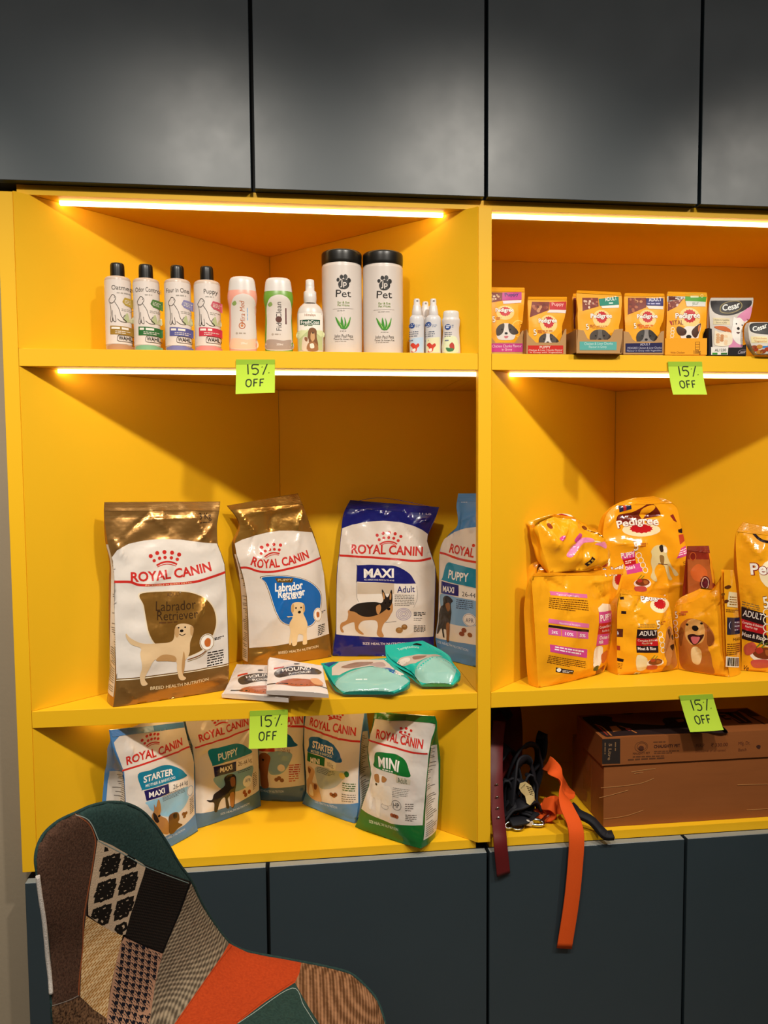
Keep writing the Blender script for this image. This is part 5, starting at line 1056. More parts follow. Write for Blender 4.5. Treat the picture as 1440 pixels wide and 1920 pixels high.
('P','f:E0961C',1,[(.0214,.2731),(.0317,.2143),(.0383,.1819),(.0255,.1876),(.0221,.2307),(.0186,.2732)])]},'adult_large':{'loc':(1.5829,.055,.9157),'yaw':-18.0,'lean':6,'rows':[(-.0867,.0,.0625,.0),(-.0873,.022,.0627,-.0115),(-.0854,.0682,.0655,.0414),(-.0871,.1117,.0659,.0918),(-.0879,.1451,.0639,.1295),(-.0911,.1837,.062,.175),(-.0952,.2327,.0577,.2205),(-.097,.2689,.0556,.256),(-.0973,.3,.0535,.284),(-.0956,.313,.0513,.2967),(-.0809,.3326,.042,.3068)],'D':.045,'bulge':.022,'wr':.003,'seed':151,'round_':2.8,'creases':[(-.0871,.3157,-.0535,.2593,.007,.008),(-.039,.2827,-.0488,.249,.006,.006),(.024,.1201,.0555,.156,.0043,-.0035),(-.0384,.226,-.0082,.266,.0039,.0049),(.011,.0179,-.0032,.0828,.0059,-.0037),(-.0612,.1366,-.0777,.1882,.0033,-.0048),(.0173,.0981,-.0295,.1369,.003,-.005),(.0139,.2736,-.0455,.3022,.0056,.0042),(-.0667,.0604,-.0852,.1098,.0036,.0049),(.0423,.115,.0365,.1555,.0048,-.0031),(.002,.0512,-.0064,.0858,.0046,.0038),(-.0224,.0492,-.0954,.0852,.0045,-.0029)],'key':'f:F0A41A','art':[('L','f:2A1A1C',1.5,.0057,[(-.0773,.33),(-.0629,.312),(-.0485,.2954),(-.0342,.2892),(-.015,.2882)]),
('D','f:F6E3B8',.5,-.0012,.2176,.0511,.039),
('P','f:C01C24',1,[(.0273,.2249),(.031,.2191),(.0244,.2149),(.0246,.2082),(.0164,.2067),(.013,.2005),(.005,.202),(-.0014,.1975),(-.0077,.2017),(-.0158,.1998),(-.0192,.2059),(-.0274,.207),(-.0271,.2137),(-.0338,.2176),(-.0299,.2237),(-.0337,.2296),(-.027,.2338),(-.0272,.2406),(-.0189,.242),(-.0155,.2483),(-.0074,.2467),(-.001,.2512),(.0053,.247),(.0134,.2488),(.0167,.2427),(.0248,.2416),(.0245,.2349),(.0311,.231)]),
('T','f:8A1A1C',1.6,'Pedigree',[(-.0682,.2164),(-.0346,.2185),(.0035,.2168),(.0459,.2101)],.0239,.07,.0),
('T','f:F4EEE4',2,'Pedigree',[(-.0682,.2164),(-.0346,.2185),(.0035,.2168),(.0459,.2101)],.0239,.028,.0),
('T','f:7A3A1C',1.6,'5',[(-.0434,.1439),(-.0327,.1458)],.0237,.06,.0),
('T','f:F6EAD4',2,'5',[(-.0434,.1439),(-.0327,.1458)],.0237,.02,.0),
('G','f:B8641E',2,[(-.0297,.1535),(-.0105,.1556),(-.0104,.1671),(-.0297,.1658)],2,.7),
('O','f:F6EAD4',2,-.038,.1339,.0072,.0081,.002),
('O','f:F6EAD4',2,-.0381,.1172,.0072,.0082,.002),
('O','f:F6EAD4',2,-.0382,.1006,.0072,.0082,.002),
('O','f:F6EAD4',2,-.0383,.084,.0072,.0082,.002),
('O','f:F6EAD4',2,-.0384,.0675,.0072,.0081,.002),
('G','f:8A6A3A',1,[(-.0855,.1401),(-.0495,.136),(-.0542,.15),(-.0854,.1568)],3,.4),
('P','f:2A1A1C',1,[(-.0866,.1156),(-.0401,.1044),(-.0399,.1312),(-.0865,.1426)]),
('T','f:EFE2D8',2,'ADULT',[(-.0842,.1226),(-.0477,.1167)],.014,.012,.0),
('P','f:B81E22',1,[(-.0858,.0925),(-.0397,.084),(-.0401,.1044),(-.0866,.1156)]),
('T','f:F4DCD0',2,'Complete & Balanced',[(-.0852,.1061),(-.0449,.0994)],.0052,.01,.0),
('T','f:F4DCD0',2,'Food For dogs',[(-.0797,.0979),(-.0569,.0943)],.0046,.01,.0),
('P','f:2A1A1C',1,[(-.0854,.0707),(-.0356,.0612),(-.0378,.0841),(-.0858,.0925)]),
('T','f:EFE2D8',2,'Meat & Rice',[(-.0858,.0779),(-.0451,.0718)],.0092,.02,.0),
('D','f:EFE6DA',1,-.0429,.0393,.0285,.0172),
('D','f:7A3A1C',2,-.0428,.0432,.0235,.0133),
('S','f:B23A2A',3,[(-.0614,.0504),(-.0502,.0562),(-.0453,.0471),(-.0553,.0414)]),
('S','f:A8602A',3,[(-.0403,.0513),(-.0267,.0479),(-.028,.0386),(-.0391,.0394)]),
('S','f:C4524A',3,[(-.0678,.0249),(-.0367,.0289),(-.0306,.0134),(-.0617,.0093)]),
('L','f:6A7A2A',3,.0027,[(-.0589,.0545),(-.0464,.0696)]),
('L','f:6A7A2A',3,.0027,[(-.049,.0549),(-.0377,.0673)]),
('S','f:C0523E',3,[(-.0811,.0555),(-.0666,.0664),(-.0571,.054),(-.0692,.0381),(-.08,.0377)]),
('T','f:5A1E12',1,'Ve',[(-.085,.0017),(-.0737,.0009)],.0112,.01,.2)]},'puppy_crumpled':{'loc':(1.1181,.098,1.15),'yaw':24.0,'lean':10,'rows':[(-.0793,.0,.0943,.0),(-.0911,.0431,.1086,-.0005),(-.0961,.0591,.1128,.0158),(-.0975,.0793,.1106,.0302),(-.0985,.0928,.1007,.0474),(-.1056,.1047,.0836,.065),(-.1126,.1095,.0564,.0805),(-.1042,.1143,.0328,.0957),(-.0827,.1173,.0183,.1057),(-.0451,.1233,.007,.1155)],'D':.034,'bulge':.026,'wr':.005,'seed':161,'lam':(.04,.08),'round_':2.4,'creases':[(-.0912,.1014,-.06,.0479,.006,.01),(-.0401,.0376,.0165,.0756,.006,-.01),(-.023,.0273,.002,.0648,.005,.006),(.0445,.0881,.099,.057,.006,.008),(.0443,.0088,.1059,.0186,.006,.008),(.0128,.092,.0741,.0678,.006,-.008),(-.0553,.0639,-.009,.1133,.0033,.0088),(-.0439,.0826,-.0531,.1133,.003,.0046),(-.04,.0906,-.0812,.1133,.0055,-.006),(-.0063,.005,.0254,.049,.0037,-.0049),(.0058,.005,.0167,.069,.0032,-.0078),(-.0766,.0841,-.0734,.1133,.0053,-.0057),(.1011,.0674,.0547,.0887,.0046,.0079),(-.0124,.0887,.0241,.1133,.0052,.0046),(-.0713,.08,-.0946,.1133,.0053,.005),(.0825,.1006,.0679,.1133,.0044,-.0052)],'bprof':[(0,.35),(.2,.9),(.5,1),(.8,.6),(1,.1)],'dprof':[(0,.2),(.2,.7),(.5,.8),(.8,.5),(1,.1)],'key':'f:F0A41A','art':[('S','f:E88AB8',1,[(-.0382,.0397),(-.0186,.0545),(-.0012,.065),(.0158,.071),(.0411,.0673),(.0431,.0601),(.0139,.0595),(-.0104,.0471),(-.0285,.0323),(-.0392,.033)]),
('S','f:D0468E',2,[(-.0165,.0681),(.0014,.081),(.0102,.0759),(.0022,.0659),(-.0111,.0621)]),
('S','f:E88AB8',1,[(.0456,.0553),(.0791,.0581),(.0907,.048),(.0831,.0425),(.0643,.0496)]),
('S','f:D0468E',2,[(-.0561,.0725),(-.0429,.0787),(-.0391,.0728),(-.0508,.0677)]),
('P','f:2A1A1C',1,[(.0112,.0135),(.0199,.0078),(.0354,.0234),(.0283,.0297)]),
('G','f:C89A2A',2,[(.0153,.0132),(.0213,.0105),(.0323,.0224),(.0277,.0258)],2,.5),
('S','f:F0E4D0',1,[(-.0424,.1209),(-.0264,.1237),(-.0017,.1204),(.0095,.1107),(.0024,.1064),(-.0092,.1133),(-.0306,.117)]),
('S','f:B81E22',2,[(-.0346,.1213),(-.0234,.1231),(-.0025,.1158),(-.0093,.1126),(-.0246,.1156)]),
('S','f:B81E22',1,[(.0706,-.0012),(.0905,.0079),(.1074,.0043),(.0951,-.0042),(.0762,-.0075)]),
('S','f:D0468E',2,[(.0737,-.0026),(.0928,.0018),(.1032,.0034),(.0916,-.0052)]),
('D','f:8A3A1A',1,-.0688,.0992,.006,.0059),
('S','f:8A2A12',1,[(-.1123,.1095),(-.0986,.1116),(-.0901,.1081),(-.0967,.1043)]),
('S','f:7A3A12',1,[(.0244,.0938),(.0358,.0944),(.0395,.0872),(.0296,.0865)]),
('L','f:8A4A12',1,.0016,[(.0375,.085),(.0592,.078),(.0774,.0677)]),
('S','f:F4E0B0',1,[(.0094,.0713),(.0274,.0634),(.0532,.0619),(.0721,.0562),(.0464,.06),(.0214,.066)])]},'puppy_chicken_top':{'loc':(1.0742,.1,1.118),'yaw':26.0,'lean':8,'rows':[(-.0574,.0,.065,.0),(-.0544,.0394,.0644,.0253),(-.0505,.0504,.0541,.0355),(-.0308,.0569,.0326,.0488),(.0016,.0607,.0144,.0594)],'D':.03,'bulge':.012,'wr':.002,'seed':171,'creases':[(-.0477,.0479,-.0379,.0267,.004,.006),(.0019,.0287,-.0609,.0507,.0038,.0052),(.0273,.006,.0438,.0507,.0058,.0038),(.0193,.0179,.0433,.0505,.0043,.0047),(.0498,.005,.0038,.0274,.0032,-.0033),(-.015,.005,-.0358,.0507,.0051,-.0045),(.0087,.005,.0311,.0507,.0052,-.0031),(-.0011,.02,-.0362,.0507,.0036,-.0028),(-.0093,.0232,-.0138,.0507,.005,-.0033),(-.0142,.005,-.0603,.0306,.0042,-.003),(.0207,.005,.0186,.0507,.0034,-.0049)],'key':'f:F0A41A','art':[('S','f:F4E4C4',1,[(-.0161,.0478),(.0097,.0482),(.0382,.0414),(.0626,.0243),(.0291,.0223),(.0002,.0259),(-.011,.0382)]),
('S','f:B81E22',2,[(-.0067,.0586),(.0116,.063),(.0119,.0526),(.0004,.0512)]),
('S','f:C05A3A',2,[(.0123,.0433),(.0403,.0319),(.0432,.0293),(.015,.0397)]),
('D','f:7A3A1A',2,-.0239,.0495,.0044,.0041),
('G','f:B86A1A',1,[(-.0544,.0326),(-.0373,.0312),(-.0368,.0471),(-.0508,.0481)],5,.4)]},'adult_dog_sideq':[(-.026,.0,.026,.0),(-.0305,.0221,.0264,.0199),(-.0352,.0579,.027,.0479),(-.0347,.0953,.0291,.086),(-.0334,.1201,.0278,.1118),(-.0328,.1475,.0264,.1401),(-.0325,.1825,.0235,.1762),(-.0307,.2123,.0197,.2072),(-.0286,.2346,.014,.2294)]}
POUCH = {'pink':{'loc':(.9331,.036,1.6061),'yaw':.0,'lean':4,'rows':[(-.0345,.0,.037,.0),(-.0345,.0317,.037,.0328),(-.0345,.0611,.037,.0585),(-.0434,.0635,.0428,.0605),(-.0426,.0663,.0433,.0653),(-.0416,.0699,.0439,.0712),(-.0412,.1208,.0487,.1214),(-.0414,.1345,.0494,.1358),(-.0405,.1382,.0485,.1391)],'D':.012,'bulge':.005,'wr':.0007,'seed':201,'lam':(.025,.06),'key':'h:F2A61C','res':.003,'gusset':.1,'dprof':[(0,.9),(.1,1),(.5,1),(.8,.4),(.9,.1),(1,.08)],'art':[('P','h:7A2A1A',1,[(-.0324,.105),(.0004,.1109),(.0017,.128),(-.032,.1277)]),
('D','h:C9A27A',2.0,-.0232,.1235,.002,.0028),
('D','h:E0C8B0',2.2,-.0158,.1197,.0029,.0022),
('D','h:B08050',2.4,-.0214,.1122,.0017,.0025),
('D','h:9A5A3A',2.0,-.0175,.1122,.0032,.002),
('D','h:C9A27A',2.2,-.0181,.1144,.0027,.0023),
('D','h:E0C8B0',2.4,-.013,.1145,.0021,.002),
('D','h:B08050',2.0,-.0206,.1116,.0019,.0028),
('D','h:9A5A3A',2.2,-.003,.1147,.0016,.0019),
('D','h:C9A27A',2.4,-.0098,.1227,.0017,.0023),
('D','h:E0C8B0',2.0,-.0295,.1169,.0027,.0029),
('D','h:B08050',2.2,-.0222,.1224,.0031,.0028),
('D','h:9A5A3A',2.4,-.0295,.1161,.0033,.0021),
('D','h:C9A27A',2.0,-.0068,.1194,.0029,.0022),
('D','h:E0C8B0',2.2,-.0289,.1094,.0019,.0019),
('P','h:C0408C',3,[(.0004,.1114),(.042,.1143),(.0422,.1298),(.0017,.128)]),
('T','h:3A2A6A',4,'Puppy',[(.0066,.1196),(.0202,.1207),(.036,.1223)],.0071,.015,.0),
('P','h:EAD8E0',3,[(.0029,.1042),(.0408,.1078),(.0415,.1134),(.0014,.1105)]),
('D','h:F3CB80',.5,.0061,.0861,.0189,.0149),
('P','h:C01C24',1,[(.0166,.0889),(.018,.0866),(.0155,.085),(.0156,.0825),(.0126,.0819),(.0113,.0796),(.0083,.0802),(.0059,.0785),(.0036,.0801),(.0007,.0794),(-.0006,.0817),(-.0035,.0822),(-.0034,.0847),(-.0058,.0862),(-.0044,.0885),(-.0058,.0908),(-.0033,.0923),(-.0033,.0949),(-.0003,.0955),(.001,.0978),(.0039,.0972),(.0063,.0989),(.0086,.0973),(.0116,.098),(.0128,.0957),(.0158,.0952),(.0156,.0927),(.0181,.0912)]),
('T','h:8A1A1C',1.6,'Pedigree',[(-.0142,.0873),(.0065,.0881),(.0236,.0884)],.0076,.07,.0),
('T','h:F4EEE4',2,'Pedigree',[(-.0142,.0873),(.0065,.0881),(.0236,.0884)],.0076,.028,.0),
('D','h:F0A82A',1,.0344,.054,.0143,.016),
('D','h:F6C860',.8,.0344,.054,.0158,.0179),
('S','h:D8D0C8',2,[(-.0119,.0349),(-.0126,.051),(-.0052,.0612),(.0072,.0644),(.0196,.0616),(.0268,.0516),(.0255,.0354),(.0171,.0302),(-.0037,.0299)]),
('S','h:4A4038',3,[(-.0122,.0389),(-.0137,.051),(-.0073,.0602),(.0031,.0633),(.0018,.0492),(-.0035,.041)]),
('S','h:4A4038',3,[(.026,.0414),(.034,.0466),(.0217,.0596),(.0124,.0635),(.0128,.0493),(.0183,.0423)]),
('D','h:1B1716',4,.0069,.0436,.0033,.0024),
('D','h:16100E',4,-.0017,.0512,.0019,.0018),
('D','h:16100E',4,.0157,.0514,.0019,.0018),
('S','h:C4626A',4,[(.0027,.0375),(.0114,.038),(.0088,.0339),(.0047,.0339)]),
('T','h:7A3A1C',1.6,'5',[(-.0204,.066),(-.0145,.0668)],.0117,.06,.0),
('T','h:F6EAD4',2,'5',[(-.0204,.066),(-.0145,.0668)],.0117,.02,.0),
('G','h:B8641E',2,[(-.0129,.0707),(-.0023,.0716),(-.0022,.0773),(-.0128,.0768)],2,.7)]},'red':{'loc':(1.0193,.016,1.6061),'yaw':.0,'lean':4,'rows':[(-.0375,.0,.0335,.0),(-.0383,.0295,.0335,.0305),(-.0362,.0548,.0335,.058),(-.0363,.0591,.0335,.0619),(-.0365,.0654,.038,.0676),(-.0373,.0927,.0435,.092),(-.0378,.1127,.046,.1143),(-.036,.1159,.0452,.117)],'D':.012,'bulge':.005,'wr':.0007,'seed':202,'lam':(.025,.06),'key':'h:F2A61C','res':.003,'gusset':.1,'dprof':[(0,.9),(.1,1),(.5,1),(.8,.4),(.9,.1),(1,.08)],'art':[('P','h:7A2A1A',1,[(-.0341,.0738),(.0058,.0892),(.0078,.1062),(-.0288,.1059)]),
('D','h:8A3A22',2.0,-.0001,.0937,.0039,.0022),
('D','h:B0603A',2.2,-.0246,.0934,.0032,.0028),
('D','h:6A2A1C',2.4,-.0173,.0953,.0031,.0033),
('D','h:C98A5A',2.0,-.0116,.0954,.0035,.0037),
('D','h:8A3A22',2.2,-.0023,.0945,.004,.0034),
('D','h:B0603A',2.4,-.0258,.0961,.0038,.0033),
('D','h:6A2A1C',2.0,-.0056,.0959,.0024,.0036),
('D','h:C98A5A',2.2,-.0164,.0873,.0037,.0037),
('D','h:8A3A22',2.4,-.0196,.096,.0034,.0032),
('D','h:B0603A',2.0,.0014,.0944,.0027,.0027),
('D','h:6A2A1C',2.2,-.0039,.0992,.003,.0037),
('D','h:C98A5A',2.4,-.0143,.0909,.0036,.0022),
('D','h:8A3A22',2.0,-.0148,.0987,.0038,.0025),
('D','h:B0603A',2.2,-.0224,.0911,.0028,.0032),
('P','h:BE2228',3,[(.0075,.0897),(.0426,.0903),(.0437,.1077),(.0078,.1057)]),
('T','h:E8B0A8',4,'Puppy',[(.0125,.0978),(.0256,.0985),(.0383,.0991)],.0067,.02,.0),
('P','h:E8D8D0',3,[(.0013,.0839),(.0424,.0835),(.043,.0899),(.0075,.0897)]),
('D','h:F3CB80',.5,.0042,.0607,.0183,.0184),
('P','h:C01C24',1,[(.0144,.064),(.0157,.0612),(.0133,.0593),(.0133,.0561),(.0104,.0554),(.0092,.0525),(.0063,.0533),(.004,.0512),(.0018,.0532),(-.0011,.0524),(-.0022,.0552),(-.0051,.0558),(-.005,.059),(-.0073,.0609),(-.0059,.0637),(-.0072,.0665),(-.0048,.0684),(-.0048,.0716),(-.0019,.0723),(-.0007,.0752),(.0022,.0744),(.0045,.0765),(.0067,.0745),(.0095,.0754),(.0107,.0725),(.0136,.0719),(.0135,.0687),(.0158,.0668)]),
('T','h:8A1A1C',1.6,'Pedigree',[(-.0165,.0625),(.001,.0634),(.0217,.0641)],.0084,.07,.0),
('T','h:F4EEE4',2,'Pedigree',[(-.0165,.0625),(.001,.0634),(.0217,.0641)],.0084,.028,.0),
('T','h:7A3A1C',1.6,'5',[(-.0267,.037),(-.0208,.0379)],.0117,.06,.0),
('T','h:F6EAD4',2,'5',[(-.0267,.037),(-.0208,.0379)],.0117,.02,.0),
('G','h:B8641E',2,[(-.0192,.0417),(-.0086,.0426),(-.0085,.0483),(-.0191,.0478)],2,.7),
('G','h:C8701E',2,[(-.0169,.0403),(.0115,.0407),(.0116,.0481),(-.0167,.0477)],2,.6),
('S','h:D8D0C8',2,[(-.0154,.0148),(-.0161,.0292),(-.0095,.0382),(.0017,.0411),(.0128,.0385),(.0191,.0296),(.0179,.0152),(.0104,.0106),(-.0081,.0104)]),
('S','h:4A4038',3,[(-.0157,.0184),(-.017,.0292),(-.0114,.0373),(-.002,.0401),(-.0032,.0275),(-.0079,.0203)]),
('S','h:4A4038',3,[(.0184,.0206),(.0256,.0252),(.0146,.0367),(.0063,.0402),(.0066,.0277),(.0116,.0214)]),
('D','h:1B1716',4,.0014,.0226,.0029,.0021),
('D','h:16100E',4,-.0063,.0293,.0017,.0016),
('D','h:16100E',4,.0093,.0295,.0016,.0016),
('S','h:C4626A',4,[(-.0024,.0171),(.0054,.0176),(.0031,.014),(-.0006,.0139)])]},'teal':{'loc':(1.1226,-.004,1.6061),'yaw':.0,'lean':4,'rows':[(-.0443,.0,.0426,.0),(-.0454,.0274,.0426,.0285),(-.0435,.0483,.0426,.0496),(-.0439,.0585,.0426,.0599),(-.0442,.0645,.0467,.0659),(-.0446,.0734,.0482,.0749),(-.0428,.086,.0485,.0876),(-.0461,.1111,.051,.1066),(-.0463,.1237,.0499,.1214),(-.0443,.1262,.0476,.1239)],'D':.012,'bulge':.005,'wr':.0007,'seed':203,'lam':(.025,.06),'key':'h:F2A61C','res':.003,'gusset':.1,'dprof':[(0,.9),(.1,1),(.5,1),(.8,.4),(.9,.1),(1,.08)],'art':[('P','h:7A2A1A',1,[(-.0342,.0841),(-.0002,.0941),(.0001,.112),(-.0337,.1113)]),
('D','h:D8B49A',2.0,-.029,.1043,.0026,.0027),
('D','h:B0604A',2.2,-.0033,.1031,.0026,.0018),
('D','h:8A4A3A',2.4,-.0236,.0993,.003,.0028),
('D','h:E0C0A8',2.0,-.0205,.0917,.0022,.0029),
('D','h:D8B49A',2.2,-.0252,.0981,.0034,.0018),
('D','h:B0604A',2.4,-.014,.1087,.0022,.0024),
('D','h:8A4A3A',2.0,-.0054,.0965,.0027,.0028),
('D','h:E0C0A8',2.2,-.0122,.1006,.0021,.0023),
('D','h:D8B49A',2.4,-.0206,.0994,.0024,.0028),
('D','h:B0604A',2.0,-.0094,.0985,.0028,.0021),
('D','h:8A4A3A',2.2,-.0184,.0975,.0029,.0022),
('D','h:E0C0A8',2.4,-.0181,.1042,.0025,.0029),
('D','h:D8B49A',2.0,-.026,.1038,.0025,.0023),
('D','h:B0604A',2.2,-.0132,.1014,.0025,.0017),
('P','h:12806A',3,[(.002,.0952),(.0434,.0981),(.043,.1149),(.0012,.1095)]),
('T','h:EAF2EE',4,'ADULT',[(.0143,.1049),(.0391,.1081)],.0076,.015,.0),
('G','h:CFE4DC',4,[(.0218,.0993),(.0372,.1005),(.0373,.1036),(.0219,.1027)],1,.8),
('P','h:EADFD4',3,[(.0074,.09),(.0426,.0921),(.0434,.0981),(.0042,.0948)]),
('D','h:F3CB80',.5,.0049,.0686,.019,.0183),
('P','h:C01C24',1,[(.0155,.0719),(.0168,.0691),(.0143,.0672),(.0144,.064),(.0113,.0633),(.01,.0604),(.0071,.0612),(.0047,.0591),(.0024,.0611),(-.0006,.0603),(-.0018,.0631),(-.0048,.0637),(-.0047,.0669),(-.0071,.0687),(-.0056,.0715),(-.007,.0743),(-.0045,.0763),(-.0045,.0794),(-.0015,.0801),(-.0002,.083),(.0028,.0823),(.0051,.0843),(.0074,.0823),(.0104,.0832),(.0116,.0803),(.0146,.0797),(.0145,.0766),(.0169,.0747)]),
('T','h:8A1A1C',1.6,'Pedigree',[(-.0181,.0697),(.0049,.0705),(.0268,.0712)],.0088,.07,.0),
('T','h:F4EEE4',2,'Pedigree',[(-.0181,.0697),(.0049,.0705),(.0268,.0712)],.0088,.028,.0),
('T','h:7A3A1C',1.6,'5',[(-.0272,.0465),(-.0216,.0473)],.0111,.06,.0),
('T','h:F6EAD4',2,'5',[(-.0272,.0465),(-.0216,.0473)],.0111,.02,.0),
('G','h:B8641E',2,[(-.0201,.0508),(-.01,.0517),(-.0099,.0571),(-.02,.0566)],2,.7),
('G','h:D08020',2,[(-.0152,.0487),(.0155,.0492),(.0156,.0555),(-.0151,.0546)],2,.6),
('S','h:6A625A',2,[(-.0191,.0179),(-.0198,.0338),(-.0124,.0438),(.0001,.047),(.0125,.0442),(.0197,.0343),(.0183,.0183),(.0099,.0132),(-.0109,.013)]),
('S','h:4A4038',3,[(-.0194,.0218),(-.0209,.0338),(-.0145,.0428),(-.0041,.046),(-.0053,.032),(-.0107,.0239)]),
('S','h:4A4038',3,[(.0189,.0243),(.0269,.0294),(.0146,.0422),(.0053,.0461),(.0057,.0321),(.0112,.0252)]),
('D','h:1B1716',4,-.0002,.0265,.0033,.0024),
('D','h:16100E',4,-.0088,.0339,.0018,.0018),
('D','h:16100E',4,.0086,.0342,.0019,.0018),
('S','h:C4626A',4,[(-.0045,.0204),(.0042,.0209),(.0017,.0169),(-.0025,.0169)])]},'teal_behind':{'loc':(1.1318,.018,1.6061),'yaw':.0,'lean':4,'rows':[(-.0537,.0,.0334,.0),(-.0543,.0311,.0334,.0323),(-.0529,.0523,.0334,.0536),(-.0532,.0585,.0334,.0599),(-.0534,.0645,.0402,.0659),(-.054,.0778,.0424,.0794),(-.0548,.1054,.0428,.105),(-.055,.1224,.0418,.1222),(-.0527,.1246,.0394,.1247)],'D':.012,'bulge':.005,'wr':.0007,'seed':204,'lam':(.025,.06),'key':'h:F2A61C','res':.003,'gusset':.1,'dprof':[(0,.9),(.1,1),(.5,1),(.8,.4),(.9,.1),(1,.08)],'art':[('P','h:7A2A1A',1,[(-.054,.0523),(-.0484,.0524),(-.0474,.1162),(-.0529,.1161)])]},'navy':{'loc':(1.2257,.012,1.6061),'yaw':.0,'lean':4,'rows':[(-.0407,.0,.0349,.0),(-.041,.0314,.0349,.0325),(-.0397,.0528,.0349,.0539),(-.0399,.0586,.0349,.0598),(-.04,.0646,.0423,.0658),(-.0407,.089,.0458,.0905),(-.0412,.121,.0477,.1217),(-.0384,.1264,.0455,.127)],'D':.012,'bulge':.005,'wr':.0007,'seed':205,'lam':(.025,.06),'key':'h:F2A61C','res':.003,'gusset':.1,'dprof':[(0,.9),(.1,1),(.5,1),(.8,.4),(.9,.1),(1,.08)],'art':[('P','h:7A2A1A',1,[(-.0341,.0817),(.0054,.0973),(.0062,.1176),(-.0324,.1169)]),
('D','h:8A3A22',2.0,-.0011,.1146,.0039,.0029),
('D','h:B0603A',2.2,-.0231,.0894,.003,.0026),
('D','h:6A2A1C',2.4,-.013,.103,.0033,.0029),
('D','h:C98A5A',2.0,-.005,.1093,.0034,.0027),
('D','h:8A3A22',2.2,-.0201,.1135,.0028,.0023),
('D','h:B0603A',2.4,-.0273,.1132,.0023,.0026),
('D','h:6A2A1C',2.0,-.0281,.0931,.0029,.0035),
('D','h:C98A5A',2.2,-.0183,.1138,.0022,.0026),
('D','h:8A3A22',2.4,-.0174,.1087,.0041,.0026),
('D','h:B0603A',2.0,-.0162,.0976,.0038,.0031),
('D','h:6A2A1C',2.2,-.0277,.1032,.0038,.002),
('D','h:C98A5A',2.4,-.0149,.1096,.0042,.003),
('D','h:8A3A22',2.0,-.0289,.0988,.0025,.003),
('D','h:B0603A',2.2,-.0235,.0927,.0032,.0021),
('P','h:2A2268',3,[(.0059,.1016),(.0433,.1012),(.0436,.1173),(.0062,.1166)]),
('T','h:E8E4F4',4,'ADULT',[(.0119,.11),(.0398,.1114)],.0073,.02,.0),
('G','h:B8B4D8',4,[(.0088,.1031),(.0415,.1033),(.0416,.108),(.0089,.1074)],1,.6),
('P','h:EADCD0',3,[(.0109,.0946),(.0425,.0943),(.0433,.1007),(.0059,.1009)]),
('D','h:F3CB80',.5,.0072,.0743,.0188,.018),
('P','h:C01C24',1,[(.0177,.0776),(.019,.0748),(.0166,.0729),(.0166,.0698),(.0136,.0692),(.0123,.0663),(.0094,.067),(.007,.065),(.0047,.067),(.0018,.0661),(.0006,.069),(-.0024,.0695),(-.0022,.0726),(-.0046,.0745),(-.0032,.0772),(-.0045,.08),(-.0021,.0819),(-.0021,.085),(.0009,.0857),(.0022,.0885),(.0051,.0878),(.0075,.0898),(.0098,.0879),(.0127,.0887),(.0139,.0859),(.0169,.0853),(.0167,.0822),(.0191,.0804)]),
('T','h:8A1A1C',1.6,'Pedigree',[(-.0152,.0741),(.0072,.0753),(.0288,.076)],.008,.07,.0),
('T','h:F4EEE4',2,'Pedigree',[(-.0152,.0741),(.0072,.0753),(.0288,.076)],.008,.028,.0),
('T','h:7A3A1C',1.6,'5',[(-.0223,.053),(-.0169,.0538)],.0107,.06,.0),
('T','h:F6EAD4',2,'5',[(-.0223,.053),(-.0169,.0538)],.0107,.02,.0),
('G','h:B8641E',2,[(-.0154,.0572),(-.0058,.058),(-.0057,.0632),(-.0153,.0627)],2,.7),
('G','h:E0701E',2,[(-.0122,.0532),(.0176,.0545),(.0178,.0617),(-.0121,.0604)],2,.75),
('S','h:8A8480',2,[(-.0163,.0217),(-.0171,.0379),(-.0094,.0482),(.0034,.0514),(.0162,.0485),(.0235,.0385),(.0221,.0222),(.0135,.017),(-.0079,.0167)]),
('S','h:3A3632',3,[(-.0166,.0258),(-.0181,.0379),(-.0116,.0471),(-.0009,.0503),(-.0022,.0361),(-.0077,.0279)]),
('S','h:3A3632',3,[(.0226,.0283),(.0309,.0335),(.0183,.0465),(.0087,.0505),(.0091,.0362),(.0148,.0292)]),
('D','h:1B1716',4,.003,.0305,.0035,.0024),
('D','h:16100E',4,-.0058,.0381,.0019,.0018),
('D','h:16100E',4,.0121,.0383,.002,.0018),
('S','h:C4626A',4,[(-.0013,.0243),(.0076,.0248),(.005,.0207),(.0007,.0207)]),
('S','h:3A2418',2,[(.0389,.0603),(.0431,.0668),(.0442,.054),(.0406,.0518)])]},'vital':{'loc':(1.3175,.012,1.6061),'yaw':.0,'lean':4,'rows':[(-.0426,.0,.037,.0),(-.043,.0326,.037,.0337),(-.0424,.0451,.037,.0463),(-.0421,.0511,.0445,.0523),(-.0415,.0648,.045,.0661),(-.04,.1078,.048,.1072),(-.0404,.1271,.0493,.1267),(-.0376,.1315,.0476,.131)],'D':.012,'bulge':.005,'wr':.0007,'seed':206,'lam':(.025,.06),'key':'h:F2A61C','res':.003,'gusset':.1,'dprof':[(0,.9),(.1,1),(.5,1),(.8,.4),(.9,.1),(1,.08)],'art':[('P','h:C8C4BC',1,[(-.0393,.1099),(-.0002,.1171),(.0001,.1301),(-.039,.1297)]),
('P','h:7A2A1A',1,[(-.0392,.0906),(-.0187,.1006),(-.0024,.1192),(-.0364,.1229)]),
('D','h:D8A49A',2.0,-.0354,.1071,.0017,.0012),
('D','h:C0806A',2.2,-.0336,.1007,.0016,.0013),
('D','h:B06A4A',2.4,-.0343,.1035,.0013,.0018),
('D','h:E8D0C8',2.0,-.0192,.1021,.0019,.0015),
('D','h:D8A49A',2.2,-.0132,.1122,.0018,.0017),
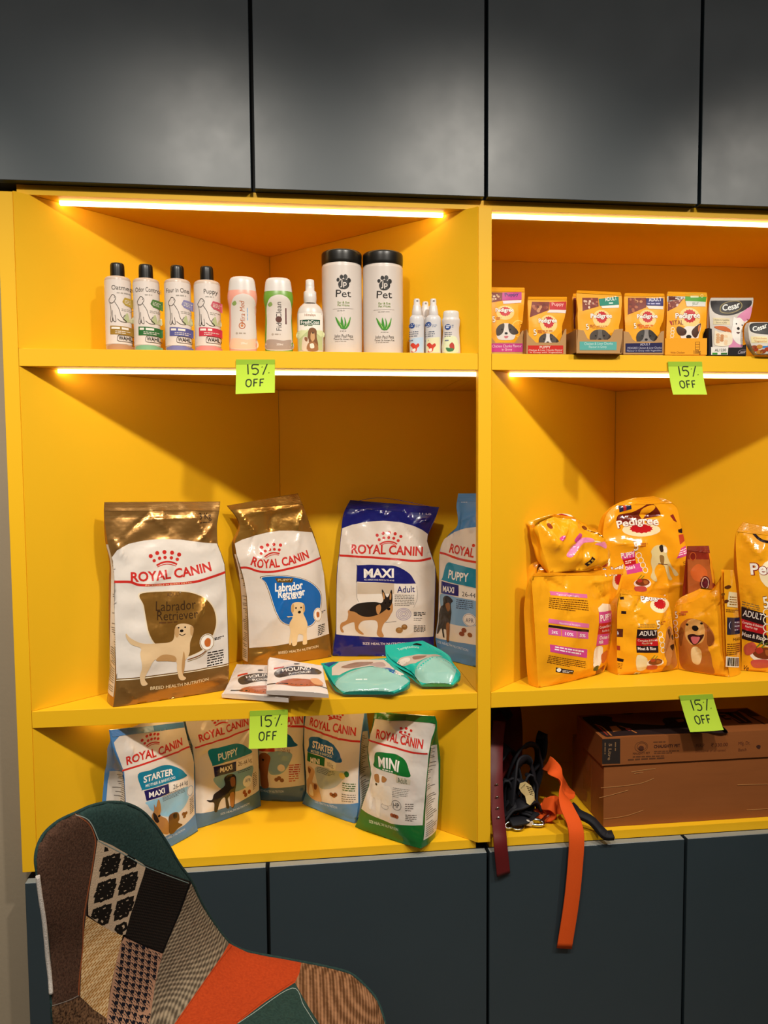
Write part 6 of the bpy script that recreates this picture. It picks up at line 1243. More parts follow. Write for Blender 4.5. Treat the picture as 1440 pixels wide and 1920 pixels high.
('D','h:C0806A',2.4,-.0255,.1122,.0021,.0015),
('D','h:B06A4A',2.0,-.0106,.1145,.0023,.0012),
('D','h:E8D0C8',2.2,-.0202,.1174,.0019,.0018),
('D','h:D8A49A',2.4,-.0171,.1046,.0014,.0018),
('D','h:C0806A',2.0,-.012,.1137,.0016,.0015),
('D','h:B06A4A',2.2,-.0217,.1086,.0017,.0014),
('D','h:E8D0C8',2.4,-.0191,.104,.0019,.0017),
('D','h:D8A49A',2.0,-.0197,.1019,.0019,.0016),
('D','h:C0806A',2.2,-.0283,.099,.0012,.0012),
('P','h:4A9A22',3,[(-.0007,.1124),(.0449,.1115),(.048,.1278),(.0001,.1301)]),
('G','h:E0EAC8',4,[(.0113,.1195),(.0318,.1199),(.0319,.1242),(.0113,.1242)],1,.8),
('T','h:F4F0B0',4,'O',[(.0329,.1203),(.0398,.1205)],.0062,.0,.0),
('P','h:DAD8D0',3,[(.0018,.101),(.044,.1017),(.0449,.1115),(-.0003,.1124)]),
('T','h:6A8A6A',4,'JELLY',[(.0144,.1045),(.0288,.1051)],.0052,.01,.0),
('D','h:F3CB80',.5,.007,.077,.0234,.0212),
('P','h:C01C24',1,[(.02,.0808),(.0217,.0776),(.0187,.0753),(.0187,.0717),(.015,.0709),(.0134,.0675),(.0098,.0684),(.0068,.066),(.004,.0683),(.0003,.0673),(-.0011,.0706),(-.0048,.0713),(-.0046,.075),(-.0076,.0771),(-.0058,.0804),(-.0075,.0836),(-.0044,.0859),(-.0045,.0896),(-.0008,.0903),(.0008,.0937),(.0045,.0929),(.0074,.0953),(.0102,.093),(.0139,.0939),(.0154,.0906),(.019,.09),(.0189,.0863),(.0218,.0841)]),
('T','h:8A1A1C',1.6,'Pedigree',[(-.0237,.0754),(.0036,.0767),(.0299,.0777)],.0107,.07,.0),
('T','h:F4EEE4',2,'Pedigree',[(-.0237,.0754),(.0036,.0767),(.0299,.0777)],.0107,.028,.0),
('T','h:7A2418',2,'VITAL',[(-.0357,.061),(-.0075,.0627)],.0099,.0,.0),
('P','h:C0281E',3,[(-.0355,.0703),(-.0328,.0703),(-.0302,.0624),(-.0316,.0611)]),
('O','h:F8EAD0',2,-.0304,.0531,.0034,.0033,.0011),
('O','h:F8EAD0',2,-.0312,.0463,.0034,.0032,.0011),
('O','h:F8EAD0',2,-.032,.0394,.0034,.0032,.0011),
('O','h:F8EAD0',2,-.0328,.0325,.0034,.0032,.0011),
('S','h:E4DCD2',2,[(-.0108,.033),(-.0128,.048),(-.0013,.0589),(.017,.0592),(.0285,.0659),(.0318,.0616),(.0269,.0421),(.021,.0334)]),
('S','h:4A2A1C',3,[(-.0229,.0522),(-.0194,.0587),(-.0104,.0567),(-.0014,.0503),(-.0038,.0417),(-.013,.0394),(-.0197,.0436)]),
('S','h:4A2A1C',3,[(.0099,.0483),(.0169,.0571),(.0308,.0659),(.0294,.0551),(.0246,.0421),(.0188,.0355),(.012,.0397)]),
('S','h:C8703A',4,[(.025,.0593),(.0296,.0626),(.0283,.0529),(.0247,.0485)]),
('D','h:1B1716',4,.0034,.0375,.0059,.0039),
('D','h:1B1716',4,-.0042,.0471,.0018,.0017)]},'black':{'loc':(1.413,.01,1.6061),'yaw':.0,'lean':4,'rows':[(-.0384,.0,.0284,.0),(-.0413,.0335,.0284,.0258),(-.0427,.0551,.0284,.0519),(-.0433,.0672,.0284,.0666),(-.0435,.0726,.0448,.0732),(-.0437,.0766,.046,.0781),(-.0442,.0982,.0523,.1042),(-.0425,.1166,.0553,.1184),(-.0392,.1199,.054,.1217)],'D':.012,'bulge':.005,'wr':.0007,'seed':207,'lam':(.025,.06),'key':'h:CFC6BC','res':.003,'gusset':.1,'dprof':[(0,.9),(.1,1),(.5,1),(.8,.4),(.9,.1),(1,.08)],'art':[('S','h:1E181A',1,[(-.0409,.1123),(-.0305,.1168),(.004,.1196),(.0363,.1187),(.0506,.1151),(.0476,.1042),(.0312,.0941),(.0079,.085),(-.0151,.0831),(-.0311,.0876),(-.0383,.0962)]),
('S','h:8A7A4A',2,[(-.0218,.0921),(-.0181,.1052),(-.0007,.1131),(.0201,.1145),(.0292,.1071),(.0243,.0972),(.0057,.0882),(-.0127,.0875)]),
('S','h:1E181A',3,[(-.0195,.0932),(-.0159,.1041),(-.0003,.1115),(.0189,.1128),(.0268,.1064),(.0225,.0983),(.0046,.09),(-.0115,.0893)]),
('T','h:F2EEE8',4,'Cesar',[(-.0168,.0933),(.0035,.0951),(.024,.1016)],.0125,.02,.2),
('S','h:D88AAE',1,[(.0147,.0776),(.0312,.093),(.0504,.1031),(.0452,.0737),(.0408,.0519),(.0321,.0214),(.0066,.0168),(-.0048,.0188),(.0048,.0427)]),
('S','h:ECE6E0',2,[(.0041,.0622),(.0078,.0796),(.0136,.0775),(.0217,.0788),(.0319,.0713),(.0401,.0736),(.0363,.0584),(.0314,.0409),(.0322,.0257),(.0183,.0234),(.0047,.0341),(.0015,.0514)]),
('D','h:1B1716',3,.0171,.0559,.0037,.003),
('D','h:1B1716',3,.0127,.0656,.0016,.0015),
('D','h:1B1716',3,.0272,.0636,.0016,.0016),
('S','h:5A3A3A',3,[(.0119,.0482),(.0211,.0484),(.0164,.0446)]),
('P','h:D8C8A0',1,[(-.0373,.0638),(-.0012,.0632),(-.001,.0773),(-.037,.0778)]),
('T','h:5A4A3A',2,'Chicken & Vegetables',[(-.0355,.072),(-.0027,.0719)],.003,.0,.0),
('T','h:5A4A3A',2,'Sauce in Jelly',[(-.0315,.0664),(-.0085,.0664)],.0031,.0,.0),
('S','h:C8642E',2,[(-.0351,.0595),(-.0155,.0602),(-.0019,.0535),(.0003,.047),(-.0112,.049),(-.0294,.0542)]),
('S','h:EBDCC0',2,[(-.0341,.0509),(-.025,.0467),(-.0066,.0491),(.0025,.0427),(.0022,.0254),(-.0094,.0192),(-.0278,.019),(-.0357,.0249)]),
('D','h:D8A87A',3,-.0285,.0423,.0041,.003),
('D','h:C88A5A',3,-.0202,.0309,.0041,.0031),
('D','h:E8C8A0',3,-.0116,.0391,.0042,.003),
('D','h:D8A87A',3,-.0286,.0274,.0042,.003),
('D','h:C88A5A',3,-.0199,.0355,.0041,.003),
('D','h:E8C8A0',3,-.0116,.0241,.0041,.0031),
('D','h:D8A87A',3,-.0283,.0319,.0042,.003),
('D','h:C88A5A',3,-.0196,.04,.0041,.0031),
('D','h:E8C8A0',3,-.0113,.0287,.0041,.003),
('D','h:D8A87A',3,-.0279,.0365,.0041,.003)]},'tray':{'loc':(1.4931,-.008,1.6061),'yaw':.0,'lean':3,'rows':[(-.0323,.0,.0322,.0),(-.0414,.01,.0416,.0109),(-.0477,.027,.0482,.0282),(-.0503,.0441,.0511,.0455),(-.0506,.0591,.0517,.0606),(-.0483,.0644,.0494,.0659),(-.046,.0666,.0471,.068)],'D':.016,'bulge':.006,'wr':.0002,'seed':210,'key':'h:DAD2C6','res':.003,'gusset':0,'dprof':[(0,.7),(.5,1),(1,.8)],'art':[('S','h:1C1618',1,[(-.0475,.0527),(-.0444,.0634),(-.0157,.066),(.0212,.0661),(.0448,.0626),(.0477,.0519),(.0303,.0441),(.0002,.0405),(-.0297,.0422),(-.0434,.0463)]),
('T','h:F2EEE8',2,'Cesar',[(-.0422,.0474),(-.0273,.0498),(-.0089,.0565)],.0099,.02,.2),
('P','h:EBDCA8',1,[(-.0447,.0239),(-.0115,.0232),(-.0125,.036),(-.0458,.0367)]),
('T','h:C86A2E',2,'Chicken',[(-.0412,.0314),(-.0137,.0307)],.0034,.0,.0),
('T','h:C86A2E',2,'Vegetables',[(-.039,.0254),(-.0133,.0249)],.0034,.0,.0),
('P','h:4A86C4',1,[(-.0448,.0174),(-.0115,.0168),(-.0067,.0404),(.0013,.0319),(-.0023,.0126),(-.0437,.0121)]),
('D','h:B0401E',2,-.0368,.01,.0064,.0043),
('D','h:C88A3A',2,-.0288,.0155,.0065,.0043),
('D','h:9A4A2A',2,-.0208,.0059,.0064,.0043),
('D','h:B0401E',2,-.0116,.0103,.0065,.0043),
('D','h:C88A3A',2,-.0277,.0048,.0064,.0043),
('D','h:9A4A2A',2,-.0391,.0143,.0064,.0043)]}}
BOXES = {'pink':{'loc':(.9344,.022,1.6041),'rows':[(-.0385,.001),(.0385,.0018),(.0382,.0498),(.0361,.0487),(.0225,.0273),(.0193,.0252),(-.0196,.0247),(-.0386,.0477)],'art':[('P','m:B83A82',1,[(-.0368,.0058),(.0371,.0066),(.037,.0237),(-.0368,.0228)]),
('T','m:E8C8D8',2,'Chicken Chunks Flavour',[(-.0265,.0146),(.0349,.0162)],.0055,.0,.0),
('T','m:E8C8D8',2,'in Gravy',[(-.0066,.0086),(.015,.0093)],.005,.0,.0)]},'red':{'loc':(1.0146,.002,1.6041),'rows':[(-.0415,-.0018),(.0406,-.0009),(.041,.0505),(.0384,.0494),(.0278,.0255),(.0224,.0229),(-.0218,.0224),(-.037,.037),(-.0409,.0483)],'art':[('P','m:C8281E',1,[(-.0385,.0003),(.0349,.0011),(.0348,.0173),(-.0386,.0164)]),
('T','m:F0D8C8',2,'PUPPY',[(-.0142,.0105),(.0084,.0112)],.0049,.01,.0),
('T','m:F0D8C8',2,'Chicken & Liver Chunks Flavour',[(-.0368,.0051),(.0334,.0065)],.0037,.0,.0),
('T','m:F0D8C8',2,'in Gravy with Vegetables',[(-.0346,.0014),(.0323,.0025)],.0027,.0,.0)]},'teal':{'loc':(1.12,-.014,1.6041),'rows':[(-.0487,-.0025),(.0425,-.0015),(.048,.0492),(.031,.0479),(.0214,.0303),(.016,.0271),(-.0209,.0266),(-.0263,.0297),(-.034,.0449),(-.0459,.0468)],'art':[('P','m:5AA8A0',1,[(-.0423,.0058),(.0348,.0067),(.0352,.0232),(-.0425,.0229)]),
('T','m:C8E4DC',2,'Chicken & Liver Chunks',[(-.0327,.0162),(.0266,.0175)],.0049,.0,.0),
('T','m:C8E4DC',2,'Flavour in Gravy',[(-.0229,.0102),(.014,.011)],.0045,.0,.0)]},'navy':{'loc':(1.2205,.002,1.6041),'rows':[(-.0438,.001),(.0424,.0019),(.0429,.0492),(.0367,.0481),(.0269,.0311),(.0214,.0275),(-.0176,.027),(-.0232,.0305),(-.0333,.0461),(-.0438,.0476)],'art':[('P','m:22204A',1,[(-.0394,.0046),(.0397,.0054),(.0393,.0256),(-.0397,.023)]),
('T','m:B8B4C8',2,'ADULT',[(-.0085,.0188),(.0137,.0199)],.0049,.01,.0),
('T','m:B8B4C8',2,'PEDIGREE Chicken & Liver Chunks',[(-.0351,.0115),(.0377,.0134)],.0042,.0,.0),
('T','m:B8B4C8',2,'Flavour in Gravy with Vegetables',[(-.0361,.0063),(.0378,.0079)],.0038,.0,.0)]},'yellow':{'loc':(1.3121,.002,1.6041),'rows':[(-.0456,.0008),(.0452,.0018),(.0449,.0357),(-.0462,.0345)],'art':[('T','m:9A5A12',1,'With Chicken',[(-.034,.0035),(-.0036,.0042)],.0038,.0,.0),
('T','m:6A3A12',1,'100g',[(.0168,.0036),(.0315,.0046)],.0071,.01,.0),
('K','m:6A3A12',1,.0008,[(.02,.0121),(.0197,.0273),(.0287,.0281),(.0291,.0122),(.02,.0121)]),
('K','m:6A3A12',1,.0006,[(.0198,.0227),(.0288,.0232)]),
('K','m:6A3A12',1,.0006,[(.0199,.0174),(.0289,.0179)])]},'black':{'loc':(1.4028,.002,1.6041),'rows':[(-.0414,.0008),(.0414,.0016),(.0409,.024),(.0391,.024),(.0375,.0218),(.0352,.0207),(.0319,.0175),(-.0333,.0168),(-.0357,.0549),(-.0426,.0569)],'art':[('P','m:E8E2DA',1,[(-.0364,.0019),(.0001,.0022),(.0011,.0182),(-.0367,.0178)]),
('T','m:4A4640',2,'AL1230',[(-.0286,.0088),(-.0035,.0094)],.0055,.02,.0),
('P','m:2E8A2A',2,[(-.0337,.0023),(-.0223,.0024),(-.0224,.0063),(-.0338,.0061)]),
('P','m:2E6A2A',2,[(-.0148,.0025),(-.001,.0027),(-.0011,.0065),(-.0148,.0063)]),
('T','m:C8BCC4',1,'Cesar',[(.023,.0042),(.0402,.0065)],.0065,.0,.2),
('L','m:8A7A84',1,.0006,[(.0225,.0046),(.0274,.0121),(.04,.0129)])]}}
BOTTLES = {'oatmeal':{'loc':(.1702,.052,1.6041),'parts':{'body':{'p':[(.0232,.0057),(.0242,.0078),(.0246,.0119),(.0246,.08),(.0245,.1375),(.0238,.1421),(.021,.1446),(.0151,.1462),(.0113,.1472)],'key':'s:CDB8A8'},'cap':{'p':[(.0135,.1457),(.0135,.1604),(.013,.1698),(.0115,.1719)],'key':'s:15120F'},'label':{'p':[(.0249,.015),(.0248,.137)],'key':'s:E2D5CC'}},'art':[('T','s:5A544E',2,'Oatmeal',[(-.0061,.1173),(.012,.1176),(.0302,.1178)],.0085,.0,.0),
('G','s:A8A098',2,[(.0033,.1099),(.0267,.1104),(.0268,.1137),(.0034,.1132)],1,.6),
('L','s:2A2420',3,.0008,[(-.008,.1047),(-.0118,.0984),(-.0103,.0934),(-.0054,.0922),(-.0013,.0961),(.0013,.1019),(-.0017,.1068),(-.0054,.1078),(-.008,.1047)]),
('L','s:2A2420',3,.0008,[(-.0103,.0934),(-.0086,.0821),(-.0085,.0695),(-.0098,.0582),(-.0068,.0575),(-.0051,.0646),(-.0038,.0583),(.0006,.0576),(-.0006,.0697)]),
('L','s:2A2420',3,.0008,[(-.0013,.0948),(.0062,.0824),(.0107,.0673),(.0191,.0579),(.0105,.0573),(.0032,.0622)]),
('L','s:2A2420',3,.0008,[(-.0057,.0784),(-.0056,.0671),(-.0048,.0583)]),
('L','s:2A2420',3,.0008,[(.0191,.0579),(.0131,.0636),(.017,.0712)]),
('D','s:2A2420',3,-.0011,.1028,.0007,.0008),
('P','s:B99A3E',2,[(.0127,.0951),(.0167,.1039),(.0322,.103),(.0318,.0853),(.0175,.0889)]),
('G','s:E8E0D0',3,[(.0164,.0926),(.0304,.0896),(.0306,.0992),(.0166,.1002)],3,.4),
('S','s:B7BE8E',2,[(.0143,.0611),(.0196,.075),(.0223,.0663),(.0216,.0574)]),
('S','s:C9C6A0',2,[(.0221,.0587),(.0282,.0714),(.0296,.0588)]),
('G','s:B0A89E',2,[(.011,.0774),(.0283,.077),(.0285,.0828),(.0112,.0832)],2,.4),
('P','s:A07A2C',2,[(-.0112,.033),(.0061,.0325),(.0303,.0315),(.0308,.0475),(.0065,.0489),(-.0108,.0494)]),
('G','s:F0E6DA',3,[(-.0085,.0426),(.0291,.0416),(.0292,.0467),(-.0083,.0476)],1,.8),
('G','s:E0D6CA',3,[(-.0013,.0341),(.0259,.0335),(.0261,.0401),(-.0011,.0407)],2,.4),
('T','s:2A2522',3,'WAHL',[(.0046,.0226),(.0157,.0225),(.0266,.0224)],.0075,.02,.0),
('L','s:3A3430',3,.0008,[(.0024,.0256),(.0045,.0312),(.016,.0318),(.0278,.031),(.0287,.0254),(.0266,.0203),(.0156,.0197),(.0038,.0206),(.0024,.0256)]),
('P','s:B98C66',2,[(-.019,.0031),(-.0071,.0022),(.0176,.002),(.0296,.0031),(.0298,.0118),(.018,.0141),(-.0068,.0144),(-.0187,.0122)])]},'odor':{'loc':(.2238,.052,1.6041),'parts':{'body':{'p':[(.0234,.0045),(.0244,.0066),(.0248,.0107),(.0249,.0809),(.0248,.1348),(.0241,.1394),(.0212,.142),(.0152,.1435),(.0113,.1445)],'key':'s:CDB8A8'},'cap':{'p':[(.0137,.143),(.0136,.1578),(.0131,.1686),(.0116,.1706)],'key':'s:15120F'},'label':{'p':[(.025,.0138),(.0249,.1343)],'key':'s:E2D5CC'}},'art':[('T','s:5A544E',2,'Odor Control',[(-.0166,.1144),(.0057,.1148),(.0281,.115)],.0085,.0,.0),
('G','s:A8A098',2,[(.002,.1072),(.0257,.1076),(.0258,.1109),(.0021,.1105)],1,.6),
('L','s:2A2420',3,.0008,[(-.0093,.1019),(-.0132,.0956),(-.0116,.0906),(-.0066,.0894),(-.0025,.0932),(.0001,.0991),(-.003,.1041),(-.0067,.105),(-.0093,.1019)]),
('L','s:2A2420',3,.0008,[(-.0116,.0906),(-.0099,.0792),(-.0097,.0666),(-.011,.0552),(-.008,.0545),(-.0063,.0616),(-.005,.0553),(-.0006,.0546),(-.0017,.0667)]),
('L','s:2A2420',3,.0008,[(-.0026,.092),(.0051,.0795),(.0097,.0644),(.0182,.0549),(.0094,.0543),(.0021,.0592)]),
('L','s:2A2420',3,.0008,[(-.007,.0755),(-.0068,.0641),(-.006,.0553)]),
('L','s:2A2420',3,.0008,[(.0182,.0549),(.0121,.0606),(.016,.0683)]),
('D','s:2A2420',3,-.0024,.1,.0008,.0008),
('P','s:4E7A3A',2,[(.0116,.0922),(.0156,.1011),(.0313,.1002),(.0308,.0825),(.0164,.086)]),
('G','s:E8E0D0',3,[(.0153,.0898),(.0294,.0867),(.0297,.0964),(.0155,.0974)],3,.4),
('S','s:B7BE8E',2,[(.0132,.0581),(.0186,.0721),(.0214,.0633),(.0206,.0544)]),
('S','s:C9C6A0',2,[(.0212,.0557),(.0272,.0685),(.0287,.0558)]),
('G','s:B0A89E',2,[(.0099,.0745),(.0274,.074),(.0275,.0799),(.0101,.0803)],2,.4),
('P','s:2E6A34',2,[(-.0123,.0319),(.0051,.0314),(.0296,.0304),(.03,.0465),(.0055,.0479),(-.0119,.0484)]),
('G','s:F0E6DA',3,[(-.0096,.0416),(.0283,.0406),(.0284,.0457),(-.0095,.0466)],1,.8),
('G','s:E0D6CA',3,[(-.0024,.0331),(.0251,.0324),(.0253,.039),(-.0022,.0397)],2,.4),
('T','s:2A2522',3,'WAHL',[(.0036,.0215),(.0148,.0214),(.0258,.0212)],.0076,.02,.0),
('L','s:3A3430',3,.0008,[(.0014,.0245),(.0036,.0301),(.0151,.0308),(.027,.0299),(.0279,.0243),(.0258,.0192),(.0148,.0186),(.0028,.0194),(.0014,.0245)]),
('P','s:7FB08A',2,[(-.0201,.0019),(-.0082,.001),(.0168,.0008),(.0289,.0019),(.0291,.0106),(.0171,.013),(-.0078,.0132),(-.0199,.011)])]},'fourinone':{'loc':(.2835,.052,1.6041),'parts':{'body':{'p':[(.0236,.0039),(.0246,.0059),(.025,.0101),(.0251,.0819),(.025,.1347),(.0243,.1394),(.0214,.1419),(.0153,.1435),(.0115,.1445)],'key':'s:CDB8A8'},'cap':{'p':[(.0133,.143),(.0132,.1579),(.0128,.1679),(.0112,.1699)],'key':'s:15120F'},'label':{'p':[(.0253,.0132),(.0251,.1342)],'key':'s:E2D5CC'}},'art':[('T','s:5A544E',2,'Four in One',[(-.0186,.1143),(.0024,.1147),(.0236,.1148)],.0085,.0,.0),
('G','s:A8A098',2,[(.0008,.107),(.0246,.1075),(.0247,.1108),(.0008,.1103)],1,.6),
('L','s:2A2420',3,.0008,[(-.0106,.1018),(-.0146,.0954),(-.0129,.0903),(-.0079,.0892),(-.0038,.093),(-.0012,.0989),(-.0043,.1039),(-.0081,.1049),(-.0106,.1018)]),
('L','s:2A2420',3,.0008,[(-.0129,.0903),(-.0112,.079),(-.011,.0663),(-.0123,.0548),(-.0093,.0541),(-.0076,.0613),(-.0062,.0549),(-.0017,.0542),(-.0029,.0664)]),
('L','s:2A2420',3,.0008,[(-.0039,.0918),(.0039,.0792),(.0086,.0641),(.0172,.0545),(.0083,.0539),(.0009,.0588)]),
('L','s:2A2420',3,.0008,[(-.0083,.0752),(-.008,.0638),(-.0072,.0549)]),
('L','s:2A2420',3,.0008,[(.0172,.0545),(.011,.0603),(.0149,.068)]),
('D','s:2A2420',3,-.0037,.0999,.0008,.0007),
('P','s:8A86B0',2,[(.0105,.092),(.0144,.101),(.0303,.1),(.0299,.0822),(.0153,.0858)]),
('G','s:E8E0D0',3,[(.0142,.0895),(.0285,.0865),(.0287,.0962),(.0143,.0972)],3,.4),
('S','s:B7BE8E',2,[(.0122,.0577),(.0176,.0718),(.0204,.063),(.0197,.054)]),
('S','s:C9C6A0',2,[(.0202,.0553),(.0263,.0681),(.0278,.0554)]),
('G','s:B0A89E',2,[(.0088,.0742),(.0264,.0737),(.0265,.0796),(.0089,.0801)],2,.4),
('P','s:5A5A96',2,[(-.0136,.0314),(.004,.0309),(.0287,.0299),(.0291,.046),(.0044,.0475),(-.0132,.048)]),
('G','s:F0E6DA',3,[(-.0108,.0411),(.0274,.0401),(.0276,.0452),(-.0107,.0462)],1,.8),
('G','s:E0D6CA',3,[(-.0035,.0326),(.0242,.0319),(.0244,.0386),(-.0033,.0392)],2,.4),
('T','s:2A2522',3,'WAHL',[(.0025,.0209),(.0139,.0208),(.025,.0207)],.0076,.02,.0),
('L','s:3A3430',3,.0008,[(.0003,.024),(.0025,.0296),(.0141,.0303),(.0262,.0294),(.0271,.0238),(.0249,.0186),(.0138,.018),(.0017,.0189),(.0003,.024)]),
('P','s:7A7AAE',2,[(-.0213,.0013),(-.0093,.0004),(.0159,.0001),(.0281,.0013),(.0283,.01),(.0162,.0124),(-.009,.0126),(-.0211,.0104)])]},'puppy':{'loc':(.3402,.052,1.6041),'parts':{'body':{'p':[(.0238,.0042),(.0249,.0063),(.0253,.0105),(.0253,.0828),(.0253,.1333),(.0244,.138),(.0216,.1406),(.0155,.1421),(.0116,.1432)],'key':'s:CDB8A8'},'cap':{'p':[(.0131,.1416),(.0131,.1566),(.0126,.1674),(.0111,.1695)],'key':'s:15120F'},'label':{'p':[(.0255,.0136),(.0254,.1328)],'key':'s:E2D5CC'}},'art':[('T','s:5A544E',2,'Puppy',[(-.0034,.1131),(.0096,.1134),(.0225,.1134)],.0087,.0,.0),
('G','s:A8A098',2,[(-.0005,.1056),(.0236,.106),(.0237,.1093),(-.0004,.1089)],1,.6),
('L','s:2A2420',3,.0008,[(-.012,.1003),(-.0159,.0938),(-.0142,.0888),(-.0092,.0876),(-.0051,.0915),(-.0024,.0974),(-.0056,.1024),(-.0094,.1034),(-.012,.1003)]),
('L','s:2A2420',3,.0008,[(-.0142,.0888),(-.0125,.0774),(-.0122,.0646),(-.0135,.0531),(-.0105,.0524),(-.0088,.0596),(-.0074,.0532),(-.0029,.0525),(-.0041,.0647)]),
('L','s:2A2420',3,.0008,[(-.0051,.0902),(.0027,.0776),(.0075,.0624),(.0162,.0528),(.0073,.0521),(-.0002,.0571)]),
('L','s:2A2420',3,.0008,[(-.0095,.0736),(-.0092,.0621),(-.0084,.0532)]),
('L','s:2A2420',3,.0008,[(.0162,.0528),(.01,.0586),(.0139,.0663)]),
('D','s:2A2420',3,-.0049,.0984,.0007,.0007),
('P','s:C85A6A',2,[(.0093,.0905),(.0133,.0995),(.0293,.0985),(.029,.0806),(.0143,.0842)]),
('G','s:E8E0D0',3,[(.0131,.088),(.0275,.0849),(.0277,.0946),(.0133,.0956)],3,.4),
('S','s:B7BE8E',2,[(.0112,.056),(.0165,.0702),(.0194,.0613),(.0187,.0523)]),
('S','s:C9C6A0',2,[(.0193,.0536),(.0254,.0665),(.0269,.0537)]),
('G','s:B0A89E',2,[(.0077,.0726),(.0255,.0721),(.0256,.078),(.0078,.0785)],2,.4),
('P','s:C8384A',2,[(-.0147,.0319),(.003,.0314),(.028,.0304),(.0283,.0466),(.0034,.048),(-.0143,.0485)]),
('G','s:F0E6DA',3,[(-.012,.0416),(.0266,.0406),(.0267,.0458),(-.0119,.0468)],1,.8),
('G','s:E0D6CA',3,[(-.0045,.0331),(.0234,.0324),(.0236,.0391),(-.0044,.0397)],2,.4),
('T','s:2A2522',3,'WAHL',[(.0016,.0214),(.013,.0212),(.0242,.0211)],.0076,.02,.0),
('L','s:3A3430',3,.0008,[(-.0007,.0244),(.0015,.0301),(.0132,.0307),(.0254,.0299),(.0263,.0242),(.0242,.0191),(.013,.0184),(.0008,.0193),(-.0007,.0244)]),
('P','s:E28A86',2,[(-.0225,.0016),(-.0103,.0007),(.0151,.0005),(.0274,.0016),(.0276,.0104),(.0154,.0128),(-.01,.013),(-.0223,.0108)])]},'medicated':{'loc':(.409,.045,1.6041),'parts':{'body':{'p':[(.0255,.007),(.0273,.0109),(.0275,.0357),(.026,.067),(.026,.0904),(.029,.1059),(.0285,.1163),(.027,.1235)],'key':'s:E9A08C','oval':.55},'cap':{'p':[(.0272,.1227),(.0259,.1344),(.0244,.1442),(.0207,.1489),(.0156,.1499)],'key':'s:D6CEC8','oval':.55}},'art':[('S','s:D8CCC2',1,[(-.0227,.0092),(-.023,.0324),(-.0217,.0632),(-.0217,.0913),(-.0152,.1081),(-.0023,.1142),(.0092,.1144),(.0219,.1075),(.0265,.0922),(.0255,.0639),(.0266,.033),(.0254,.0097)]),
('S','s:EBC0A0',2,[(-.0227,.0105),(-.0231,.0272),(-.009,.0287),(.0089,.0263),(.0265,.0284),(.0257,.011)]),
('T','s:B5602A',2,'Mira Med',[(.0056,.0559),(.0052,.079),(.0046,.0995)],.0097,.0,.2),
('O','s:B5602A',2,-.0004,.0532,.0057,.0057,.0016),
('D','s:C8783A',2,-.0004,.0532,.0026,.0026),
('G','s:8AA8C8',2,[(.0116,.0637),(.0116,.0894),(.009,.0893),(.0091,.0637)],1,.7),
('S','s:8AA05A',2,[(-.0193,.0965),(-.0133,.1012),(-.0104,.0954),(-.0155,.092)]),
('D','s:B0A090',2,-.0109,.0384,.0023,.0023),
('G','s:A89888',2,[(-.0068,.0367),(.0117,.0364),(.0117,.04),(-.0068,.0403)],1,.7),
('T','s:F4ECE4',3,'200ml',[(-.0036,.0172),(.0088,.017)],.0041,.0,.0)]},'cleaning':{'loc':(.4794,.045,1.6041),'parts':{'body':{'p':[(.0258,.0057),(.0277,.0096),(.0279,.0346),(.0263,.066),(.0262,.0895),(.0294,.1051),(.0289,.1155),(.0272,.1228)],'key':'s:6E9A34','oval':.55},'cap':{'p':[(.0275,.1221),(.0262,.1338),(.0246,.1436),(.0209,.1483),(.0157,.1493)],'key':'s:D6CEC8','oval':.55}},'art':[('S','s:D8CCC2',1,[(-.0238,.0079),(-.0242,.0312),(-.0229,.0622),(-.023,.0905),(-.0165,.1073),(-.0035,.1135),(.0082,.1137),(.021,.1068),(.0257,.0914),(.0248,.0629),(.026,.0318),(.0248,.0085)]),
('S','s:A89488',2,[(-.0238,.0092),(-.0243,.026),(-.01,.0275),(.0081,.0251),(.0259,.0272),(.0251,.0098)]),
('T','s:3A2E2A',2,'FidoClean',[(.0058,.0445),(.0057,.073),(.0056,.1)],.0104,.0,.0),
('D','s:5A2E22',3,.0005,.0664,.0062,.0062),
('P','s:5A2A2E',2,[(.0133,.0576),(.0159,.0576),(.0158,.0886),(.0135,.0886)]),
('S','s:8AA05A',2,[(-.0206,.0957),(-.0146,.1004),(-.0115,.0946),(-.0168,.0911)]),
('D','s:B0A090',2,-.0119,.0373,.0023,.0023),
('G','s:A89888',2,[(-.0078,.0355),(.0109,.0353),(.0109,.0389),(-.0077,.0392)],1,.7),
('T','s:F4ECE4',3,'200ml',[(-.0045,.0159),(.008,.0158)],.0042,.0,.0)]},'freshcoat':{'loc':(.5419,.04,1.6041),'parts':{'body':{'p':[(.0241,.0006),(.0257,.0039),(.026,.0704),(.0256,.0814),(.0223,.0911),(.0162,.0974),(.0112,.1013)],'key':'s:D2C6BC','oval':.6},'sprayer':{'p':[(.012,.1002),(.0123,.1035),(.0128,.109),(.0123,.1222),(.0089,.125),(.0089,.1338),(.0083,.1448),(.0066,.1464)],'key':'s:D8D0CA'}},'art':[('P','s:B9C08A',1,[(-.0243,.0067),(.0232,.0073),(.0238,.0567),(-.0237,.0546)]),
('P','s:F0E6DA',1.2,[(-.0238,.0451),(.0237,.0457),(.0241,.08),(-.0233,.0792)]),
('S','s:D8DCA8',1.1,[(-.024,.0287),(-.0004,.0454),(.0235,.032),(.0237,.0457),(-.0238,.0451)]),
('T','s:9A5A2A',2,'Himalaya',[(-.0111,.0726),(.0102,.0729)],.0049,.01,.0),
('P','s:1E4A34',2,[(-.0209,.056),(.0188,.0566),(.0189,.0662),(-.0208,.0656)]),
('T','s:EFEAE0',3,'FreshCoat',[(-.0187,.0577),(.0172,.0582)],.0066,.02,.0),
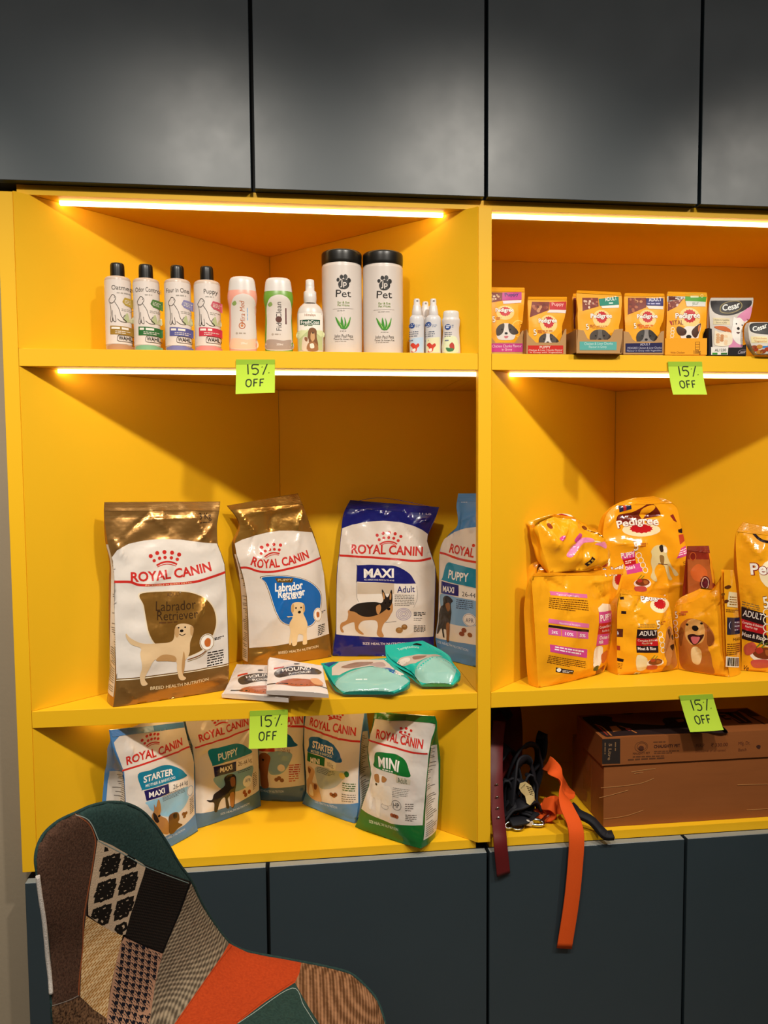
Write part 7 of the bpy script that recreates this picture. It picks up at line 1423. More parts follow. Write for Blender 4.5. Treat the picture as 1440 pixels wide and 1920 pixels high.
('G','s:6A7A5A',2,[(-.0127,.0529),(.0122,.0532),(.0122,.056),(-.0127,.0556)],1,.7),
('S','s:7A4E2C',2,[(-.004,.0453),(.0038,.0504),(.0115,.0456),(.0119,.0319),(.0145,.0182),(.0121,.0058),(-.0036,.0056),(-.0062,.0234)]),
('S','s:C89A6A',2.4,[(.0009,.0399),(.007,.04),(.008,.0291),(.0035,.0235),(-.0003,.029)]),
('D','s:1A1210',3,.0045,.04,.0017,.0016),
('S','s:D9C6B0',2.6,[(-.0158,.0288),(-.0102,.0329),(-.0042,.0275),(-.005,.007),(-.0172,.0068)]),
('S','s:9A6A42',2.7,[(-.0062,.0179),(.0035,.0235),(.0131,.0168),(.013,.0058),(-.0064,.0056)]),
('S','s:8A5A3A',3,[(-.0116,.0316),(-.0061,.0303),(-.007,.0234),(-.0114,.0255)]),
('S','s:E8DCCC',3,[(-.0016,.018),(.0051,.0194),(.0067,.0112),(-.0005,.0103)])]},'wipes_a':{'loc':(.6067,.062,1.6041),'parts':{'body':{'p':[(.039,.0),(.0398,.0005),(.0401,.0079),(.0403,.0925),(.0401,.1696),(.0401,.1752),(.0393,.1766),(.0393,.1794),(.0387,.1822)],'key':'s:D6CAC1'},'lid':{'p':[(.0396,.1794),(.0404,.1817),(.0406,.199),(.0401,.2034),(.0375,.2051)],'key':'s:16130F'}},'art':[('S','s:1E1A18',2,[(-.0095,.1368),(-.0045,.1429),(.0017,.1452),(.008,.1432),(.0122,.1367),(.0107,.1304),(.0051,.1262),(-.0032,.126),(-.0079,.1292)]),
('D','s:1E1A18',2,-.0097,.1439,.003,.0036),
('D','s:1E1A18',2,-.003,.1495,.0035,.0041),
('D','s:1E1A18',2,.0048,.15,.004,.0046),
('D','s:1E1A18',2,.0117,.1433,.004,.0046),
('T','s:D6CAC1',3,'Jp',[(-.0057,.1325),(.0071,.1322)],.0104,.02,.0),
('T','s:1E1A18',2,'Pet',[(-.0145,.1107),(.0008,.1102),(.0161,.1111)],.0143,.0,.0),
('T','s:6A8A1E',2,'Ear & Eye',[(-.011,.0979),(.0124,.0984)],.0041,.0,.0),
('T','s:6A8A1E',2,'Pet Wipes',[(-.0111,.0925),(.0123,.0929)],.004,.0,.0),
('K','s:B0A69E',2,.0005,[(-.0203,.0874),(.0006,.0883),(.0206,.0886)]),
('G','s:B0A69E',2,[(-.012,.0826),(.0131,.083),(.0131,.0857),(-.012,.0853)],1,.6),
('S','s:3E8A2A',2,[(-.0021,.0478),(-.0109,.0573),(-.0158,.0724),(-.0081,.0629),(-.002,.0547)]),
('S','s:3E8A2A',2,[(-.0026,.0492),(-.0053,.0602),(-.0038,.0726),(-.0003,.0602),(.0007,.0493)]),
('S','s:3E8A2A',2,[(-.0004,.0479),(.0025,.0603),(.0018,.0713),(.0059,.0603),(.0044,.0507)]),
('S','s:3E8A2A',2,[(.0024,.0487),(.0086,.0604),(.0144,.0728),(.012,.0577),(.0063,.0493)]),
('S','s:3E8A2A',2,[(-.0054,.0492),(-.0087,.056),(-.0114,.0614),(-.0067,.0574),(-.0012,.0506)]),
('L','s:A8C86A',3,.0011,[(-.0026,.0506),(-.0075,.0601),(-.0122,.0683)]),
('L','s:A8C86A',3,.0011,[(.0035,.0507),(.0081,.059),(.0121,.0673)]),
('G','s:A09890',2,[(-.0069,.0431),(.0085,.0433),(.0085,.0455),(-.0068,.0453)],1,.6),
('T','s:4A443E',2,'John Paul Pets',[(-.0181,.0319),(.0005,.0316),(.019,.0324)],.006,.0,.0),
('T','s:4A443E',2,'Tested On Humans First',[(-.0196,.027),(-.0001,.0266),(.0201,.0274)],.0033,.0,.0),
('G','s:B0A69E',2,[(-.0168,.0231),(.0181,.0236),(.0181,.0255),(-.0168,.0251)],1,.7)]},'wipes_b':{'loc':(.6902,.062,1.6041),'parts':{'body':{'p':[(.0394,.0),(.0403,.0),(.0406,.0088),(.0408,.0939),(.0406,.1693),(.0407,.1749),(.0398,.1763),(.0398,.1791),(.0392,.1819)],'key':'s:D6CAC1'},'lid':{'p':[(.0401,.1791),(.0409,.1814),(.0412,.1988),(.0406,.2033),(.038,.205)],'key':'s:16130F'}},'art':[('S','s:1E1A18',2,[(-.012,.1363),(-.0069,.1425),(-.0007,.1448),(.0058,.1427),(.01,.1362),(.0085,.1299),(.0028,.1256),(-.0056,.1254),(-.0104,.1286)]),
('D','s:1E1A18',2,-.0122,.1434,.0031,.0036),
('D','s:1E1A18',2,-.0055,.1491,.0036,.0041),
('D','s:1E1A18',2,.0024,.1495,.0041,.0047),
('D','s:1E1A18',2,.0094,.1428,.0041,.0047),
('T','s:D6CAC1',3,'Jp',[(-.0081,.132),(.0048,.1317)],.0104,.02,.0),
('T','s:1E1A18',2,'Pet',[(-.017,.1101),(-.0015,.1095),(.014,.1104)],.0143,.0,.0),
('T','s:6A8A1E',2,'Ear & Eye',[(-.0134,.0972),(.0103,.0976)],.0041,.0,.0),
('T','s:6A8A1E',2,'Pet Wipes',[(-.0134,.0917),(.0102,.0921)],.0041,.0,.0),
('K','s:B0A69E',2,.0006,[(-.0228,.0866),(-.0016,.0875),(.0187,.0878)]),
('G','s:B0A69E',2,[(-.0144,.0817),(.011,.0822),(.0111,.0849),(-.0143,.0845)],1,.6),
('S','s:3E8A2A',2,[(-.0042,.0468),(-.0131,.0563),(-.0181,.0715),(-.0103,.0619),(-.0041,.0537)]),
('S','s:3E8A2A',2,[(-.0047,.0481),(-.0075,.0592),(-.006,.0716),(-.0024,.0593),(-.0013,.0482)]),
('S','s:3E8A2A',2,[(-.0025,.0468),(.0004,.0593),(-.0003,.0704),(.0038,.0593),(.0024,.0496)]),
('S','s:3E8A2A',2,[(.0004,.0477),(.0067,.0594),(.0124,.0719),(.01,.0567),(.0043,.0483)]),
('S','s:3E8A2A',2,[(-.0075,.0481),(-.0109,.055),(-.0137,.0605),(-.0089,.0564),(-.0033,.0496)]),
('L','s:A8C86A',3,.0011,[(-.0047,.0495),(-.0097,.0591),(-.0145,.0674)]),
('L','s:A8C86A',3,.0011,[(.0015,.0496),(.0061,.058),(.0101,.0664)]),
('G','s:A09890',2,[(-.009,.042),(.0065,.0422),(.0066,.0444),(-.009,.0442)],1,.6),
('T','s:4A443E',2,'John Paul Pets',[(-.0204,.0308),(-.0014,.0304),(.0172,.0312)],.006,.0,.0),
('T','s:4A443E',2,'Tested On Humans First',[(-.0218,.0258),(-.002,.0254),(.0184,.0262)],.0033,.0,.0),
('G','s:B0A69E',2,[(-.019,.0219),(.0163,.0223),(.0164,.0243),(-.019,.0238)],1,.7)]},'mini_a':{'loc':(.7549,.03,1.6041),'parts':{'body':{'p':[(.0144,.0007),(.0149,.0035),(.0149,.0592),(.0148,.0704),(.0137,.0749),(.0103,.0788)],'key':'s:CECACA','oval':.8},'sprayer':{'p':[(.0097,.0765),(.0103,.0782),(.0097,.0871),(.008,.0955),(.0075,.0983),(.0063,.0996),(.0063,.108),(.0051,.1108)],'key':'s:D6D0CE'}},'art':[('P','s:B9CCDE',1,[(-.0148,.003),(.0114,.0033),(.0115,.0339),(-.0147,.0308)]),
('D','s:2E4A8A',2,-.0112,.0564,.0054,.0053),
('G','s:E8ECF4',3,[(-.0146,.0536),(-.0078,.0537),(-.0077,.0609),(-.0146,.0608)],2,.5),
('G','s:8A96B0',2,[(-.0044,.0526),(.0053,.0527),(.0053,.0588),(-.0043,.0587)],2,.4),
('G','s:4A5468',2,[(-.0164,.0336),(.0007,.0338),(.0007,.0463),(-.0163,.0461)],3,.35),
('G','s:6A7488',2,[(-.0164,.0252),(-.0085,.0253),(-.0084,.0292),(-.0164,.0291)],1,.6),
('S','s:C8402E',2,[(-.0142,.0183),(-.0096,.0225),(-.0045,.0184),(.0006,.0213),(.0029,.0166),(-.0017,.0115),(-.0037,.0054),(-.0125,.0042),(-.0102,.0114)]),
('S','s:F0E4DC',3,[(-.0102,.01),(-.0051,.0109),(-.0057,.0053),(-.0108,.0053)])]},'mini_behind':{'loc':(.7777,.062,1.6041),'parts':{'body':{'p':[(.0141,.0068),(.0147,.0097),(.0147,.0635),(.0146,.0749),(.0135,.0795),(.01,.0835)],'key':'s:CECACA','oval':.8},'sprayer':{'p':[(.01,.0812),(.0106,.0829),(.01,.092),(.0082,.1006),(.0076,.1034),(.0064,.1048),(.0065,.1097),(.0052,.1125)],'key':'s:D6D0CE'}},'art':[]},'mini_b':{'loc':(.7875,.026,1.6041),'parts':{'body':{'p':[(.0155,.0),(.0161,.0027),(.0161,.0581),(.0161,.0693),(.0149,.0738),(.0114,.0777)],'key':'s:CECACA','oval':.8},'sprayer':{'p':[(.0097,.0754),(.0103,.0771),(.0097,.086),(.0081,.0944),(.0075,.0972),(.0063,.0985),(.0063,.1077),(.0052,.1105)],'key':'s:D6D0CE'}},'art':[('P','s:E2DCB4',1,[(-.015,.0028),(.0113,.003),(.0113,.0337),(-.0149,.0306)]),
('D','s:2E4A8A',2,-.0114,.0583,.0054,.0053),
('G','s:E8ECF4',3,[(-.0149,.0533),(-.008,.0534),(-.008,.0606),(-.0149,.0605)],2,.5),
('G','s:8A96B0',2,[(-.0046,.0523),(.0051,.0525),(.0051,.0586),(-.0046,.0584)],2,.4),
('G','s:4A5468',2,[(-.0166,.0333),(.0005,.0335),(.0005,.046),(-.0166,.0458)],3,.35),
('G','s:6A7488',2,[(-.0167,.025),(-.0087,.0251),(-.0087,.029),(-.0167,.0289)],1,.6),
('S','s:C8402E',2,[(-.0144,.0181),(-.0098,.0223),(-.0047,.0182),(.0004,.021),(.0027,.0163),(-.0019,.0113),(-.0039,.0051),(-.0127,.0039),(-.0104,.0112)]),
('S','s:F0E4DC',3,[(-.0104,.0098),(-.0053,.0107),(-.0059,.0051),(-.011,.005)])]},'mini_lotion':{'loc':(.822,.017,1.6041),'parts':{'body':{'p':[(.0178,.0001),(.019,.0034),(.0178,.0258),(.0161,.0481),(.0178,.062),(.0183,.0675),(.0166,.0714)],'key':'s:D4CAC4','oval':.6},'cap':{'p':[(.0163,.0709),(.0161,.0759),(.0158,.0828),(.0138,.0853)],'key':'s:D8D2CC','oval':.6}},'art':[('S','s:E0E2B8',1,[(-.0169,.0032),(-.0158,.0295),(-.0026,.0352),(.0105,.0298),(.0128,.0035)]),
('D','s:2E4A8A',2,-.0083,.0525,.0057,.0056),
('G','s:E8ECF4',3,[(-.0117,.05),(-.0043,.0501),(-.0043,.0562),(-.0117,.0561)],2,.5),
('G','s:8A96B0',2,[(-.0009,.0513),(.0042,.0513),(.0042,.0574),(-.0009,.0573)],2,.4),
('G','s:4A5468',2,[(-.0146,.0323),(-.0004,.0324),(-.0004,.0435),(-.0146,.0433)],3,.35),
('G','s:6A7488',2,[(-.0141,.024),(-.0061,.0241),(-.0061,.0279),(-.014,.0278)],1,.6),
('S','s:B8382A',2,[(-.0055,.0171),(-.0004,.0219),(.0039,.0173),(.0039,.0081),(-.0018,.0061),(-.0047,.0116)]),
('S','s:3E7A4A',2,[(-.0124,.0115),(-.0055,.0108),(.0025,.0098),(.001,.0047),(-.0089,.0041)])]}}
PACKS = {'jerky_under':{'loc':(.4219,.0025,.9257),'yaw':-20.33,'lean':0,'rows':[(-.0711,.0,.0711,.0),(-.072,.0146,.0677,.0162),(-.0822,.0581,.0546,.0649),(-.0972,.1134,.039,.1236),(-.1055,.1477,.0292,.1569)],'D':.008,'bulge':.006,'wr':.001,'seed':301,'lam':(.03,.08),'key':'f:DCCFC6','bprof':[(0,.5),(.15,1),(.5,.8),(.8,.3),(1,0)],'dprof':[(0,.9),(.15,1),(.5,.8),(.85,.2),(1,.08)],'gusset':.1,'res':.004,'art':[('P','f:C0281E',1,[(-.0738,.0809),(-.0568,.0949),(-.0588,.1024),(-.0771,.09)]),
('S','f:3A3230',1,[(-.0646,.0654),(-.0615,.0865),(-.0408,.1021),(-.0126,.1053),(.0143,.1007),(.0319,.0872),(.0302,.0704),(.004,.0646),(-.024,.0531),(-.0414,.0414),(-.0541,.0467)]),
('T','f:E6DED6',2,'HOUND',[(-.047,.068),(-.0203,.0832),(.0064,.0891)],.0176,.02,.0),
('T','f:E6DED6',2,'ROOKIE',[(-.0274,.0562),(-.0091,.0663),(.0127,.0732)],.0112,.01,.0),
('S','f:A85A3A',1,[(-.038,.0111),(-.0236,.0334),(.0054,.0414),(.0304,.039),(.0503,.0289),(.0596,.0201),(.0276,.0067),(-.0119,.0065)]),
('S','f:D8A074',1.5,[(.025,.0426),(.0385,.0491),(.0562,.0342),(.0534,.0208),(.0378,.0253)]),
('D','f:2A2422',2,-.0382,.1211,.0064,.0037),
('L','f:2A2422',1,.0041,[(-.0576,.0142),(-.0144,.0121),(.0364,.014),(.0712,.0151)])],'tilt':8},'jerky_top':{'loc':(.5058,-.033,.9407),'yaw':-18.02,'lean':0,'rows':[(-.0635,.0,.0635,.0),(-.066,.0123,.0586,.0125),(-.078,.0478,.0447,.0453),(-.0952,.1029,.0274,.0866),(-.1066,.1431,.0139,.1172)],'D':.008,'bulge':.006,'wr':.001,'seed':302,'lam':(.03,.08),'key':'f:DCCFC6','bprof':[(0,.5),(.15,1),(.5,.8),(.8,.3),(1,0)],'dprof':[(0,.9),(.15,1),(.5,.8),(.85,.2),(1,.08)],'gusset':.1,'res':.004,'art':[('P','f:C0281E',1,[(-.0778,.0847),(-.0596,.0965),(-.0605,.103),(-.0798,.0927)]),
('S','f:3A3230',1,[(-.0709,.0708),(-.0652,.0893),(-.0433,.1023),(-.0156,.1042),(.0098,.0994),(.0252,.0872),(.0216,.0724),(-.0046,.0681),(-.0331,.0588),(-.0515,.049),(-.0631,.0541)]),
('T','f:E6DED6',2,'HOUND',[(-.0536,.0726),(-.0257,.0851),(.0008,.0895)],.0157,.02,.0),
('T','f:E6DED6',2,'ROOKIE',[(-.036,.0616),(-.017,.07),(.005,.0754)],.0101,.01,.0),
('S','f:A85A3A',1,[(-.0521,.0221),(-.0353,.0414),(-.0061,.0476),(.018,.0447),(.036,.0353),(.044,.0271),(.0112,.0162),(-.0273,.0172)]),
('S','f:D8A074',1.5,[(.0131,.0481),(.027,.0534),(.0424,.0397),(.0381,.028),(.0235,.0324)]),
('D','f:2A2422',2,-.0384,.1187,.0064,.0033),
('L','f:2A2422',1,.0037,[(-.0707,.0254),(-.029,.0223),(.0207,.0224),(.0548,.0223)])],'tilt':12},'teal_front':{'loc':(.6479,-.0054,.9257),'yaw':-7.79,'lean':0,'rows':[(-.0512,.0,.0512,.0),(-.0707,.0211,.0838,.0256),(-.0761,.0325,.0863,.0398),(-.0891,.0603,.0644,.0708),(-.0997,.0842,.0468,.0949),(-.1045,.0939,.0348,.111)],'D':.014,'bulge':.012,'wr':.0014,'seed':311,'lam':(.03,.08),'key':'f:1FA08E','bprof':[(0,.4),(.2,1),(.5,.8),(.8,.3),(1,0)],'dprof':[(0,.25),(.2,.8),(.5,.8),(.85,.2),(1,.08)],'gusset':.1,'res':.004,'creases':[(-.068,.0256,.0062,.072,.005,.006),(.0062,.072,.0832,.0341,.005,.006)],'art':[('S','f:8FBDB0',1,[(-.0695,.0211),(-.0539,.0416),(-.032,.0602),(.0063,.0709),(.0413,.0602),(.0643,.0456),(.0813,.0324),(.0493,.0033),(.0012,-.0066),(-.0437,.0005)]),
('P','f:C8B8A8',1,[(-.0794,.0751),(-.0653,.0963),(-.0185,.1055),(.0289,.1054),(.0409,.0901),(.0528,.069),(.0451,.0631),(.0061,.0768),(-.0323,.0673),(-.0619,.0474),(-.0776,.0515)]),
('S','f:8A6A58',2,[(-.06,.0751),(-.0337,.0932),(.0055,.0962),(-.0057,.081),(-.0402,.0691)]),
('S','f:A89088',2,[(-.002,.0871),(.0252,.0962),(.0332,.081),(.0139,.0768)]),
('S','f:1E4A9A',2,[(.0257,.0691),(.045,.0708),(.0605,.0485),(.049,.0473)]),
('P','f:E6D8CC',2,[(.0509,.0473),(.0643,.0427),(.0739,.0572),(.0547,.0672)]),
('P','f:1E4A7A',2,[(-.0983,.0902),(-.0773,.0976),(-.0692,.0951),(-.0855,.0781)]),
('G','f:D8E8E2',2,[(-.0264,.0256),(.0,.0267),(-.0001,.0313),(-.0266,.0302)],1,.7)],'tilt':24},'teal_back':{'loc':(.7938,.0281,.9257),'yaw':-7.84,'lean':0,'rows':[(-.0317,.0,.0324,.0),(-.0455,.0219,.0549,.0303),(-.0515,.0309,.0455,.0469),(-.0797,.0508,.035,.0688),(-.0956,.0651,.032,.0856),(-.107,.0829,.0137,.1043),(-.1095,.1184,-.0261,.1336)],'D':.014,'bulge':.014,'wr':.0014,'seed':321,'lam':(.03,.08),'key':'f:1FB0A0','bprof':[(0,.4),(.2,1),(.5,.8),(.8,.3),(1,0)],'dprof':[(0,.25),(.2,.8),(.5,.8),(.85,.2),(1,.08)],'gusset':.1,'res':.004,'creases':[(-.0465,.0282,-.0038,.0727,.005,.006),(-.0038,.0727,.0457,.0389,.005,.006)],'art':[('S','f:8FBDB0',1,[(-.0446,.024),(-.0383,.047),(-.02,.0661),(.0082,.0727),(.0315,.0633),(.042,.0415),(.0366,.0177),(.024,.001),(-.022,.001)]),
('P','f:B8A898',1,[(-.0856,.0607),(-.0757,.0728),(-.0355,.0828),(.0046,.0817),(.0163,.0772),(-.0199,.0689),(-.0441,.0524),(-.0678,.0524)]),
('S','f:D6CABC',2,[(-.0836,.0634),(-.0597,.0717),(-.0558,.0606),(-.0757,.0552)]),
('S','f:8A6A5A',2,[(-.0477,.0745),(-.0196,.0783),(-.0278,.0689),(-.0459,.0634)]),
('S','f:0E1412',2,[(-.0486,.1183),(-.0407,.1242),(-.0285,.1206),(-.0315,.116),(-.0408,.1172)]),
('T','f:BFE4DC',2,'Temptations',[(-.0796,.097),(-.0552,.1068),(-.035,.1044)],.0092,.0,.0)],'tilt':30}}
NOTES = [[(.3982,-.0025,1.5871),(.4723,-.0025,1.5878),(.4713,-.0025,1.523),(.397,-.0025,1.5201)],[(1.2701,-.0025,1.5912),(1.3442,-.0025,1.5918),(1.3503,-.0025,1.5231),(1.2766,-.0025,1.5228)],[(.4125,-.0025,.8994),(.4873,-.0025,.8993),(.4842,-.0025,.8269),(.4097,-.0025,.8274)],[(1.308,-.0025,.8927),(1.3828,-.0025,.8925),(1.4026,-.0025,.818),(1.3274,-.0025,.8169)]]
CARTON_FRONT = [('P','m:241A16',1,[(.0002,.0037),(.0403,.0029),(.0396,.0575),(-.0004,.0582)]),('T','m:8A6A4A',2,'5 Litre',[(.0146,.0481),(.0135,.0299),(.0123,.0117)],.0067,.02,.0),('G','m:7A5A3A',2,[(.0308,.0506),(.0307,.0107),(.0273,.0109),(.0274,.0508)],1,.7),('G','m:7A5A3A',2,[(.0078,.0501),(.0076,.0086),(.0042,.0088),(.0044,.0503)],1,.7),('O','m:5A3218',1,.0873,.0372,.0144,.0113,.001),('O','m:5A3218',1,.0883,.0378,.0103,.008,.001),('S','m:4A2412',1,[(.0805,.0348),(.0856,.0396),(.0925,.0369),(.0919,.0292),(.084,.0286)]),('T','m:4A2412',1,'NAUGHTY PET',[(.0687,.0214),(.0859,.0205),(.1071,.0208)],.0044,.01,.0),('G','m:5A3218',1,[(.1146,.0445),(.1682,.0431),(.1681,.0465),(.1146,.0478)],1,.7),('T','m:3A1A10',1,'CHAUGHTY PET',[(.1159,.033),(.1441,.0329),(.1753,.0327)],.0067,.03,.0),('G','m:5A3218',1,[(.1168,.0196),(.1738,.018),(.1737,.0261),(.1166,.0276)],2,.5),('G','m:5A3218',1,[(.058,.0076),(.1827,.0078),(.1826,.0121),(.0579,.0126)],1,.7),('G','m:5A3218',1,[(.0688,.0137),(.1549,.0126),(.1548,.0159),(.0688,.0181)],1,.6),('T','m:5A2A14',1,'M.R.P.',[(.2119,.0299),(.2328,.0298)],.0074,.0,.0),('T','m:5A2A14',1,'₹ 330.00',[(.2469,.0291),(.2662,.0288),(.2855,.0292)],.0075,.01,.0),('T','m:6A3418',1,'(Inclusive of all taxes)',[(.2111,.0188),(.2453,.0184),(.2812,.0179)],.005,.0,.0),('T','m:5A2A14',1,'Mfg. Dt.',[(.3102,.03),(.3375,.03)],.0075,.0,.0),('T','m:5A2A14',1,'Batch',[(.3105,.0157),(.3293,.0161)],.0068,.0,.0),('S','m:3A1A10',1,[(.3518,.0252),(.3564,.0277),(.3618,.0257),(.3602,.0189),(.3548,.0202)])]
CARTON_TOP = [('S','m:241210',1,[(.0058,.1238),(.0171,.1359),(.0513,.1387),(.0749,.125),(.0668,.098),(.101,.0783),(.1513,.0635),(.1714,.0608),(.1798,.088),(.1974,.1043),(.2363,.1011),(.2711,.0839),(.2918,.0627),(.2928,.0279),(.278,-.0054),(.2245,.0018),(.1568,.0053),(.0894,.0087),(.0274,.0079),(.0109,.0091),(.0065,.0565)]),('P','m:B0682E',2,[(.044,.0661),(.061,.0687),(.0605,.0397),(.0384,.0332)]),('L','m:8A2A1A',2,.0038,[(.0194,.0792),(.0195,.05),(.0183,.0145)]),('L','m:B0682E',2,.0038,[(.018,.0844),(.027,.0635),(.0256,.0117)]),('L','m:B0682E',2,.0038,[(.0677,.0678),(.0794,.0468),(.0863,.0203)]),('O','m:C84A4A',2,.0788,.044,.0046,.0063,.0037),('P','m:B0682E',2,[(.2114,.0889),(.2321,.0933),(.2267,.0765),(.2096,.0717)]),('L','m:241210',1,.0073,[(.0899,.1552),(.1236,.143),(.1407,.1516)]),('T','m:241210',1,'PET',[(.3069,.076),(.3326,.0756),(.3611,.0739)],.0483,.03,.0),('P','m:241210',1,[(.3471,.1182),(.3861,.1261),(.3732,.0467),(.3412,.048)]),('K','m:8A4A2A',2,.004,[(.348,.1073),(.3481,.0531)]),('K','m:8A4A2A',2,.004,[(.3668,.1101),(.3627,.0532)]),('P','m:3A1A14',1,[(.3877,.1347),(.419,.1417),(.4181,.0872),(.3974,.0899)]),('K','m:241210',1,.005,[(.3932,.1012),(.3941,.0339)]),('P','m:241210',1,[(.2828,.0292),(.2742,-.003),(.2829,-.006),(.2949,.0374)])]
CARTON_BIG = [('L','s:C89058',1,.001,[(-.007,.088),(.0407,.0897),(.0818,.093),(.1127,.1024)]),('L','s:C89058',1,.001,[(-.0102,.0664),(.0204,.072),(.0545,.0795)]),('L','s:C89058',1,.001,[(.3059,.077),(.3379,.0762),(.3773,.0746)]),('L','s:C89058',1,.001,[(.0006,.0188),(.0485,.0225),(.0896,.0329)]),('L','s:C89058',1,.001,[(.0608,.1194),(.0951,.1226),(.1158,.1238)]),('L','s:C89058',1,.001,[(.0677,.1157),(.0883,.1172)]),('L','s:C89058',1,.001,[(.3287,.019),(.3789,.0187)])]
STRAPS = {'collar':[(.9462,.1,.8189),(.9363,.085,.7675),(.9258,.05,.723),(.9202,.02,.6669),(.9194,-.0,.6248),(.919,-.014,.5921),(.9252,-.013,.5342)],'orange':[(1.0567,-.014,.3654),(1.0698,-.017,.4627),(1.0768,-.018,.5401),(1.0805,-.016,.5996),(1.0802,-.004,.6281),(1.0738,.02,.6507),(1.0733,.045,.6698),(1.0756,.075,.6899),(1.066,.1,.7115),(1.0647,.125,.7063),(1.0894,.145,.6869),(1.1033,.12,.6593),(1.098,.085,.6444),(1.0755,.07,.632),(1.065,.085,.633),(1.041,.075,.6197)],'black':[(1.1022,.07,.6304),(1.1019,.05,.6326),(1.1026,.03,.6325),(1.1228,.012,.6258),(1.138,.0,.6097),(1.1459,-.012,.6037),(1.1607,-.013,.6032)]}
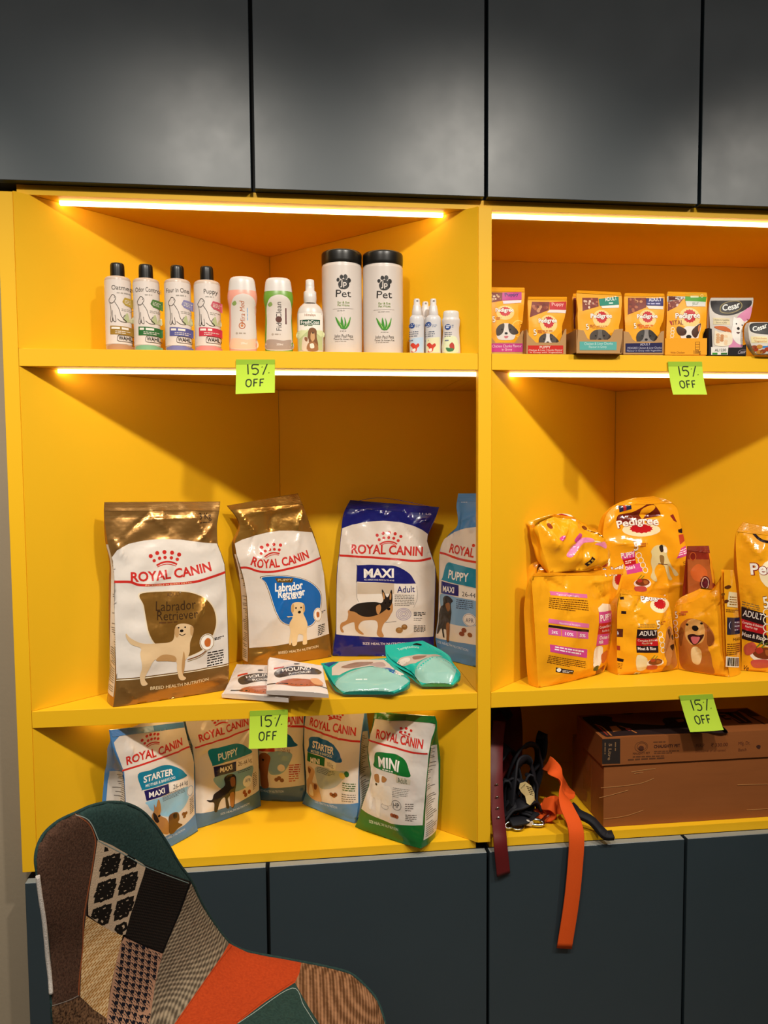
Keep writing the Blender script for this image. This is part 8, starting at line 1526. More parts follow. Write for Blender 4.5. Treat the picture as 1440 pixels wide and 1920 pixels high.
CHAIR = {'out':[(.1871,.323),(.1868,.3426),(.1816,.3838),(.1773,.4441),(.1708,.4922),(.168,.5132),(.1686,.5284),(.1728,.5439),(.184,.5596),(.2003,.5714),(.2154,.5809),(.2343,.5868),(.2542,.5857),(.2722,.5763),(.2877,.5575),(.3035,.5309),(.3162,.5054),(.3326,.479),(.3454,.4462),(.3633,.4137),(.3869,.3822),(.4163,.366),(.4595,.3547),(.5077,.3435),(.5517,.3324),(.5911,.3203),(.6158,.3009),(.6334,.2806),(.6428,.2516),(.6458,.2204),(.6363,.183),(.5978,.1465),(.5293,.1332),(.4471,.1356),(.3543,.1477),(.279,.1708),(.2267,.2077),(.1954,.2523),(.1868,.2886)],'ctrl':[(.1691,.5102,-.8719),(.1748,.4445,-.8455),(.1869,.3403,-.7969),(.1872,.2652,-.7535),(.1884,.5621,-.8441),(.2343,.5861,-.7887),(.2723,.5762,-.7368),(.2184,.5032,-.7755),(.2104,.4072,-.7431),(.2131,.3306,-.7336),(.2533,.5021,-.7229),(.253,.4138,-.6835),(.2583,.3192,-.6693),(.3004,.5309,-.6818),(.3328,.479,-.6114),(.3487,.4382,-.559),(.3867,.3821,-.4977),(.3161,.3913,-.6012),(.3064,.3077,-.6049),(.3526,.3506,-.5604),(.4595,.3546,-.4761),(.5517,.3323,-.469),(.6158,.3009,-.4855),(.6407,.2538,-.5161),(.644,.2048,-.5339),(.579,.2941,-.5162),(.474,.3176,-.5298),(.4063,.3119,-.5611),(.4758,.2777,-.5991),(.4035,.2753,-.6555),(.3323,.2666,-.662),(.2708,.2641,-.7067),(.514,.2338,-.6431),(.3752,.2181,-.7033),(.2342,.2482,-.7553)],'patch':{'brown':[(.1874,.3418),(.1868,.3426),(.1816,.3838),(.1773,.4441),(.1708,.4922),(.168,.5132),(.1686,.5284),(.1728,.5439),(.184,.5596),(.2003,.5714),(.2105,.5665),(.2179,.5586),(.2242,.5375),(.2224,.5161),(.2193,.4901),(.2172,.4708),(.2147,.4517),(.2127,.4327),(.2105,.4074),(.2106,.3887),(.2117,.3643),(.2124,.3461),(.2022,.3434)],'teal':[(.2003,.5714),(.2154,.5809),(.2343,.5868),(.2542,.5857),(.2722,.5763),(.2877,.5575),(.3035,.5309),(.3162,.5054),(.3326,.479),(.3028,.4925),(.29,.498),(.2745,.5056),(.2567,.5191),(.2398,.531),(.225,.5385),(.2224,.5489),(.2171,.5593),(.2105,.5665)],'floral':[(.225,.5385),(.2398,.531),(.2567,.5191),(.2782,.5041),(.2742,.4892),(.2694,.4738),(.2647,.4569),(.2587,.4369),(.2535,.4137),(.2489,.4137),(.2389,.4198),(.2284,.4288),(.216,.4435),(.2162,.458),(.2172,.4708),(.2193,.4901),(.2224,.5161)],'black':[(.2745,.5056),(.29,.498),(.3028,.4925),(.3326,.479),(.3252,.4591),(.3189,.4376),(.3087,.4117),(.2979,.3833),(.2833,.3917),(.2678,.4008),(.2529,.4111),(.2587,.4369),(.2647,.4569),(.2694,.4738),(.2781,.5013)],'straw':[(.2141,.4428),(.2284,.4288),(.2389,.4198),(.2506,.4128),(.2475,.3979),(.2452,.3851),(.2422,.3647),(.24,.3448),(.2398,.3266),(.2401,.3137),(.2257,.3273),(.2124,.3461),(.2117,.3643),(.2106,.3887),(.2111,.4169)],'hound':[(.2529,.4118),(.2678,.4008),(.2833,.3917),(.2982,.3825),(.2934,.3632),(.2895,.3402),(.2884,.318),(.2887,.295),(.2947,.2712),(.2464,.2811),(.2401,.3137),(.2398,.3296),(.2406,.3447),(.2424,.3647),(.2452,.3851),(.248,.4011)],'knit':[(.3326,.479),(.3454,.4462),(.3633,.4137),(.3869,.3822),(.3784,.3671),(.3669,.3516),(.3447,.3222),(.3217,.2913),(.3045,.2696),(.2947,.2712),(.2887,.295),(.2884,.318),(.2895,.3402),(.2934,.3632),(.2989,.3831),(.3087,.4117),(.3189,.4376),(.3252,.4591)],'orange':[(.3869,.3822),(.4163,.366),(.4595,.3547),(.5077,.3435),(.5041,.3304),(.4969,.3199),(.4743,.3115),(.4509,.3024),(.4308,.2933),(.412,.2846),(.3831,.2631),(.3045,.2696),(.3217,.2913),(.3447,.3222),(.3669,.3516),(.3784,.3671)],'green':[(.4969,.3199),(.5094,.3018),(.5213,.2859),(.5348,.2688),(.5528,.237),(.3831,.2631),(.412,.2846),(.4308,.2933),(.4509,.3024),(.4743,.3115)],'tan':[(.5077,.3435),(.5517,.3324),(.5911,.3203),(.6158,.3009),(.6334,.2806),(.6428,.2516),(.6458,.2204),(.5528,.237),(.5348,.2688),(.5213,.2859),(.5094,.3018),(.4969,.3199),(.5041,.3304)],'mottled':[(.1868,.342),(.2022,.3434),(.2124,.3461),(.2257,.3273),(.2401,.3137),(.2464,.2811),(.1863,.2946),(.1871,.323)]},'lat':[(.2328,.4729),(.257,.4808),(.2279,.4404)],'hlat':[(.2632,.3587),(.2709,.3552),(.2628,.3504)],'seams':[('L','w:8A9690',2.6,.001,[(.2016,.5686),(.2131,.5643),(.2197,.5554),(.2263,.5359)]),
('L','w:7A8A86',2.6,.001,[(.2263,.5359),(.2566,.5164),(.2775,.502),(.3028,.4896),(.3308,.4765)]),
('L','w:8A4A2A',2.6,.001,[(.2004,.5702),(.2163,.5569),(.2227,.5374),(.2211,.5161),(.216,.4709),(.2115,.4329),(.2102,.3767),(.211,.3481)]),
('L','w:8A827A',2.6,.0009,[(.1882,.3427),(.2021,.3449),(.211,.3481)]),
('L','w:8E9A94',2.6,.0008,[(.4137,.2851),(.4329,.292),(.4928,.3138),(.5113,.2914),(.5288,.2696)]),
('L','w:0C0A0A',2.6,.0022,[(.3326,.4779),(.3189,.4376),(.3087,.4117),(.2979,.3833)]),
('L','w:0C0A0A',2.6,.0017,[(.2529,.4118),(.2739,.3972),(.2979,.3833)]),
('L','w:8A3214',2.6,.0011,[(.3911,.378),(.3688,.3514),(.3466,.322),(.325,.2924)]),
('L','w:8A3214',2.6,.0008,[(.4117,.2863),(.4507,.3047),(.4948,.3217)])],'rim_left':[(.171,.4952),(.1742,.4682),(.1774,.4411),(.1797,.4017),(.1826,.3777),(.1856,.3571)],'legs':[(.2247,-.44,.5041),(.5329,-.4,.4479),(.2061,-.22,.3219),(.5367,-.2,.2739)]}

# ------------------------------------------------------------------ food bags
def place(d):
    yaw_ = math.radians(d['yaw'])
    return Matrix.Translation(Vector(d['loc']) + Vector((0, 0, 0.0006))) @ Matrix.Rotation(yaw_, 4, 'Z') @ Matrix.Rotation(math.radians(d.get('tilt', 90) - 90), 4, 'X')
def make_bag(d):
    kw = {k: d[k] for k in ('D', 'bulge', 'wr', 'seed', 'creases', 'lam', 'bprof', 'dprof', 'gusset', 'res') if k in d}
    if 'round_' in d: kw['round_'] = d['round_']
    return Bag(d['rows'], lean=d['lean'], **kw)
def bag_thing(name, d, label, group, cat='food bag', step=0.006, side_white='f:DDD3C8'):
    b = make_bag(d)
    S = b.sheet(d['key'], d['art'], step, diag=(cat == 'food bag'))
    nfront = None
    o = S.build(name)
    o.matrix_world = place(d)
    tag(o, label, cat, group)
    if cat in ('food bag', 'wet food pouch') and name != 'wet_food_tray':      # heat sealed strip with crimp ridges along the top edge
        m0 = int(len(b.zm) * (0.945 if cat == 'food bag' else 0.93))
        Rr = b.R[m0:]; nn = 22 if cat == 'food bag' else 10
        kk = np.linspace(0, len(Rr) - 1, nn); Rr = np.stack([np.interp(kk, np.arange(len(Rr)), Rr[:, i]) for i in range(4)], 1)
        U = np.linspace(0.004, 0.996, 30)[None, :]
        X = Rr[:, :1] + (Rr[:, 2:3] - Rr[:, :1]) * U; Z = Rr[:, 1:2] + (Rr[:, 3:4] - Rr[:, 1:2]) * U
        lift = (0.0006 + 0.0004 * (np.arange(nn) % 2))[:, None] + 0 * X
        Q = Sheet(); Q.grid(b.front(X, Z, lift), d['key']); Q.build('seal_strip', parent=o, smooth=False)
    if 'side' in d:
        sg, z0, z1 = d['side']
        H = b.H
        P = Sheet()
        ent = [('P', side_white, 0, [(0.06, z0 * H), (0.94, z0 * H), (0.94, z1 * H), (0.06, z1 * H)])]
        nrow = int((z1 - z0) * H / 0.0045)
        ent.append(('G', 'f:6E6862', 1, [(0.14, (z0 + .03) * H), (0.86, (z0 + .03) * H), (0.86, (z1 - .04) * H), (0.14, (z1 - .04) * H)], nrow, 0.4))
        A = Art()
        A.add(ent[0])
        zz = np.arange(z0 * H, z1 * H, 0.006)
        T, Zg = np.meshgrid(np.linspace(0.06, 0.94, 8), zz)
        fn = b.side(sg)
        G = fn(T, Zg, 0.0006)
        P.grid(G if sg > 0 else G[:, ::-1], side_white)
        r = random.Random(d['seed'])
        for i in range(nrow):
            zc = (z0 + 0.02) * H + (z1 - z0 - 0.05) * H * i / nrow
            if r.random() < 0.12: continue
            t1 = r.uniform(0.5, 0.88)
            tt = np.linspace(0.14, t1, 7)
            Q = np.stack([fn(tt, np.full(7, zc), 0.0010), fn(tt, np.full(7, zc + 0.0016), 0.0010)])
            P.grid(Q if sg > 0 else Q[:, ::-1], 'f:77706A')
        c = P.build('side_panel', parent=o)
        c['label'] = 'white side gusset with small print'
    return o

bag_thing('kibble_bag', BAGS['gold_adult'], 'largest gold and white dog food bag, marked 3 Kg, with a standing cream dog', 'large white dog food bags')
bag_thing('kibble_bag', BAGS['gold_puppy'], 'gold and white dog food bag with crumpled folded top and blue shield', 'large white dog food bags')
bag_thing('kibble_bag', BAGS['navy_adult'], 'navy and white dog food bag marked MAXI with a shepherd dog', 'large white dog food bags')
bag_thing('kibble_bag', BAGS['blue_puppy'], 'blue and white puppy food bag partly hidden behind the yellow divider on the middle shelf', 'large white dog food bags')
for k, lb in (('starter_maxi', 'blue and white starter food bag marked MAXI, right behind the patchwork chair back'),
              ('puppy_maxi', 'blue and white puppy food bag marked MAXI, second from the left on the bottom shelf'),
              ('medium_puppy', 'blue and white dog food bag half hidden by the green price note'),
              ('starter_mini', 'blue and white starter food bag with a green MINI label and small puppies'),
              ('mini_adult', 'green and white dog food bag marked MINI at the right end of the bottom shelf')):
    bag_thing('kibble_bag', BAGS[k], lb, 'small white dog food bags on the bottom shelf')

jb = bag_thing('kibble_bag', BAGS['puppy_chicken'], 'bulging yellow puppy food bag with pink Chicken and Milk label', 'yellow dog food bags')
d = BAGS['puppy_chicken_top']
S = make_bag(d).sheet(d['key'], d['art'], 0.006)
o = S.build('folded_top'); o.parent = jb
o.matrix_local = place(BAGS['puppy_chicken']).inverted() @ place(d)
o['label'] = 'folded down top of the bag with part of a red logo'
bag_thing('kibble_bag', BAGS['puppy_crumpled'], 'crumpled yellow bag lying on top of the bulging pink labelled yellow bag', 'yellow dog food bags')
bag_thing('kibble_bag', BAGS['puppy_tall'], 'tall yellow puppy food bag with a pale standing puppy, behind the shorter yellow bags', 'yellow dog food bags')
bag_thing('kibble_bag', BAGS['adult_meat'], 'short yellow adult food bag with a black ADULT Meat and Rice label, front middle', 'yellow dog food bags')
nb = bag_thing('kibble_bag', BAGS['adult_dog'], 'yellow food bag turned to show a large smiling golden dog face', 'yellow dog food bags')
d = BAGS['adult_dog_side']
S = Sheet(); b = make_bag(BAGS['adult_dog'])
_tl = math.tan(math.radians(d['lean']))
# the printed right side of the dog face bag: a folded film panel beside the front
rows = np.array(BAGS['adult_dog_sideq'])
n1 = len(rows); P = np.zeros((n1, 10, 3)); 
for i, (xl, zl, xr, zr) in enumerate(rows):
    for j in range(10):
        t_ = j / 9
        x, z = xl + (xr - xl) * t_, zl + (zr - zl) * t_
        P[i, j] = (x, z * _tl - 0.004 * math.sin(PI * t_), z)
S.grid(P, 'f:F0A41A')
B2 = P.copy(); B2[:, :, 1] += 0.006
S.grid(B2[:, ::-1], 'f:F0A41A')
xs_l, xs_r, zs_ = rows[:, 0], rows[:, 2], (rows[:, 1] + rows[:, 3]) / 2
def side_fn(x, z, lift):
    a_, b_ = np.interp(z, zs_, xs_l), np.interp(z, zs_, xs_r)
    t_ = np.clip((x - a_) / np.maximum(b_ - a_, 1e-4), 0, 1)
    return np.stack([x, z * _tl - 0.004 * np.sin(PI * t_) - lift - 0.0004, z], -1)
S.art(d['art'], side_fn, 0.008)
o = S.build('side_panel'); o.parent = nb
o.matrix_local = place(BAGS['adult_dog']).inverted() @ place(d)
o['label'] = 'yellow side panel with a barcode'
bag_thing('kibble_bag', BAGS['red_bag'], 'dark red food bag standing behind the golden dog face bag', 'yellow dog food bags')
bag_thing('kibble_bag', BAGS['adult_large'], 'large yellow adult food bag cut off by the right edge of the picture', 'yellow dog food bags')

# treat packs lying at the shelf front
for k, lb, g_ in (('jerky_under', 'flat white treat pack with an oval black logo, lying under another one', 'white treat packs'),
                  ('jerky_top', 'flat white treat pack with an oval black logo, lying over another one', 'white treat packs'),
                  ('teal_front', 'teal treat pouch lying at the shelf front beside the white treat packs', 'teal treat pouches'),
                  ('teal_back', 'teal treat pouch with a hang hole leaning on the navy MAXI bag', 'teal treat pouches')):
    bag_thing('treat_pouch', PACKS[k], lb, g_, 'treat pouch', step=0.005)

# ------------------------------------------------------------------ wet food pouches in display trays
PL = {'pink': 'yellow wet food pouch with a pink Puppy band, next to the divider', 'red': 'yellow wet food pouch with a red Puppy band',
      'teal': 'yellow wet food pouch with a teal ADULT band', 'teal_behind': 'yellow wet food pouch hidden behind the teal ADULT one',
      'navy': 'yellow wet food pouch with a navy ADULT band', 'vital': 'yellow wet food pouch marked VITAL with a green corner',
      'black': 'silver and black wet food pouch with a small white dog on pink', 'tray': 'small silver wet food tray with a black top at the right edge'}
for k in PL:
    dd = POUCH[k]
    bag_thing('wet_food_tray' if k == 'tray' else 'wet_food_pouch', dd, PL[k], 'wet food pouches on the top shelf' if k != 'tray' else None, 'wet food pouch' if k != 'tray' else 'food tray', step=0.006)
BXL = {'pink': ('kraft display box with a pink label next to the divider', 'm:B58A58'), 'red': ('kraft display box with a red label', 'm:B58A58'), 'teal': ('kraft display box with a teal label jutting over the shelf edge', 'm:B58A58'),
       'navy': ('kraft display box with a navy label', 'm:B58A58'), 'yellow': ('plain yellow display box marked 100g', 'm:EFA21E'), 'black': ('black display box with a white and green label', 'm:1C1619')}
for k, (lb, key) in BXL.items():
    dd = BOXES[k]
    S = Sheet(); pts = dd['rows']
    xl = min(p[0] for p in pts); xr = max(p[0] for p in pts); zt = max(p[1] for p in pts)
    z0 = 0.0; D_ = 0.12; t_ = 0.0015
    P = [(x, 0.0, max(z, 0.0)) for x, z in pts]
    for yy, rev in ((0.0, False), (t_, True)):
        q = [(x, yy, z) for x, _, z in P]
        b = len(S.v); S.v += q
        from mathutils.geometry import tessellate_polygon
        for tri in tessellate_polygon([[Vector((p[0], p[2], 0)) for p in q]]):
            S.f.append(tuple(b + i for i in tri)); S.m.append(S.ki(key))
    n = len(P)
    for i in range(n):
        a_, c_ = P[i], P[(i + 1) % n]
        S.ngon([a_, c_, (c_[0], t_, c_[2]), (a_[0], t_, a_[2])], key)
    zl = [p[1] for p in pts if p[0] < (xl + xr) / 2]; 
    zs2 = max(zl)
    def slab(x0, x1, y0, y1, zz0, zz1):
        c = [(x, y, z) for z in (zz0, zz1) for y in (y0, y1) for x in (x0, x1)]
        for q in ((0, 2, 3, 1), (4, 5, 7, 6), (0, 1, 5, 4), (2, 6, 7, 3), (0, 4, 6, 2), (1, 3, 7, 5)):
            S.ngon([c[i] for i in q], key)
    slab(xl, xl + t_, t_, D_, 0, zs2); slab(xr - t_, xr, t_, D_, 0, max(p[1] for p in pts if p[0] > (xl + xr) / 2)); slab(xl, xr, D_, D_ + t_, 0, zs2 + 0.01); slab(xl, xr, t_, D_, 0, t_)
    S.art(dd['art'], lambda x, z, l: np.stack([x, -l, z], -1), 0.05)
    o = S.build('display_box', smooth=False)
    o.location = Vector(dd['loc']) + Vector((0, 0, 0.0006))
    tag(o, lb, 'display box', 'display boxes on the top shelf')

# ------------------------------------------------------------------ bottles
def lathe(S, prf, key, oval=1.0, n=40, top=True, bottom=True, ang0=0.0):
    a = np.linspace(0, 2 * PI, n, endpoint=False)
    # smooth resample of the profile
    p = np.array(prf)
    P = np.stack([np.stack([r * np.cos(a), r * oval * np.sin(a), np.full(n, z)], -1) for r, z in p])
    S.grid(P, key, close_u=True)
    if top: S.ngon(list(P[-1]), key)
    if bottom: S.ngon(list(P[0][::-1]), key)
def smooth_prof(p, k=3):
    p = np.array(p); out = [p[0]]
    for a, b in zip(p[:-1], p[1:]):
        out += [a * .75 + b * .25, a * .25 + b * .75]
    out.append(p[-1])
    return out
BL = {'oatmeal': ('shampoo_bottle', 'shampoo bottle with black cap marked Oatmeal, olive and tan bands, leftmost', 'black capped shampoo bottles'),
      'odor': ('shampoo_bottle', 'shampoo bottle with black cap marked Odor Control, green bands', 'black capped shampoo bottles'),
      'fourinone': ('shampoo_bottle', 'shampoo bottle with black cap marked Four in One, violet bands', 'black capped shampoo bottles'),
      'puppy': ('shampoo_bottle', 'shampoo bottle with black cap marked Puppy, red bands', 'black capped shampoo bottles'),
      'medicated': ('lotion_bottle', 'oval peach bottle with a white cap, beside the black capped bottles', 'oval white capped bottles'),
      'cleaning': ('lotion_bottle', 'oval green bottle with a white cap, left of the spray bottle', 'oval white capped bottles'),
      'freshcoat': ('spray_bottle', 'white spray bottle with a green band and a brown dog, left of the canisters', None),
      'wipes_a': ('wipes_canister', 'tall white wipes canister with black lid and paw mark, next to the spray bottle', 'tall wipes canisters'),
      'wipes_b': ('wipes_canister', 'tall white wipes canister with black lid and paw mark, next to the small bottles', 'tall wipes canisters'),
      'mini_a': ('spray_bottle', 'small white spray bottle with a pale blue label, right of the canisters', 'small spray bottles'),
      'mini_behind': ('spray_bottle', 'small white spray bottle standing behind two others', 'small spray bottles'),
      'mini_b': ('spray_bottle', 'small white spray bottle with a pale yellow label and red fox', 'small spray bottles'),
      'mini_lotion': ('lotion_bottle', 'small white flip cap bottle at the right end of the row', None)}
for k, (nm, lb, gr) in BL.items():
    dd = BOTTLES[k]
    root = empty(nm, dd['loc'], 0, lb, 'bottle' if 'canister' not in nm else 'canister', gr)
    for pn, pd in dd['parts'].items():
        S = Sheet(); pr = [tuple(q) for q in pd['p']]
        ov = pd.get('oval', 1.0)
        if pn == 'label':
            (r0, z0), (r1, z1) = pr
            pr2 = [(r0, z0), (r0, z1)]
            lathe(S, pr2, pd['key'], top=False, bottom=False)
            R0 = r0
            S.art(dd['art'], lambda x, z, l: np.stack([x, -np.sqrt(np.maximum((R0 + l) ** 2 - x * x, 1e-8)), z], -1), 0.004)
        else:
            if pn == 'body':
                pr[0] = (pr[0][0], 0.0)
                pr = [pr[0]] + [q for q in pr[1:] if q[1] > 0.0005]
            zz = [q[1] for q in pr]
            pr3 = smooth_prof(pr) if pn != 'sprayer' else pr
            lathe(S, pr3, pd['key'], ov)
            if pn == 'sprayer':       # nozzle tip facing the shop
                zt = zz[-1]; 
                r_ = pr[-1][0]
                bmz = zt - 0.35 * (zt - zz[0]) * 0.4
                a = np.linspace(0, 2 * PI, 12, endpoint=False)
                Pz = np.stack([np.stack([0.0022 * np.cos(a), np.full(12, -yy), bmz + 0.0022 * np.sin(a)], -1) for yy in (r_ * 0.6, r_ * 1.25)])
                NZ = Sheet(); NZ.grid(Pz, 's:CFC6C0', close_u=True); NZ.ngon(list(Pz[-1]), 's:8A827C')
            if pn == 'lid':
                (rr, zq) = pr[1]
                for q in range(3):
                    pass
            if pn == 'cap' and nm == 'shampoo_bottle':
                zt = zz[-1]; rr = pr[-1][0]
            if pn == 'body' and 'label' not in dd['parts']:
                za = np.array([q[1] for q in pr3]); ra = np.array([q[0] for q in pr3])
                def fnb(x, z, l, za=za, ra=ra, ov=ov):
                    r = np.interp(z, za, ra)
                    return np.stack([x, -ov * np.sqrt(np.maximum(r * r - x * x, 1e-8)) - l, z], -1)
                S.art(dd['art'], fnb, 0.004)
        c = S.build(pn, parent=root)
        if pn == 'sprayer': NZ.build('nozzle', parent=c)
        if pn == 'cap' and nm == 'shampoo_bottle': c['label'] = 'black flip cap'
        if pn == 'lid': c['label'] = 'black canister lid'

# ------------------------------------------------------------------ price notes
NL = ('green price note reading 15% OFF below the shampoo shelf', 'green price note reading 15% OFF below the wet food pouches',
      'green price note reading 15% OFF in front of the small white food bags', 'tilted green price note reading 15% OFF hanging over the cardboard boxes')
HAND = [[(.30, .86), (.315, .57)], [(.585, .85), (.43, .845), (.415, .735), (.50, .745), (.565, .69), (.56, .61), (.50, .565), (.42, .585)],
        [(.80, .87), (.69, .555)], [(.665, .79), (.672, .775)], [(.84, .615), (.846, .60)],
        [(.345, .425), (.275, .39), (.265, .27), (.32, .205), (.385, .25), (.39, .37), (.345, .425)],
        [(.465, .425), (.46, .21)], [(.465, .42), (.56, .425)], [(.463, .32), (.545, .322)],
        [(.625, .425), (.62, .21)], [(.625, .42), (.72, .425)], [(.623, .32), (.70, .322)]]
for q, lb in zip(NOTES, NL):
    q = [np.array(p) for p in q]
    def nf(u, v, l, q=q):
        u = np.asarray(u, float); v = np.asarray(v, float)
        top = q[0] + (q[1] - q[0]) * u[..., None]; bot = q[3] + (q[2] - q[3]) * u[..., None]
        P = bot + (top - bot) * v[..., None]
        P[..., 1] -= 0.012 * (1 - v) ** 2 + 0.0015 * np.sin(PI * u) * (1 - v) + l * 2
        return P
    S = Sheet()
    U, V = np.meshgrid(np.linspace(0, 1, 14), np.linspace(0, 1, 16))
    F = nf(U, V, np.zeros_like(U)); S.grid(F, 'p:B8D83C')
    Bk = F.copy(); Bk[..., 1] += 0.0004; S.grid(Bk[:, ::-1], 'p:B8D83C')
    S.art([('P', 'p:93B82E', 0, [(0, .86), (1, .86), (1, 1), (0, 1)])] + [('L', 'p:26301E', 1, 0.030, s_) for s_ in HAND], nf, 0.08)
    o = S.build('price_note'); tag(o, lb, 'price note', '15% off price notes')

# ------------------------------------------------------------------ cardboard boxes
KR = mat('corrugated_cardboard', '8A4E22', rough=0.62, spec=0.4, bump=0.12, bscale=14, mott=0.08, mscale=10, stretch=(1, 1, 6))
TAPE = mat('packing_tape', '8E5426', rough=0.22, spec=0.5, bump=0.5, bscale=30, bdist=0.003)
def carton(name, label, x0, x1, y0, y1, z0, z1, art=None, topart=None, tape=False):
    root = empty(name, ((x0 + x1) / 2, (y0 + y1) / 2, z0), 0, label, 'cardboard box')
    off = -root.location
    S = Sheet()
    nx, nz = 24, 10
    r = crinkle(7, 0.0010, 0.08, 0.3)
    for (ax, fix, rev) in (('y', y0, 0), ('y', y1, 1), ('x', x0, 1), ('x', x1, 0), ('z', z1, 0), ('z', z0, 1)):
        U, V = np.meshgrid(np.linspace(0, 1, nx), np.linspace(0, 1, nz))
        e = np.minimum(1, np.minimum(np.minimum(U, 1 - U), np.minimum(V, 1 - V)) * 8)
        b = r(U * 0.4, V * 0.2 + fix) * e if tape else 0 * U
        if ax == 'y': G = np.stack([x0 + (x1 - x0) * U, np.full_like(U, fix) + b, z0 + (z1 - z0) * V], -1)
        elif ax == 'x': G = np.stack([np.full_like(U, fix) + b, y0 + (y1 - y0) * U, z0 + (z1 - z0) * V], -1)
        else: G = np.stack([x0 + (x1 - x0) * U, y0 + (y1 - y0) * V, np.full_like(U, fix)], -1)
        S.grid(G[:, ::-1] if rev else G, KR)
    if art: S.art(art, lambda x, z, l: np.stack([x0 + x, y0 - l - (0.001 if tape else 0), z0 + z], -1), 0.05)
    if topart: S.art(topart, lambda x, y, l: np.stack([x0 + x, y0 + np.minimum(y, y1 - y0 - 0.001), z1 + l + 0 * x], -1), 0.05)
    o = S.build('carton', parent=root); o.location = off
    bm = bmesh.new()
    add_box(bm, x0 - 0.0004, x1 + 0.0004, (y0 + y1) / 2 - 0.024, (y0 + y1) / 2 + 0.024, z0 + 0.001, z1 + 0.0003)
    if not topart:
        p = bm_obj('packing_tape', bm, TAPE, root); p.location = off
    else: bm.free()
    return root
carton('cardboard_box', 'large plain brown taped cardboard box under the flat printed one', 1.158, 1.62, 0.030, 0.215, 0.5995, 0.7366, art=CARTON_BIG, tape=True)
carton('cardboard_box', 'flat printed cardboard box with a black label, stacked on the plain taped box', 1.152, 1.575, 0.026, 0.173, 0.7372, 0.7971, art=CARTON_FRONT, topart=CARTON_TOP)

# ------------------------------------------------------------------ straps, leashes and harness
def cr_path(pts, m=8):
    P = np.array(pts, float); Q = np.vstack([2 * P[0] - P[1], P, 2 * P[-1] - P[-2]]); out = []
    for i in range(1, len(Q) - 2):
        a, b, c, d_ = Q[i - 1:i + 3]
        for tt in np.linspace(0, 1, m, endpoint=False):
            out.append(0.5 * (2 * b + (-a + c) * tt + (2 * a - 5 * b + 4 * c - d_) * tt ** 2 + (-a + 3 * b - 3 * c + d_) * tt ** 3))
    out.append(P[-1]); return np.array(out)
def ribbon(bm, pts, width, th, wdirs, mi=0):
    """a flat webbing strap along pts; wdirs: width direction per control point"""
    P = cr_path(pts); Wd = cr_path(wdirs)
    T = np.gradient(P, axis=0); T /= np.linalg.norm(T, axis=1)[:, None] + 1e-9
    Wd = Wd - (Wd * T).sum(1)[:, None] * T; Wd /= np.linalg.norm(Wd, axis=1)[:, None] + 1e-9
    N = np.cross(T, Wd)
    rings = []
    for p, w_, n_ in zip(P, Wd, N):
        q = []
        for a, b in ((-1, -.6), (-.94, -1), (.94, -1), (1, -.6), (1, .6), (.94, 1), (-.94, 1), (-1, .6)):
            q.append(bm.verts.new(p + w_ * a * width / 2 + n_ * b * th / 2))
        rings.append(q)
    for A, B in zip(rings[:-1], rings[1:]):
        for i in range(8):
            f = bm.faces.new((A[i], A[(i + 1) % 8], B[(i + 1) % 8], B[i])); f.material_index = mi; f.smooth = True
    bm.faces.new(rings[0][::-1]).material_index = mi; bm.faces.new(rings[-1]).material_index = mi
    bmesh.ops.recalc_face_normals(bm, faces=bm.faces)
def tube(bm, pts, r, n=10, closed=False, mi=0):
    P = cr_path(pts) if not closed else np.array(pts)
    rings = []
    m = len(P)
    for i in range(m):
        t_ = (P[(i + 1) % m] - P[i - 1]) if closed else (P[min(i + 1, m - 1)] - P[max(i - 1, 0)])
        t_ = Vector(t_).normalized(); ref = Vector((0.31, 0.22, 0.92))
        if abs(t_.dot(ref)) > 0.95: ref = Vector((1, 0, 0))
        u = t_.cross(ref).normalized(); v = t_.cross(u)
        rings.append([bm.verts.new(Vector(P[i]) + (u * math.cos(2 * PI * k / n) + v * math.sin(2 * PI * k / n)) * r) for k in range(n)])
    for i in range(m if closed else m - 1):
        A, B = rings[i], rings[(i + 1) % m]
        for k in range(n):
            f = bm.faces.new((A[k], A[(k + 1) % n], B[(k + 1) % n], B[k])); f.smooth = True; f.material_index = mi
    if not closed:
        bm.faces.new(rings[0][::-1]); bm.faces.new(rings[-1])
    bmesh.ops.recalc_face_normals(bm, faces=bm.faces)
def ring_pts(c, r1, r2, u, v, n=24):
    c, u, v = map(np.array, (c, u, v))
    return [c + u * r1 * math.cos(2 * PI * i / n) + v * r2 * math.sin(2 * PI * i / n) for i in range(n)]
WEB_O = mat('orange_webbing', 'DC5418', rough=0.8, spec=0.2, bump=0.5, bscale=700, bdist=0.0006)
WEB_B = mat('black_webbing', '14141A', rough=0.7, spec=0.3, bump=0.5, bscale=600, bdist=0.0006)
WEB_R = mat('maroon_leather', '5C1214', rough=0.5, spec=0.4, bump=0.2, bscale=200, bdist=0.0006)
CHROME = mat('chrome', 'C8C8C4', rough=0.18, metal=1.0)
PADR = mat('maroon_padding', '4A1618', rough=0.85, spec=0.2, bump=0.4, bscale=300)
FLO = 0.5996
# maroon collar with studs
root = empty('dog_collar', (0.925, 0.02, FLO), 0, 'maroon dog collar with small metal studs hanging over the edge beside the divider', 'dog collar')
off = -root.location
bm = bmesh.new(); ribbon(bm, STRAPS['collar'], 0.030, 0.0032, [(1, .2, 0)] * 7)
bm_obj('strap', bm, WEB_R, root, off)
cpts = cr_path(STRAPS['collar'])
for i in (19, 22, 25, 28):
    p = cpts[i]; bm = bmesh.new()
    tube(bm, ring_pts(p + np.array([0.0, -0.0028, 0.0018]), 0.0034, 0.0034, (1, .2, 0), (0, -.55, .83)), 0.0012, 8, True)
    bm_obj('stud', bm, CHROME, root, off)
